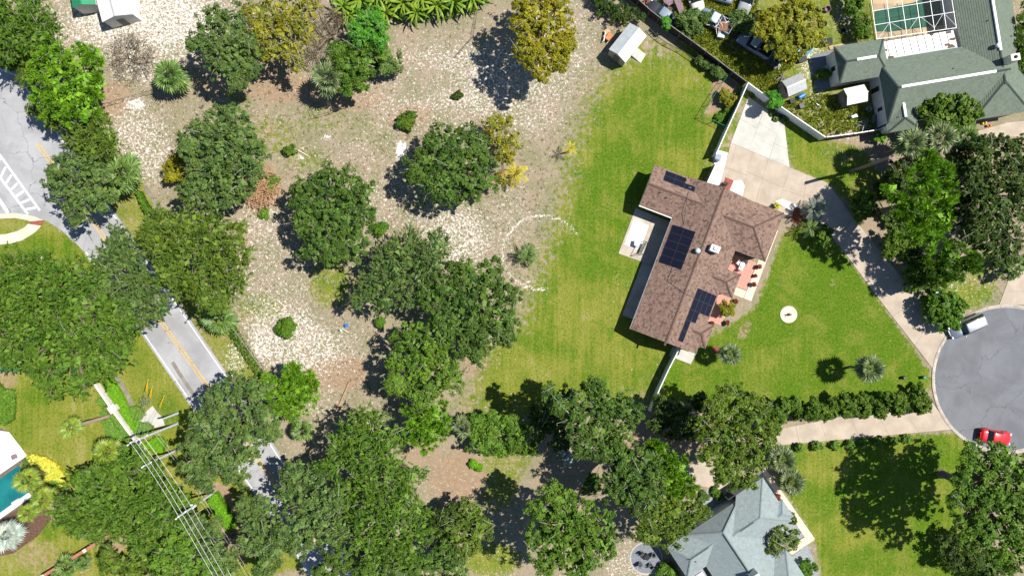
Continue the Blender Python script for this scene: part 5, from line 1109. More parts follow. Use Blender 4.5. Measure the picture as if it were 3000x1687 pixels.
def palm(name, label, px, py, rpx, h, kind='fan', mat='palm', n=20, base=None, trunk='palm_trunk', cat='palm tree', group=None, tr=.17, leafname='frond', elev=(-35, 75)):
    SEED[0] += 1; rs = random.Random(SEED[0]); hx, hy, _ = P(px, py, h); scale = rpx/S*(HC-h)/HC/{'fan': 1.42, 'bigfan': 1.65, 'feather': 1.75, 'banana': 1.8}[kind]
    bx, by = P2(*base) if base else (hx, hy)
    root = thing(name, (bx, by, 0), label, cat, group)
    if h > .6:
        mb = MB(); m_ = 8; pts = []; rad = []
        for i in range(m_+1):
            t_ = i/m_; pts.append((bx+(hx-bx)*t_**1.3, by+(hy-by)*t_**1.3, (h-.1)*t_)); rad.append(tr*(1.25 if i == 0 else 1)*(1+.12*(i % 2))*(1-.15*t_))
        mb.tube(pts, rad, 8); mb.build('trunk', MATS[trunk], root)
    ms = fronds(kind, mat)
    if kind == 'fan': n = max(12, int(n*.72)); scale *= 1.12
    for i in range(n):
        o = link(leafname, ms[i % 3], root); o.location = (hx-bx, hy-by, h-.1); az = i*2.39996+rs.uniform(-.25, .25); t_ = (i+.5)/n; el = R(elev[1]+(elev[0]-elev[1])*t_**.8+rs.uniform(-8, 8))
        o.rotation_euler = (rs.uniform(-.3, .3), -el, az); k = scale*(rs.uniform(.85, 1.12))*(.8+.2*t_); o.scale = (k, k, k)
    return root
palm('fan_palm', 'green fan palm at the road fence below the olive oak', 355, 505, 58, 4.5, mat='palm_green')
palm('fan_palm', 'fan palm standing on the old fence line beside the half bare shrub', 497, 222, 50, 3.2, n=30, mat='palm_green')
palm('fan_palm', 'fan palm hidden among the golden trees', 722, 116, 46, 4, n=22, mat='palm_green')
palm('fan_palm', 'pale fan palm with a round shadow below the dark green tree', 962, 230, 50, 4.5, n=30, mat='palm')
palm('fan_palm', 'bushy fan palm on the verge below the olive oak', 640, 930, 48, 2.5, mat='palm_green')
palm('fan_palm', 'small fan palm beside the lower road tree', 885, 1262, 34, 2.5, n=16, mat='palm_green')
palm('fan_palm', 'small pale fan palm in the shrubs below the back lawn', 1358, 1252, 36, 3.5, n=18)
palm('feather_palm', 'thin bright yellow palm on the lawn edge', 1672, 434, 25, 2.4, 'feather', 'palm_yellow', n=9, base=(1662, 446), tr=.06)
palm('feather_palm', 'yellow green palm beside the reddish sapling', 1512, 508, 42, 2.2, 'feather', 'palm_yellow', n=13, tr=.1)
palm('feather_palm', 'dark green feather palm in the sand ring', 1548, 744, 40, 1.6, 'feather', 'palm_green', n=20, tr=.16)
palm('fan_palm', 'fan palm in the red brick square by the house corner', 2140, 1037, 34, 3.6, n=30, base=(2098, 1031), tr=.13)
palm('fan_palm', 'fan palm with a lamp post on the front lawn', 2548, 1080, 44, 4.6, n=30, base=(2492, 1074), tr=.16)
palm('feather_palm', 'blue grey palm in the red mulch by the garage', 2385, 612, 42, 2.2, 'feather', 'palm_blue', n=24, tr=.2)
palm('feather_palm', 'green drooping palm beside the round dark shrub', 2375, 668, 36, 1.8, 'feather', 'palm_green', n=12, tr=.12)
palm('fan_palm', 'fan palm left of the pair beside the green house entry', 2672, 420, 48, 7, n=28)
palm('fan_palm', 'fan palm right of the pair beside the green house entry', 2755, 405, 48, 7, n=28)
palm('fan_palm', 'dark fan palm below the glossy broad leaved tree', 2830, 405, 38, 5, n=20, mat='palm_green')
palm('fan_palm', 'silvery fan palm upper of two beside the beige walk', 2292, 1345, 42, 3, n=34, mat='palm')
palm('fan_palm', 'silvery fan palm lower of two beside the beige walk', 2318, 1412, 40, 2.5, n=34, mat='palm')
tree('oak_tree', 'dark green tree at the right wall of the green roofed house', 'tree', [(3015, 80, 36), (3020, 140, 34), (3010, 190, 24), (3025, 20, 34)], 5, 'oak_mid', G_OAK)
palm('tall_palm', 'tall leaning palm with pink trunk inside the white wall', 205, 1252, 36, 8.3, 'bigfan', 'palm_lime', n=18, base=(324, 1217), trunk='pink_trunk', tr=.22)
palm('tall_palm', 'tall palm with yellow heart beside the wall pillar', 312, 1322, 42, 6.5, 'bigfan', 'palm_lime', n=20, base=(388, 1300), trunk='pink_trunk', tr=.2)
palm('tall_palm', 'lime fan palm overhanging the pool corner', 78, 1405, 42, 6, 'bigfan', 'palm_lime', n=20, base=(130, 1380), tr=.2)
palm('tall_palm', 'lime fan palm behind the pool terrace wall', 125, 1465, 40, 6, 'bigfan', 'palm_lime', n=18, base=(185, 1438), tr=.2)
palm('tall_palm', 'lowest lime fan palm over the brown mulch', 78, 1502, 32, 6, 'bigfan', 'palm_lime', n=18, base=(140, 1476), tr=.2)
palm('silver_palm', 'silvery white fan palm on brown mulch by the pool', 18, 1568, 50, 4, 'bigfan', 'palm_silver', n=22, base=(70, 1545))
for (x, y, r, lab) in ((195, 1660, 36, 'largest'), (160, 1700, 30, 'lowest'), (245, 1650, 24, 'smallest')):
    palm('fan_palm', lab+' of three low fan palms behind the brick wall', x, y, r, 1.5, n=18, mat='palm_green', group='low palms behind the brick wall')
palm('young_palm', 'young palm in the gravel sand beside the guy wires', 420, 1178, 20, .8, 'feather', 'palm', n=12)
for (x, y, r) in ((1005, 20, 46), (1060, 0, 46), (1110, -10, 50), (1130, 38, 42), (1180, 10, 50), (1235, -5, 50), (1220, 38, 40), (1280, 15, 46), (1330, 5, 46), (1385, -5, 44), (1020, 45, 34), (1310, -25, 46), (1420, -20, 36), (1165, -25, 48)):
    palm('banana_plant', 'banana plant in the bright green clump at the field edge', x, y, r, 1.6, 'banana', 'banana', n=16, cat='banana plant', group='banana clump', leafname='leaf', tr=.14, elev=(-5, 65), trunk='palm_trunk')
tree('oak_tree', 'dark undergrowth beneath the banana clump', 'shrub', [(1030, 10, 40), (1100, 5, 45), (1170, 10, 45), (1240, 10, 45), (1310, -5, 45), (1380, -15, 40)], 1.4, 'shrub', 'banana undergrowth', trunkless=True)
# ---------------------------------------------------------------- fences and walls
plain('vinyl', (.74, .75, .76), .5, .08, 2, spec=.4); plain('dark_wood', (.055, .05, .048), .9, .4, 4); plain('grey_wood', (.21, .19, .17), .9, .35, 4); plain('galvanised', (.42, .43, .44), .5, .15, spec=.5, metal=.3)
plain('rust', (.24, .12, .07), .9, .4, 4); plain('steel_dark', (.06, .06, .065), .5, .25); plain('terracotta', (.40, .17, .11), .9, .3, 5); plain('wood_plain', (.42, .27, .16), .9, .35, 5); plain('limewash', (.70, .64, .60), .9, .2, 3)
plain('black_plastic', (.018, .018, .02), .6, .3); plain('blue_plastic', (.02, .16, .62), .4, .15, spec=.5); plain('yellow_plastic', (.78, .47, .02), .5, .1); plain('green_metal', (.02, .22, .10), .5, .15); plain('orange_paint', (.62, .20, .07), .6, .3, 4)
plain('sky_blue_plastic', (.16, .42, .56), .4, .2, spec=.5); plain('tarp_mauve', (.25, .17, .20), .9, .4, 5); plain('tan_board', (.48, .34, .22), .9, .3, 4); plain('white_plastic', (.72, .72, .72), .5, .1)
def fence(name, label, line, h, mat, cap, panel_len=2.0, post=.12, th=.05, board=.16, hat=0.0, cat='fence', at_top=True):
    """line is the fence top in sketch units; boarded panels between posts"""
    pts = [Vector((*P2(*q, h if at_top else 0), 0)) for q in line]; root = thing(name, tuple(pts[0]), label, cat)
    for i in range(len(pts)-1):
        a, b_ = pts[i], pts[i+1]; d = b_-a; L = d.length; n = max(1, round(L/panel_len)); dn = d.normalized(); rz = math.atan2(dn.y, dn.x)
        for k in range(n):
            p0, p1 = a+d*(k/n), a+d*((k+1)/n); mb = MB(); l = L/n-post; nb = max(2, int(l/board))
            for j in range(nb):
                c = p0+dn*(post/2+l*(j+.5)/nb); mb.box((c.x, c.y, .05+(h-.05)/2), (l/nb-.012, th, h-.06), rz, rnd.random())
            c = (p0+p1)/2; mb.box((c.x, c.y, h*.5), (l, th*.6, h-.12), rz); mb.build('panel', MATS[mat], root)
            mb = MB(); mb.box((c.x, c.y, h+.01), (l, th+.06, .06), rz); mb.build('top_rail', MATS[cap], root)
            mb = MB(); mb.cbox((p0.x, p0.y, (h+.1)/2), (post, post, h+.1), rz, .03); mb.build('post', MATS[cap], root)
        if i == len(pts)-2:
            mb = MB(); mb.cbox((b_.x, b_.y, (h+.1)/2), (post, post, h+.1), rz, .03); mb.build('post', MATS[cap], root)
    return root
fence('fence', 'dark weathered board fence between sandy field and junk yard', [(1838, -30), (1905, 30), (1960, 72), (2030, 122), (2110, 182), (2188, 240)], 1.9, 'dark_wood', 'grey_wood')
fence('fence', 'white vinyl fence between the grey slabs and the junk yard', [(2192, 243), (2260, 293), (2330, 342), (2418, 402)], 1.9, 'vinyl', 'vinyl')
fence('fence', 'white vinyl fence from the yard corner to the white pad', [(2191, 245), (2160, 315), (2130, 380), (2108, 430), (2098, 452)], 1.9, 'vinyl', 'vinyl')
fence('fence', 'short grey panel fence from the white pad to the brown house', [(2097, 482), (2072, 536)], 1.8, 'grey_wood', 'vinyl')
fence('fence', 'grey fence between the junk yard corner and the green house', [(2422, 402), (2500, 392), (2588, 378)], 1.7, 'grey_wood', 'galvanised')
fence('fence', 'white vinyl fence running from the brown house to the lower oaks', [(1990, 1022), (1960, 1080), (1932, 1140), (1906, 1204)], 1.8, 'vinyl', 'vinyl', th=.06)
def wire_fence(name, label, line, h, mat, span=2.4, r=.025, mesh=.3, cat='fence', post=.035):
    pts = [Vector((*P2(*q), 0)) for q in line]; root = thing(name, tuple(pts[0]), label, cat)
    w = MB()
    for i in range(len(pts)-1):
        a, b_ = pts[i], pts[i+1]; d = b_-a; n = max(1, round(d.length/span))
        for k in range(n+(i == len(pts)-2)):
            p0 = a+d*(k/n); mb = MB(); mb.tube([(p0.x, p0.y, 0), (p0.x, p0.y, h+.03)], post, 6); mb.build('post', MATS[mat], root)
        mb = MB(); mb.tube([(a.x, a.y, h), (b_.x, b_.y, h)], r, 5); mb.build('top_rail', MATS[mat], root)
        m_ = int(d.length/mesh)
        for k in range(m_):
            p0 = a+d*(k/m_); p1 = a+d*min(1, (k+1.5)/m_); w.tube([(p0.x, p0.y, 0.02), (p1.x, p1.y, h)], .006, 3, False); w.tube([(p1.x, p1.y, 0.02), (p0.x, p0.y, h)], .006, 3, False)
    w.build('wire_mesh', MATS[mat], root, kind='stuff')
    return root
wire_fence('chain_link_fence', 'chain link fence with grey rail along the field beside the road', [(672, 930), (700, 968), (730, 1010), (760, 1052), (800, 1100), (830, 1180), (895, 1235), (940, 1310)], 1.3, 'galvanised')
wire_fence('wire_fence', 'old wire fence crossing the sand from the pine to the fan palm', [(270, 323), (330, 308), (400, 288), (470, 268), (560, 240), (600, 228)], 1.1, 'steel_dark')
wire_fence('wire_fence', 'leaning wire fence corner near the pale fan palm', [(915, 320), (925, 346), (965, 336), (1010, 318)], 1.0, 'steel_dark')
wire_fence('wire_fence', 'low dark wire edging along the sandy strip by the dark fence', [(1900, 90), (1925, 115), (1950, 132), (1990, 152), (2030, 178), (2070, 205), (2118, 228)], .7, 'steel_dark', mesh=.15, r=.045)
wire_fence('wire_fence', 'wire cage fence left of the banana clump shadow corner', [(1352, 44), (1400, 30), (1386, 112), (1336, 168)], .6, 'steel_dark', r=.02)
wire_fence('garden_netting', 'green netting fence round the small vegetable garden', [(2136, 212), (2092, 275), (2050, 345), (2118, 376), (2150, 310)], 1.2, 'green_metal', span=1.5, mesh=.18, r=.03)
# masonry garden wall with pillars (left yard)
w_ = thing('garden_wall', P(335, 1215), 'low white garden wall with square capped pillars beside lime ground cover', 'wall')
line = [(276, 1126), (326, 1198), (395, 1292), (410, 1316)]
for i in range(3):
    a, b_ = Vector((*P2(*line[i], 1.0), 0)), Vector((*P2(*line[i+1], 1.0), 0)); d = b_-a; n = max(1, int(d.length/.55)); rz = math.atan2(d.y, d.x)
    c = (a+b_)/2; mb = MB(); mb.box((c.x, c.y, .45), (d.length, .26, .9), rz); mb.build('wall_body', MATS['limewash'], w_)
    for k in range(n):
        c = a+d*((k+.5)/n); mb = MB(); mb.cbox((c.x, c.y, .96), (d.length/n-.015, .3, .12), rz, .03); mb.build('coping_stone', MATS['limewash'], w_)
for q in ((327, 1198), (408, 1316)):
    x, y = P2(*q, 1.3); rz = math.atan2(-.81, .58); mb = MB(); mb.box((x, y, .6), (.8, .8, 1.2), rz); pi_ = mb.build('pillar', MATS['limewash'], w_)
    mb = MB(); mb.cbox((x, y, 1.26), (1.0, 1.0, .14), rz, .05); mb.build('pillar_cap', MATS['limewash'], pi_)
w_ = thing('brick_wall', P(250, 1610), 'red brick garden wall with terracotta coping at the lower yard', 'wall')
a, b_ = Vector((*P2(120, 1690, 1.2), 0)), Vector((*P2(322, 1566, 1.2), 0)); d = b_-a; rz = math.atan2(d.y, d.x); c = (a+b_)/2
mb = MB(); mb.box((c.x, c.y, .6), (d.length, .24, 1.15), rz); mb.build('wall_body', MATS['brick_red'], w_)
n = int(d.length/.45)
for k in range(n):
    c = a+d*((k+.5)/n); mb = MB(); mb.cbox((c.x, c.y, 1.22), (d.length/n-.012, .42, .1), rz, .03); mb.build('coping_stone', MATS['terracotta' if k % 14 else 'limewash'], w_)
# ---------------------------------------------------------------- pool terrace, lower left
tw = pad('terrace', [(-60, 1230), (24, 1262), (44, 1290), (80, 1335), (60, 1360), (0, 1404), (-60, 1440)])
slab_quad(tw, (-60, 1255), (26, 1264), (80, 1334), (-60, 1430), [0, .25, .5, .75, 1], [0, .33, .66, 1], .05, 'concrete_white', name='paver')
sheet('pool_water', [(-60, 1440), (0, 1402), (56, 1362), (80, 1400), (85, 1445), (50, 1472), (0, 1505), (-60, 1545)], .03, 'pool_water')
cp = pad('pool_coping', [(84, 1442), (96, 1452), (62, 1484), (0, 1522), (-60, 1560), (-60, 1542), (0, 1502), (50, 1470)])
slab_quad(cp, (84, 1442), (96, 1452), (-60, 1562), (-60, 1544), [0, 1], [i/10 for i in range(11)], .06, 'concrete_white', name='coping_stone')
sheet('mulch_bed', [(96, 1456), (140, 1475), (150, 1520), (110, 1570), (40, 1620), (-60, 1640), (-60, 1565)], .012, 'brown_mulch')
mb = MB(); x, y = P2(46, 1336); mb.cbox((x, y, .33), (.75, .55, .12), .5, .04)
for sx in (-.3, .3):
    for sy in (-.2, .2): mb.box((x+sx, y+sy, .16), (.05, .05, .28))
tag(mb.build('side_table', MATS['tarp_mauve']), 'small dark table on the white pool terrace', 'table')
mb = MB(); x, y = P2(52, 1470); mb.cbox((x, y, .3), (.9, .7, .5), .55, .08); tag(mb.build('pool_step_box', MATS['limewash']), 'pale stone block beside the turquoise pool', 'stone block')
sheet('green_tarp', [(0, 1075), (30, 1072), (68, 1078), (64, 1088), (2, 1090)], .02, 'green_metal')
mb = MB(); x, y = P2(2, 1134); mb.box((x, y, 1.4), (.7, .4, .05), .4); mb.box((x, y, .7), (.06, .06, 1.4)); tag(mb.build('board_sign', MATS['white_plastic']), 'white board on a post at the left yard edge', 'board')

# ---------------------------------------------------------------- sheds
plain('shed_shaded_slope', (.40, .44, .45), .5, .12, 2, spec=.4)  # slope of the white roof facing away from the sun, shade put into its grey
def shed(name, label, ridge, half_px, h_eave, h_ridge, walls, roof, roof2=None, over=.1, cat='shed', door=None):
    """ridge: two sketch points at ridge height; half_px: half width at the eaves"""
    a, b_ = Vector((*P2(*ridge[0], h_ridge), 0)), Vector((*P2(*ridge[1], h_ridge), 0)); d = b_-a; dn = d.normalized(); s_ = Vector((-dn.y, dn.x, 0)); w = half_px/S*(HC-h_eave)/HC; L = d.length; c = (a+b_)/2
    root = thing(name, (c.x, c.y, 0), label, cat)
    mb = MB(); A, B = a+dn*over, b_-dn*over; ww = w-.08
    vs = [A-s_*ww, B-s_*ww, B+s_*ww, A+s_*ww]; v3 = [(p_.x, p_.y, 0) for p_ in vs]+[(p_.x, p_.y, h_eave) for p_ in vs]+[(A.x, A.y, h_ridge-.05), (B.x, B.y, h_ridge-.05)]
    mb.mesh(v3, [(0, 1, 5, 4), (2, 3, 7, 6), (0, 4, 8, 7, 3), (1, 2, 6, 9, 5)]); mb.build('wall', MATS[walls], root)
    for sg, rm in ((-1, roof), (1, roof2 or roof)):
        n = max(3, int(L/.6))
        for k in range(n):
            mb = MB(); p0, p1 = a+d*(k/n), a+d*((k+1)/n)-dn*.008; e0, e1 = p0+s_*sg*w, p1+s_*sg*w; ze = h_eave-.02
            top = [(p0.x, p0.y, h_ridge+.03), (p1.x, p1.y, h_ridge+.03), (e1.x, e1.y, ze+.03), (e0.x, e0.y, ze+.03)]
            mb.mesh([(q[0], q[1], q[2]-.05) for q in top]+top, [(3, 2, 1, 0), (4, 5, 6, 7), (0, 1, 5, 4), (1, 2, 6, 5), (2, 3, 7, 6), (3, 0, 4, 7)]); mb.build('roof_panel', MATS[rm], root)
    mb = MB(); mb.box((c.x, c.y, h_ridge+.05), (L+.04, .16, .05), math.atan2(d.y, d.x)); mb.build('ridge_cap', MATS[roof], root)
    if door:
        e = B+dn*.09 if door > 0 else A-dn*.09
        mb = MB(); mb.box((e.x, e.y, .95), (.05, .9, 1.8), math.atan2(d.y, d.x)); mb.build('door', MATS['grey_wood'], root)
    return root
shed('shed', 'white metal roofed shed with ramp at the edge of back lawn', [(1872, 82), (1810, 160)], 31, 2.2, 2.8, 'stucco_tan', 'shed_shaded_slope', 'white_metal', door=1)  # left slope gets the shaded copy of the white roof
mb = MB(); q = [P2(1866, 143), P2(1892, 161), P2(1877, 186), P2(1850, 166)]
mb.mesh([(*q[0], .32), (*q[1], .05), (*q[2], .05), (*q[3], .32), (*q[0], 0), (*q[1], 0), (*q[2], 0), (*q[3], 0)], [(3, 2, 1, 0), (0, 1, 5, 4), (1, 2, 6, 5), (2, 3, 7, 6), (3, 0, 4, 7)]); tag(mb.build('ramp', MATS['concrete_grey']), 'pale sloping ramp at the side of the white roofed shed', 'ramp')
shed('shed', 'white walled shed with silver roof on white sand at the field corner', [(335, 48), (312, -40)], 46, 2.4, 3.1, 'stucco_white', 'galvanised', 'white_metal', door=-1)
shed('shed', 'green roofed shed beside the white shed', [(238, 14), (226, -60)], 34, 2.3, 2.9, 'stucco_white', 'green_metal')
shed('shed', 'grey metal shed beside the white fence in the junk yard', [(2305, 258), (2360, 234)], 25, 2.0, 2.5, 'grey_wood', 'galvanised', 'galvanised', door=-1)
shed('shed', 'weathered white shed by the green house wall', [(2482, 282), (2543, 269)], 25, 2.1, 2.6, 'grey_wood', 'stucco_white', door=-1)

# ---------------------------------------------------------------- cars
def carpaint(name, col, rough=.28, metal=.0):
    m, t, b, out = newmat(name); n1 = noise(t, wpos(t), 2.5, 3); t.links.new(mixc(t, math_(t, 'MULTIPLY', n1, .3), col, tuple(c*.6 for c in col)), b.inputs['Base Color'])
    b.inputs['Roughness'].default_value = rough; b.inputs['Metallic'].default_value = metal; b.inputs['Coat Weight'].default_value = .5; b.inputs['Coat Roughness'].default_value = .08
carpaint('silver_paint', (.20, .23, .28), .38, .4); carpaint('silver_roof', (.22, .24, .27), .4, .3); carpaint('red_paint', (.52, .012, .018)); carpaint('black_paint', (.02, .02, .028), .45); carpaint('blue_grey_paint', (.15, .20, .27), .5); carpaint('old_white', (.52, .50, .46), .6); carpaint('grey_paint', (.24, .25, .27), .6)
def wheel(root, x, y, r=.33, w=.22):
    mb = MB(); prof = [(r*.62, -w/2), (r*.95, -w/2), (r, -w/2+.04), (r, w/2-.04), (r*.95, w/2), (r*.62, w/2)]; n = 16; vs = []; fs = []
    for (rr, yy) in prof:
        for k in range(n): a = 2*math.pi*k/n; vs.append((x+rr*math.cos(a), y+yy, r+rr*math.sin(a)))
    for i in range(len(prof)-1):
        for k in range(n): j = (k+1) % n; fs.append((i*n+k, i*n+j, (i+1)*n+j, (i+1)*n+k))
    mb.mesh(vs, fs); t_ = mb.build('wheel', MATS['black_plastic'], root)
    mb = MB(); vs = [(x+r*.62*math.cos(2*math.pi*k/n), y+s2, r+r*.62*math.sin(2*math.pi*k/n)) for s2 in (-w/2+.02, w/2-.02) for k in range(n)]; mb.mesh(vs, [tuple(range(n)), tuple(range(n, 2*n))]); mb.build('rim', MATS['galvanised'], t_)
def car(name, label, px, py, heading, paint, Lc=4.5, Wc=1.82, Hc=1.45, kind='sedan', roofmat=None, cat='car', sunroof=False, group=None, glass='car_glass'):
    root = thing(name, (0, 0, 0), label, cat, group); h = Wc/2; hood = {'sedan': .92, 'suv': 1.05, 'pickup': 1.02}[kind]; tail = {'sedan': .98, 'suv': 1.12, 'pickup': .95}[kind]
    ws0, ws1, rg1, rg0 = {'sedan': (.30, .42, .70, .83), 'suv': (.27, .37, .93, .985), 'pickup': (.27, .36, .55, .58)}[kind]   # fractions from the nose
    def X(f): return Lc/2-f*Lc
    secs = []
    for f, wf, z in ((0, .72, .55), (.015, .84, .66), (.06, .95, .74), (.15, 1, hood*.93), (ws0, 1, hood), (.5, 1, hood+.02), (rg0 if kind != 'pickup' else .6, 1, tail), (.93, .97, tail*.98), (.985, .88, tail*.9), (1, .78, .62)):
        w = h*wf; secs.append([(X(f), -w*.9, .2), (X(f), -w, .45), (X(f), -w*.99, z*.78), (X(f), -w*.9, z), (X(f), -w*.45, z+.035), (X(f), 0, z+.045), (X(f), w*.45, z+.035), (X(f), w*.9, z), (X(f), w*.99, z*.78), (X(f), w, .45), (X(f), w*.9, .2)])
    mb = MB(); n = 11; vs = [p_ for s2 in secs for p_ in s2]; fs = [(i*n+k, i*n+k+1, (i+1)*n+k+1, (i+1)*n+k) for i in range(len(secs)-1) for k in range(n-1)]
    fs += [tuple(range(n)), tuple(range((len(secs)-1)*n, len(secs)*n))[::-1], ] + [(i*n, (i+1)*n, (i+1)*n+n-1, i*n+n-1) for i in range(len(secs)-1)]
    mb.mesh(vs, fs); body = mb.build('body', MATS[paint], root, smooth=True)
    zb = hood+.0; zt = Hc; wi, wo2 = h*.70, h*.88
    lo = [(X(ws0), wo2*.94), (X(rg0), wo2*.94)]; 
    # cabin frame
    mb = MB(); A = [(X(ws0), -wo2, zb), (X(ws0), wo2, zb), (X(rg0), wo2, zb), (X(rg0), -wo2, zb)]; B = [(X(ws1), -wi, zt), (X(ws1), wi, zt), (X(rg1), wi, zt), (X(rg1), -wi, zt)]
    mb.mesh(A+B, [(0, 1, 5, 4), (1, 2, 6, 5), (2, 3, 7, 6), (3, 0, 4, 7)]); mb.build('cabin', MATS['black_plastic'], root)
    mb = MB(); e = .03; cr = .05
    pts = [(X(ws1)+e, -wi-e), (X(ws1)+e, wi+e), (X(rg1)-e, wi+e), (X(rg1)-e, -wi-e)]; inn = [(X(ws1)-.12, -wi+.14), (X(ws1)-.12, wi-.14), (X(rg1)+.12, wi-.14), (X(rg1)+.12, -wi+.14)]
    mb.mesh([(x, y, zt-.03) for x, y in pts]+[(x, y, zt+.01) for x, y in pts]+[(x, y, zt+.01+cr) for x, y in inn], [(0, 1, 5, 4), (1, 2, 6, 5), (2, 3, 7, 6), (3, 0, 4, 7), (4, 5, 9, 8), (5, 6, 10, 9), (6, 7, 11, 10), (7, 4, 8, 11), (8, 9, 10, 11)]); ro = mb.build('roof', MATS[roofmat or paint], root, smooth=True)
    if sunroof:
        mb = MB(); xc = X(ws1+.11); mb.box((xc, 0, zt+.065), (.6, wi*1.3, .012)); mb.build('sunroof', MATS[glass], ro)
    def pane(nm, q, push):
        c = sum((Vector(p_) for p_ in q), Vector())/4; nv = (Vector(q[1])-Vector(q[0])).cross(Vector(q[2])-Vector(q[0])).normalized()
        if nv.dot(c-Vector((0, 0, zb))) < 0: nv = -nv
        mb = MB(); mb.face([tuple(c+(Vector(p_)-c)*.93+nv*push) for p_ in q]); mb.build(nm, MATS[glass], root)
    pane('windshield', [A[0], A[1], B[1], B[0]], .012); pane('rear_window', [A[2], A[3], B[3], B[2]], .012)
    nd = 2 if kind != 'pickup' else 1
    for sgi, (i0, i1) in enumerate(((1, 2), (3, 0))):
        for k in range(nd):
            q0, q1 = k/nd, (k+1)/nd; a0, a1, b0, b1 = Vector(A[i0]), Vector(A[i1]), Vector(B[i0]), Vector(B[i1])
            pane('side_window', [tuple(a0.lerp(a1, q0)), tuple(a0.lerp(a1, q1)), tuple(b0.lerp(b1, q1)), tuple(b0.lerp(b1, q0))], .012)
    for sg in (-1, 1):
        mb = MB(); mb.cbox((X(ws0+.06), sg*(h+.08), hood+.04), (.14, .2, .12), 0, .03); mb.build('mirror', MATS[paint], root)
        mb = MB(); mb.cbox((X(.03), sg*h*.68, .66), (.22, .34, .12), sg*-.3, .03); mb.build('headlight', MATS['white_plastic'], root)
        mb = MB(); mb.cbox((X(.985), sg*h*.74, .72), (.1, .26, .16), 0, .03); mb.build('tail_light', MATS['brick_red'], root)
        for f in (.17, .79): wheel(root, X(f), sg*(h-.1))
    if kind == 'suv':
        for sg in (-1, 1): mb = MB(); mb.tube([(X(ws1+.03), sg*wi*.9, zt+.05), (X(.5), sg*wi*.9, zt+.1), (X(rg1-.03), sg*wi*.9, zt+.05)], .025, 5); mb.build('roof_rail', MATS['black_plastic'], ro)
    if kind == 'pickup':
        mb = MB(); x0, x1 = X(.61), X(.985); mb.box(((x0+x1)/2, 0, tail+.05), (x0-x1-.1, Wc*.8, .02)); mb.build('bed_floor', MATS['black_plastic'], root)
        for sg in (-1, 1): mb = MB(); mb.box(((x0+x1)/2, sg*h*.9, tail+.16), (x0-x1, .1, .3)); mb.build('bed_side', MATS[paint], root)
        for xx in (x0, x1): mb = MB(); mb.box((xx, 0, tail+.16), (.08, Wc*.86, .3)); mb.build('tailgate' if xx == x1 else 'bed_front', MATS[paint], root)
    mb = MB(); mb.box((X(.004), 0, .42), (.04, .5, .12)); mb.build('number_plate', MATS['white_plastic'], root)
    mb = MB(); mb.box((X(.02), 0, .36), (.12, Wc*.86, .16)); mb.build('bumper', MATS['black_plastic'], root)
    x, y = P2(px, py, 0); root.location = (x, y, .012 if cat == 'car' else 0); root.rotation_euler = (0, 0, heading)
    return root
car('parked_car', 'silver sport utility car parked at the kerb beside the largest round shrub', 2822, 955, math.atan2(-.40, -.915), 'silver_paint', 4.8, 1.95, 1.75, 'suv', 'silver_roof')
car('parked_car', 'bright red hatchback parked at the kerb partly under the big oak', 2906, 1276, math.atan2(-.16, .985), 'red_paint', 4.1, 1.8, 1.5, 'sedan')
G_J = 'derelict vehicles in the junk yard'
car('derelict_car', 'black derelict car against the dark fence', 1937, 48, math.atan2(.62, -.78), 'black_paint', 4.6, 1.8, 1.4, 'sedan', 'blue_grey_paint', 'car', group=G_J)
car('derelict_pickup', 'blue grey pickup loaded with scrap wood in the junk yard', 2090, 68, math.atan2(.5, -.87), 'blue_grey_paint', 4.9, 1.85, 1.6, 'pickup', 'pale_blue_metal', 'pickup', group=G_J)
car('derelict_pickup', 'dull grey pickup under the yellow and russet tree', 2207, 138, math.atan2(.52, -.85), 'grey_paint', 4.9, 1.85, 1.6, 'pickup', 'galvanised', 'pickup', group=G_J)
car('derelict_pickup', 'cream pickup with open bed behind the dark sedan row', 2030, -6, math.atan2(-.95, .3), 'old_white', 4.6, 1.8, 1.5, 'pickup', 'old_white', 'pickup', group=G_J)
car('derelict_car', 'dark blue car nose at the top of the junk yard', 2095, -12, math.atan2(.3, -.95), 'blue_grey_paint', 4.6, 1.8, 1.4, 'sedan', 'grey_paint', 'car', group=G_J)
car('derelict_car', 'scuffed silver car roof near the autumn tree', 2186, 2, math.atan2(-.9, -.35), 'grey_paint', 4.2, 1.75, 1.4, 'sedan', 'galvanised', 'car', group=G_J)

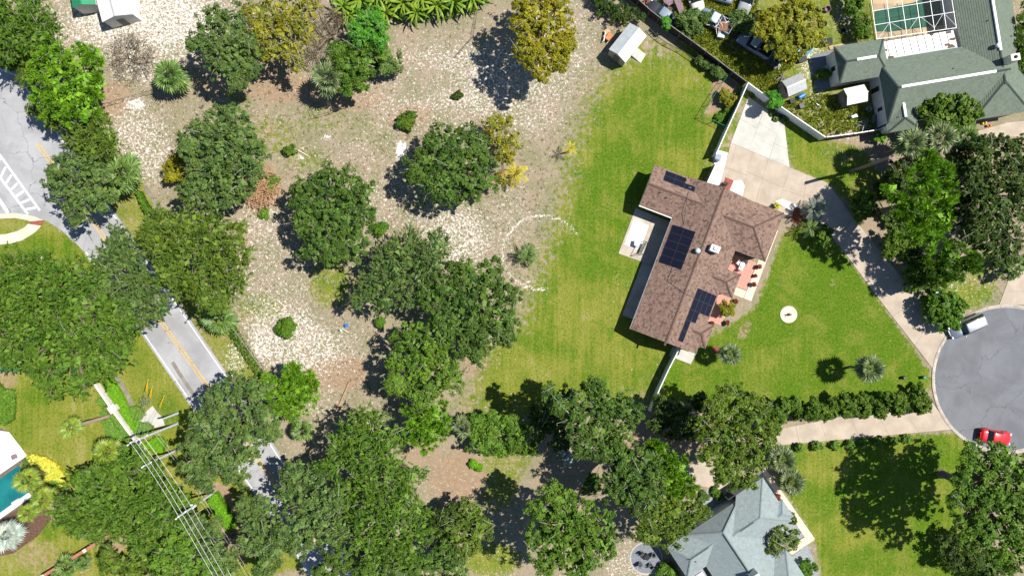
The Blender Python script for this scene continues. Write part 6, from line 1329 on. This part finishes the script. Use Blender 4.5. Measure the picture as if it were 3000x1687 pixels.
# ---------------------------------------------------------------- junk yard odds and ends
def sticks(name, label, px, py, n, spread, Ln, mat, z=0, cat='scrap', h=.3, seed=1, rad=.035):
    rs = random.Random(seed); x, y = P2(px, py, z); mb = MB()
    for i in range(n):
        a = rs.uniform(0, math.pi); cx, cy = x+rs.gauss(0, spread), y+rs.gauss(0, spread*.8); zz = z+.04+rs.uniform(0, h); dz = rs.uniform(-.1, .1); l = Ln*rs.uniform(.4, 1)
        mb.tube([(cx-l/2*math.cos(a), cy-l/2*math.sin(a), max(z+.03, zz-dz)), (cx+rs.gauss(0, .08), cy+rs.gauss(0, .08), zz+.04), (cx+l/2*math.cos(a), cy+l/2*math.sin(a), max(z+.03, zz+dz))], [rad*.7, rad, rad*.5], 5, var=rs.random())
    o = mb.build(name, MATS[mat]); return tag(o, label, cat)
def board(name, label, poly, z, mat, th=.04, cat='board', tilt=0, legs=False):
    q = [P2(*p_, z) for p_ in poly]; root = None; mb = MB(); n = len(q); zs = [z+tilt*(i in (0, 1)) for i in range(n)]
    vs = [(q[i][0], q[i][1], zs[i]-th) for i in range(n)]+[(q[i][0], q[i][1], zs[i]) for i in range(n)]
    mb.mesh(vs, [tuple(range(n))[::-1], tuple(range(n, 2*n))]+[(i, (i+1) % n, n+(i+1) % n, n+i) for i in range(n)])
    if legs:
        for p_ in shrink(q, .08): mb.box((p_[0], p_[1], (z-th)/2), (.06, .06, z-th))
    return tag(mb.build(name, MATS[mat]), label, cat)
sticks('scrap_wood', 'pale scrap timber heaped on the pickup bed', 2108, 74, 16, .55, 1.7, 'limewash', .98, seed=3, rad=.05)
board('rusty_sheet', 'rusty sheet lying over the pickup tailgate', [(2112, 62), (2134, 70), (2130, 92), (2106, 90)], 1.35, 'rust', cat='metal sheet', legs=True)
board('white_bin', 'open white fridge box behind the loaded pickup', [(2102, 92), (2124, 98), (2122, 112), (2102, 108)], .8, 'pale_blue_metal', th=.7, cat='fridge')
board('rusty_sheet', 'long rusty metal sheet leaning beside the black car', [(1972, 5), (1988, -5), (2006, 30), (1992, 44)], .6, 'tarp_mauve', cat='metal sheet', tilt=.5, legs=True)
board('tarp_heap', 'mauve tarpaulin stretched over scrap by the fence', [(1940, -10), (1970, -12), (1972, 10), (1960, 18), (1945, 8)], .9, 'tarp_mauve', cat='tarpaulin', legs=True)
sticks('scrap_wood', 'orange brown broken timber beside the tarpaulin', 1962, 20, 18, .5, 1.6, 'wood_plain', 0, seed=5)
sticks('scrap_heap', 'red and white scrap heap beside the dark fence', 1893, 8, 22, .55, .9, 'brick_red', 0, seed=6, h=.7, rad=.09)
board('metal_sheet', 'dull flat trailer bed behind the grey pickup', [(2240, 170), (2252, 165), (2280, 195), (2270, 206)], .7, 'steel_dark', cat='trailer', legs=True)
sticks('trailer_rails', 'grey rails of the trailer frame', 2268, 178, 6, .4, 2.6, 'galvanised', .1, seed=9, cat='trailer rails', rad=.05)
board('white_engine', 'pale blue boxy scrap appliance near the grey pickup', [(2183, 85), (2197, 77), (2210, 88), (2205, 100), (2190, 100)], .9, 'pale_blue_metal', th=.6, cat='appliance')
board('dark_board', 'dark boarded panel standing behind the grey pickup', [(2115, 138), (2160, 88), (2172, 92), (2130, 132)], .25, 'dark_wood', cat='panel')
board('dark_board', 'dark weathered panel beside the sandy track', [(2392, 118), (2438, 110), (2440, 128), (2404, 132)], .9, 'dark_wood', cat='panel', legs=True)
board('black_table', 'low black table beside the sandy track', [(2338, 168), (2362, 162), (2366, 178), (2342, 184)], .6, 'black_plastic', cat='table', legs=True)
def tub(name, label, px, py, r, h, mat, cat, n=18, hole=True, lie=None):
    x, y = P2(px, py, h); mb = MB(); prof = [(r*.85, 0), (r, h), (r*.9, h), (r*.75, .05)] if hole else [(r*.9, 0), (r, h*.1), (r, h*.9), (r*.85, h), (r*.2, h)]
    mb.lathe((0, 0, 0), prof, n); o = mb.build(name, MATS[mat]); o.location = (x, y, 0)
    if lie is not None: o.rotation_euler = (0, R(90), lie); o.location = (x, y, r)
    return tag(o, label, cat)
mb = MB(); x, y = P2(2361, 150, .5); n = 14; vs = []
for zz, k in ((0, .55), (.3, .9), (.5, 1), (.44, .85), (.15, .6)):
    for i in range(n):
        a = 2*math.pi*i/n; u, v = 1.35*k*math.cos(a), .62*k*math.sin(a)*(1-.35*math.cos(a)); vs.append((x+u*.86-v*.5, y+u*.5+v*.86, zz+.0))
fs = [(j*n+i, j*n+(i+1) % n, (j+1)*n+(i+1) % n, (j+1)*n+i) for j in range(4) for i in range(n)]+[tuple(range(4*n, 5*n)), tuple(range(n))[::-1]]
mb.mesh(vs, fs); tag(mb.build('plastic_boat', MATS['sky_blue_plastic'], smooth=True), 'small sky blue plastic boat hull beside the autumn tree', 'boat')
board('yellow_crate', 'bright yellow plastic crate on the sandy track', [(2298, 168), (2309, 165), (2312, 178), (2301, 182)], .4, 'yellow_plastic', th=.38, cat='crate')
tub('barrel', 'bright blue plastic barrel lying beside the grey shed', 2345, 283, .3, .95, 'blue_plastic', 'barrel', hole=False, lie=.5)
for i, (x, y, m_, lab) in enumerate(((2322, 296, 'black_plastic', 'black cabinet box in front of the blue barrel'), (2350, 310, 'steel_dark', 'dark drum box between the white fence and sheds'))):
    board('junk_box', lab, [(x-9, y-5), (x+4, y-9), (x+9, y+4), (x-4, y+8)], .7, m_, th=.68, cat='box')
tub('tyre', 'pale rimmed tyre in the weeds behind the white fence', 2405, 365, .3, .22, 'galvanised', 'tyre'); tub('tyre', 'dark tyre beside the pale rimmed tyre', 2428, 365, .28, .22, 'black_plastic', 'tyre')
board('white_square', 'white square panel dropped in the weeds by the grey fence', [(2452, 382), (2462, 380), (2468, 392), (2458, 396)], .12, 'white_plastic', th=.1, cat='panel')
board('white_board', 'broken white board on the sand between the sheds', [(2390, 302), (2398, 306), (2404, 311), (2396, 308)], .3, 'white_plastic', th=.25, cat='board')
mb = MB(); x, y = P2(2542, 321); vs = [(x+.36*math.cos(2*math.pi*i/20), y+.36*math.sin(2*math.pi*i/20), .3) for i in range(21)]; mb.tube(vs, .045, 6); mb.lathe((x, y, 0), [(.3, 0), (.36, .26), (.32, .28), (.28, .1)], 16); tag(mb.build('fire_ring', MATS['galvanised']), 'pale metal ring in the dark corner by the green house', 'fire ring')
board('grill', 'pale blue topped grill near the green house wall', [(2494, 340), (2510, 334), (2514, 342), (2498, 346)], .8, 'pale_blue_metal', th=.3, cat='grill', legs=True)
board('green_lid', 'pale green hatch lid lying by the green house', [(2556, 340), (2566, 335), (2568, 355), (2555, 362)], .5, 'green_shingle', th=.48, cat='hatch')
sticks('scrap_heap', 'grey scrap metal heap inside the grey fence corner', 2530, 370, 26, .5, 1.3, 'galvanised', 0, seed=12, h=.6, rad=.03)
sticks('scrap_heap', 'bicycle frames and pipes leaning by the weathered white shed', 2562, 275, 22, .35, 1.0, 'galvanised', 0, seed=14, h=.7, rad=.02)
tub('planter_tub', 'round black tub near the loaded pickup', 2127, 51, .32, .4, 'black_plastic', 'tub'); tub('planter_tub', 'round dark pot left of the screened pool', 2415, 70, .38, .35, 'black_plastic', 'tub'); tub('planter_tub', 'pink rimmed pot beside the autumn tree', 2426, 26, .42, .45, 'tarp_mauve', 'tub')
tub('planter_tub', 'pale metal pail left of the screened pool', 2484, 82, .26, .35, 'galvanised', 'tub'); tub('planter_tub', 'black bucket on the sand left of the pool', 2472, 90, .26, .35, 'black_plastic', 'tub')
sticks('scrap_heap', 'white and dark scrap by the sand patch left of the pool', 2474, 55, 14, .4, .8, 'galvanised', 0, seed=15, h=.4, rad=.03)
sticks('driftwood', 'grey wooden logs beside the grey shed', 2288, 226, 7, .35, 1.6, 'grey_wood', 0, seed=17, h=.4, rad=.12, cat='logs')
sticks('brush_heap', 'dry branches beside the grey pickup', 2165, 130, 40, .7, 1.4, 'twig', 0, seed=18, h=.6, rad=.02, cat='brush')
mb = MB(); x, y = P2(2440, 190)
hose = [F2.W(-170+12*math.cos(a)*1.0, -96+12*math.sin(a), .06+.01*a) for a in [i*.35 for i in range(36)]]; mb.tube(hose, .03, 5); tag(mb.build('garden_hose', MATS['white_plastic']), 'coiled pale hose on the paving beside the small green wing', 'hose')
board('blue_crate', 'pale blue crate in the shade of the small green wing', [(2420, 192), (2432, 190), (2434, 202), (2422, 204)], .4, 'pale_blue_metal', th=.38, cat='crate')
sheet('wing_shadow_paving', [(2376, 168), (2395, 158), (2440, 148), (2450, 250), (2395, 272), (2384, 220)], .02, 'gravel_and_shadow')  # paving with the house wing's cast shadow put into its dark colour
board('timber_edge', 'pale timber deck edge beside the green wing', [(2428, 136), (2508, 120), (2510, 128), (2432, 146)], .15, 'tan_board', th=.14, cat='timber')
tree('bush', 'yellow green bush in the shade of the small green wing', 'bush', [(2412, 215, 14), (2400, 222, 9), (2424, 218, 8)], 1.3, 'oak_olive', trunkless=True, rc=.22, L=.12, dens=1.5)
# ---------------------------------------------------------------- things on the field
cart = thing('garden_cart', P(1780, 110), 'orange wheeled cart loaded with boards beside the white roofed shed', 'cart')
mb = MB(); x, y = P2(1782, 112); mb.cbox((x, y, .45), (1.0, .7, .25), .9, .06); mb.build('tray', MATS['orange_paint'], cart)
mb = MB(); x2, y2 = P2(1778, 95); mb.box((x2, y2, .3), (.8, .6, .05), .6); mb.box((x2, y2, .14), (.5, .4, .28), .6); mb.build('board', MATS['tan_board'], cart)
mb = MB(); x2, y2 = P2(1770, 112); mb.box((x2, y2, .5), (.12, 1.3, .1), -.2); mb.box((x2, y2, .25), (.1, .3, .5), -.2); mb.build('white_rail', MATS['white_plastic'], cart)
for q in ((1776, 120), (1788, 104)): x2, y2 = P2(*q); wheel(cart, x2, y2, .2, .1)
for nm, lab, a, b_, r, m_ in (('fallen_post', 'white wooden post lying beside the clipped round bush', (856, 432), (909, 461), .07, 'limewash'), ('fallen_log', 'long thin fallen pine trunk by the road side pine', (1024, 1118), (971, 1232), .13, 'wood_plain'), ('cut_log', 'short cut log behind the brick wall', (240, 1672), (268, 1660), .28, 'wood_plain')):
    p_, q_ = P(*a, .1), P(*b_, .1); mb = MB(); mb.tube([(p_[0], p_[1], r), (((p_[0]+q_[0])/2)+.08, (p_[1]+q_[1])/2, r), (q_[0], q_[1], r)], [r, r*.9, r*.7], 7); o = mb.build(nm, MATS[m_]); tag(o, lab, 'log' if nm != 'fallen_post' else 'post')
plain('root_wood', (.46, .27, .15), .95, .4, 5)
sticks('brush_pile', 'heap of orange brown roots and branches on bare soil', 765, 560, 300, 1.25, 1.8, 'root_wood', 0, 'brush', .9, 21, .05)
pm = thing('water_pump', P(1008, 960), 'white pipe and pump with a blue bucket on the sand', 'pump')
mb = MB(); x, y = P2(1000, 967); mb.lathe((x, y, 0), [(.16, 0), (.16, .4), (.08, .5)], 10); mb.build('pump_head', MATS['white_plastic'], pm)
mb = MB(); a, b_ = P(1002, 962, .3), P(1020, 974, .3); mb.tube([a, b_], .05, 6); mb.tube([(b_[0], b_[1], 0), b_], .04, 6); mb.build('pipe', MATS['white_plastic'], pm)
tub('bucket', 'blue bucket beside the white pump on the sand', 1014, 953, .24, .45, 'blue_plastic', 'bucket', hole=False)
for (x, y, lab) in ((1334, 747, 'larger white scrap board on the sand above the widest oak'), (1319, 763, 'smaller white scrap board on the sand above the widest oak')):
    board('scrap_board', lab, [(x-5, y-2), (x+2, y-5), (x+5, y+1), (x-3, y+4)], .05, 'white_plastic', cat='board')
board('marker_board', 'small white marker lying on the corner lawn', [(111, 752), (127, 752), (125, 757), (113, 756)], .25, 'white_plastic', th=.2, cat='marker')
# ---------------------------------------------------------------- front and back yard furniture
plain('beige_pad', (.56, .48, .41), .9, .12)
disc = thing('round_pad', P(2310, 921), 'round white concrete pad with a rust coloured post on the front lawn', 'pad')
mb = MB(); mb.lathe((*P2(2310, 921), -.03), [(1.14, 0), (1.14, .09), (1.10, .11), (.15, .11)], 40); mb.build('pad', MATS['beige_pad'], disc)
mb = MB(); mb.lathe((*P2(2310, 921), .07), [(.2, 0), (.2, .12), (.09, .14), (.09, .7), (.12, .72)], 12); mb.build('post', MATS['rust'], disc)
sheet('tree_square', [(2084, 1022), (2092, 1013), (2112, 1020), (2104, 1042)], .02, 'brick_red')
sheet('mulch_bed', [(2324, 612), (2334, 606), (2364, 622), (2360, 668), (2318, 648)], .062, 'mulch')
lp = thing('lamp_post', P(2487, 1076), 'short white lamp post beside the lawn palm', 'lamp post')
mb = MB(); x, y = P2(2486, 1076); mb.tube([(x, y, 0), (x, y, 1.9)], .04, 8); mb.build('post', MATS['white_plastic'], lp); mb = MB(); mb.lathe((x, y, 1.88), [(.1, 0), (.15, .25), (.17, .27), (.03, .36)], 8); mb.build('lantern', MATS['white_plastic'], lp)
for (x, y, lab) in ((2644, 1105, 'low dark box on the lawn left of the mailbox'), (2702, 1104, 'green utility box on the lawn by the kerb')):
    mb = MB(); q = P2(x, y); mb.cbox((*q, .3), (.4, .4, .6), .2, .05); tag(mb.build('utility_box', MATS['green_metal' if x > 2650 else 'steel_dark']), lab, 'utility box')
mb = MB(); q = P2(2752, 857, 1); mb.cbox((*q, .45), (.85, .75, .9), .25, .08); tag(mb.build('transformer_box', MATS['pale_blue_metal']), 'pale green transformer box behind the largest round shrub', 'utility box')
# patio swing and table
sw = thing('patio_swing', P(1880, 726), 'black metal patio swing with slatted seat on the concrete patio', 'swing')
def pq(x, y, z): return P(x, y, z)
mb = MB()
A1, A2, B1, B2 = (1864, 742), (1887, 745), (1884, 706), (1902, 712)
for a, b_ in ((A1, A2), (B1, B2)):
    top = pq((a[0]+b_[0])/2, (a[1]+b_[1])/2, 1.7); mb.tube([(*P2(*a), .06), top], .03, 5); mb.tube([(*P2(*b_), .06), top], .03, 5); mb.tube([(*P2(*a), .5), (*P2(*b_), .5)], .025, 5)
mb.tube([pq(1875.5, 743.5, 1.7), pq(1893, 709, 1.7)], .035, 5); mb.build('frame', MATS['steel_dark'], sw)
for k in range(7):
    t_ = k/6; a = lerp((1872, 741), (1880, 741), t_); b_ = lerp((1884, 712), (1893, 714), t_); mb = MB(); mb.tube([pq(*a, .5+.35*max(0, t_-.5)), pq(*b_, .5+.35*max(0, t_-.5))], .03, 4); mb.build('slat', MATS['steel_dark'], sw)
mb = MB()
for q in ((1876, 741), (1889, 714)): mb.tube([pq(*q, .5), pq(*q, 1.65)], .012, 4)
mb.build('hanger', MATS['steel_dark'], sw)
board('patio_table', 'white square table in front of the patio swing', [(1861, 702), (1878, 707), (1873, 724), (1858, 718)], .78, 'white_plastic', cat='table', legs=True)
def chair(name, label, px, py, rz, mat, group=None, s=1.0):
    c = thing(name, P(px, py), label, 'chair', group)
    def add(nm, fn): mb = MB(); fn(mb); me_ = mb.to_mesh(nm); me_.materials.append(MATS[mat]); link(nm, me_, c)
    add('seat', lambda m_: m_.cbox((0, 0, .44*s), (.5*s, .5*s, .05), 0, .02)); add('backrest', lambda m_: m_.box((-.25*s, 0, .7*s), (.05, .48*s, .5*s)))
    for sx in (-1, 1):
        for sy in (-1, 1): add('leg', lambda m_, sx=sx, sy=sy: m_.box((sx*.21*s, sy*.21*s, .21*s), (.05, .05, .42*s)))
        add('armrest', lambda m_, sx=sx: m_.box((0, sx*.25*s, .62*s), (.46*s, .05, .04)))
    c.location.z = .058; c.rotation_euler = (0, 0, rz); return c
def round_table(label, px, py, r, mat, z=.72, base=.058):
    c = thing('round_table', (*P2(px, py), base), label, 'table')
    mb = MB(); mb.lathe((0, 0, z-.03), [(r, 0), (r, .03), (.05, .035)], 20); me_ = mb.to_mesh('top'); me_.materials.append(MATS[mat]); link('table_top', me_, c)
    mb = MB(); mb.lathe((0, 0, 0), [(.28, 0), (.06, .06), (.05, z-.04)], 10); me_ = mb.to_mesh('ped'); me_.materials.append(MATS[mat]); link('pedestal', me_, c)
round_table('small white round table on the pink porch', 2170, 776, .32, 'white_plastic')
for (x, y, a, lab) in ((2160, 770, 5.6, 'white garden chair nearer the roof beside the porch table'), (2166, 786, 1.2, 'white garden chair beside the porch table facing the walk'), (2178, 770, 3.3, 'white garden chair between porch table and walk')):
    chair('garden_chair', lab, x, y, a, 'white_plastic')
def potted(label, px, py, r, h, mat, pot='terracotta', z=.058, group=None):
    x, y = P2(px, py); root = thing('potted_plant', (x, y, z), label, 'potted plant', group)
    mb = MB(); mb.lathe((0, 0, 0), [(.14, 0), (.2, .28), (.17, .28), (.15, .2)], 12); me_ = mb.to_mesh('pot'); me_.materials.append(MATS[pot]); link('pot', me_, root)
    SEED[0] += 1; rng = np.random.default_rng(SEED[0]); V, var, C = crown_quads([(0, 0, h*.65, r, h*.38)], rng, 6, 12, .14, .11, .05, 'leaf', .3); link('foliage', quads_mesh('foliage', V, var, mat, (0, 0, 0)), root)
potted('potted red leaved plant, uppermost of three on the pink porch', 2220, 783, .28, .7, 'red_leaf'); potted('small potted red leaved plant, middle of three on the pink porch', 2210, 808, .18, .5, 'red_leaf'); potted('potted red leaved plant, lowest of three on the pink porch', 2203, 832, .28, .7, 'red_leaf')
potted('potted plant at the upper corner of the second pink porch', 2152, 882, .26, .7, 'red_leaf'); potted('potted plant at the lower corner of the second pink porch', 2126, 945, .26, .7, 'red_leaf'); potted('potted plant beside the pale utility pad', 2084, 946, .2, .5, 'red_leaf', z=.04)
potted('yellow leaved potted plant at the garage corner', 2272, 606, .4, .8, 'yellow_leaf')
tree('shrub', 'open red and green shrub growing through the second pink porch', 'shrub', [(2130, 892, 12), (2140, 898, 12), (2128, 912, 13), (2142, 915, 10), (2118, 905, 9)], 2.2, 'autumn', rc=.22, L=.12, dens=1.6, nl=18)
# doorstep bench and grill on white pad
chair('patio_chair', 'black chair on the red brick strip by the garage wall', 2122, 540, .9, 'black_plastic')
mb = MB()
for k, (cx, cy, r) in enumerate(((2108, 498, .45), (2086, 532, .32))): mb.tube([(P2(cx, cy)[0]+r*(1-.05*i)*math.cos(i*.5), P2(cx, cy)[1]+r*(1-.05*i)*math.sin(i*.5), .045+.004*i) for i in range(16)], .02, 5)
mb.tube([(*P2(2108, 505), .045), (*P2(2100, 515), .045), (*P2(2104, 525), .045), (*P2(2090, 530), .045), (*P2(2112, 535), .045)], .02, 5)
tag(mb.build('garden_hose', MATS['grey_wood']), 'looped garden hose lying on the white pad beside the fence', 'hose')
mb = MB(); q = P2(2098, 464); mb.cbox((*q, .5), (.8, .8, .95), -.36, .06); tag(mb.build('air_conditioner', MATS['blue_grey_paint']), 'blue grey air conditioner unit in the shade of the white fence', 'air conditioner')
# fire table circle
sheet('sitting_circle', [(1893+44*math.cos(R(a)), 1634+44*math.sin(R(a))) for a in range(0, 360, 12)], .03, 'gravel_and_shadow')
sheet('sitting_circle_edge', [(1893+49*math.cos(R(a)), 1635+49*math.sin(R(a))) for a in range(0, 360, 12)], .02, 'kerb')
board('fire_table', 'square black fire table in the round gravel circle', [(1884, 1632), (1895, 1622), (1907, 1632), (1896, 1642)], .55, 'black_plastic', th=.5, cat='fire table')
for (x, y, a, lab) in ((1880, 1618, -.8, 'dark chair at the shrub side of the fire table'), (1912, 1622, 3.6, 'dark chair between fire table and grey house'), (1874, 1648, .6, 'dark chair at the sandy side of the fire table'), (1904, 1652, 2.2, 'dark chair opposite at the lower side of the fire table')):
    c = chair('garden_chair', lab, x, y, a, 'steel_dark'); c.location.z = .03
# ---------------------------------------------------------------- utility poles and wires
plain('pole_grey', (.52, .56, .60), .7, .2, 3)
def pole(label, base, h, extras=()):
    x, y = P2(*base); root = thing('utility_pole', (x, y, 0), label, 'utility pole', None)
    mb = MB(); mb.tube([(x, y, 0), (x, y, h)], [.16, .11], 10); mb.build('shaft', MATS['pole_grey'], root)
    for (z, dx, dy) in extras:
        mb = MB(); mb.tube([(x, y, z), (x+dx, y+dy, z+.05)], .03, 5); mb.lathe((x+dx, y+dy, z+.02), [(.07, 0), (.09, .08), (.06, .16), (.08, .22), (.03, .28)], 8); mb.build('insulator', MATS['white_plastic'], root)
    return root, x, y
rd = Vector((.58, -.81)); sd_ = Vector((-.81, -.58))
p1 = pole('tallest utility pole leaning out over the lime hedge mounds', (521, 1240), 11.3, [(11.1, -.35, -.3), (10.1, .4, .2), (9.2, -.35, -.25), (8.2, .35, .25), (6.8, -.3, -.2)])
p2 = pole('slim utility pole under the wires beside the grey green oak', (522, 1316), 8.6, [(8.2, -.3, -.2), (7.3, .3, .2)])
p3 = pole('utility pole with a white transformer at the lime hedge', (632, 1438), 10.2, [(9.9, -.35, -.3), (9.0, .35, .3), (7.9, -.3, -.2), (6.6, .3, .2)])
p4 = pole('short stub pole beside the tallest utility pole', (521, 1210), 4.2)
mb = MB(); mb.lathe((p3[1]-.3, p3[2]-.1, 5.4), [(.3, 0), (.32, .1), (.32, .85), (.2, .95)], 14); mb.build('transformer', MATS['white_plastic'], p3[0])
mb = MB(); mb.lathe((p1[1]-.28, p1[2]-.1, 7.2), [(.16, 0), (.18, .5), (.1, .55)], 10); mb.build('transformer', MATS['pole_grey'], p1[0])
plain('wire_alu', (.62, .62, .60), .5, .1); plain('wire_thin', (.42, .42, .38), .5, .1)
def wire(label, pts, r=.02, mat='wire_alu', sag=.25, group='overhead wires'):
    mb = MB(); P_ = []
    for a, b_ in zip(pts[:-1], pts[1:]):
        a, b_ = Vector(a), Vector(b_)
        for k in range(8):
            t_ = k/8; q = a.lerp(b_, t_); q.z -= sag*4*t_*(1-t_); P_.append(q)
    P_.append(Vector(pts[-1])); mb.tube(P_, r, 5); return tag(mb.build('power_line', MATS[mat]), label, 'power line', group)
far = P2(1010, 2000)
e1 = (p1[1], p1[2]); e3 = (p3[1], p3[2]); dirr = Vector((e3[0]-e1[0], e3[1]-e1[1])).normalized(); e5 = (e3[0]+dirr.x*30, e3[1]+dirr.y*30)
for k, (z1, z3) in enumerate(((11.3, 10.1), (10.3, 9.2), (9.4, 8.1), (8.4, 6.8))):
    wire(('topmost', 'second highest', 'third highest', 'lowest')[k]+' of four pale overhead wires between the utility poles', [(e1[0], e1[1], z1), (e3[0], e3[1], z3), (e5[0], e5[1], z3)])
wire('thin lower cable running past the lime hedge', [(p1[1], p1[2], 6.0), (p3[1]+.15, p3[2]+.1, 4.4), (e5[0]+.6, e5[1]+.3, 4.2)], .015, 'wire_thin', group='lower cables'); wire('thinner second cable under the overhead wires past the lime hedge', [(p1[1], p1[2], 5.4), (p3[1]+.15, p3[2]+.1, 3.8), (e5[0]+.9, e5[1]+.4, 3.6)], .015, 'wire_thin', group='lower cables')
# guy wires with yellow guards
for i, (ax, ay, zs) in enumerate(((435, 1112, (10.6, 9.6, 8.4)), (447, 1132, (10.2, 8.9, 7.6)), (482, 1159, (8.0, 6.6)))):
    gy_ = thing('guy_anchor', P(ax, ay), ('yellow guarded guy wires at the anchor farthest from the tallest pole', 'yellow guarded guy wires at the middle anchor of three', 'pair of yellow guarded guy wires nearest the road')[i], 'guy wires')
    x, y = P2(ax, ay); mb = MB(); mb.lathe((x, y, 0), [(.09, 0), (.07, .15), (.03, .2)], 8); mb.build('anchor', MATS['galvanised'], gy_)
    for z in zs:
        a, b_ = Vector((x, y, .15)), Vector((p1[1], p1[2], z)); mb = MB(); mb.tube([a, b_], .01, 4); mb.build('guy_wire', MATS['wire_thin'], gy_)
        mb = MB(); d = (b_-a).normalized(); mb.tube([a+d*.05, a+d*2.4], .03, 6); mb.build('guard', MATS['yellow_plastic'], gy_)
# dead palm trunk by the wood
st = thing('dead_palm', P(2490, 503), 'tall bare dead palm trunk without fronds at the wood edge', 'dead tree')
x, y = P2(2492, 502); mb = MB(); mb.tube([(x, y, 0)]+[(x+.03*math.sin(k), y+.03*math.cos(k), 1.2*k) for k in range(1, 9)], [.28]+[.2+.02*(k % 2) for k in range(8)], 9); mb.build('trunk', MATS['palm_trunk'], st)
mb = MB(); mb.tube([(x, y, 9.4), (x+.25, y+.2, 9.9)], [.12, .06], 5); mb.tube([(x, y, 9.2), (x-.2, y-.25, 9.6)], [.1, .05], 5); mb.build('stub', MATS['palm_trunk'], st)
# entry details of the green house yard
sheet('entry_walk', [(2865, 385), (2950, 360), (3000, 355), (3060, 380), (2980, 400), (2870, 405)], .02, 'concrete')
for (x, y, lab) in ((2880, 362, 'yellow plastic ride on toy by the green house entry'), (2893, 370, 'smaller orange toy by the green house entry')):
    mb = MB(); q = P2(x, y); mb.cbox((*q, .22), (.55, .3, .25), .2, .06); mb.cbox((q[0]+.1, q[1], .42), (.2, .26, .2), .2, .04)
    for sx in (-.2, .2): mb.box((q[0]+sx, q[1], .06), (.14, .34, .12), .2)
    tag(mb.build('toy', MATS['yellow_plastic' if x < 2890 else 'orange_paint']), lab, 'toy')
board('white_sheet', 'crumpled white sheet under the thin crowned oak', [(2852, 420), (2868, 412), (2884, 420), (2880, 436), (2858, 440)], .1, 'white_plastic', cat='sheet')
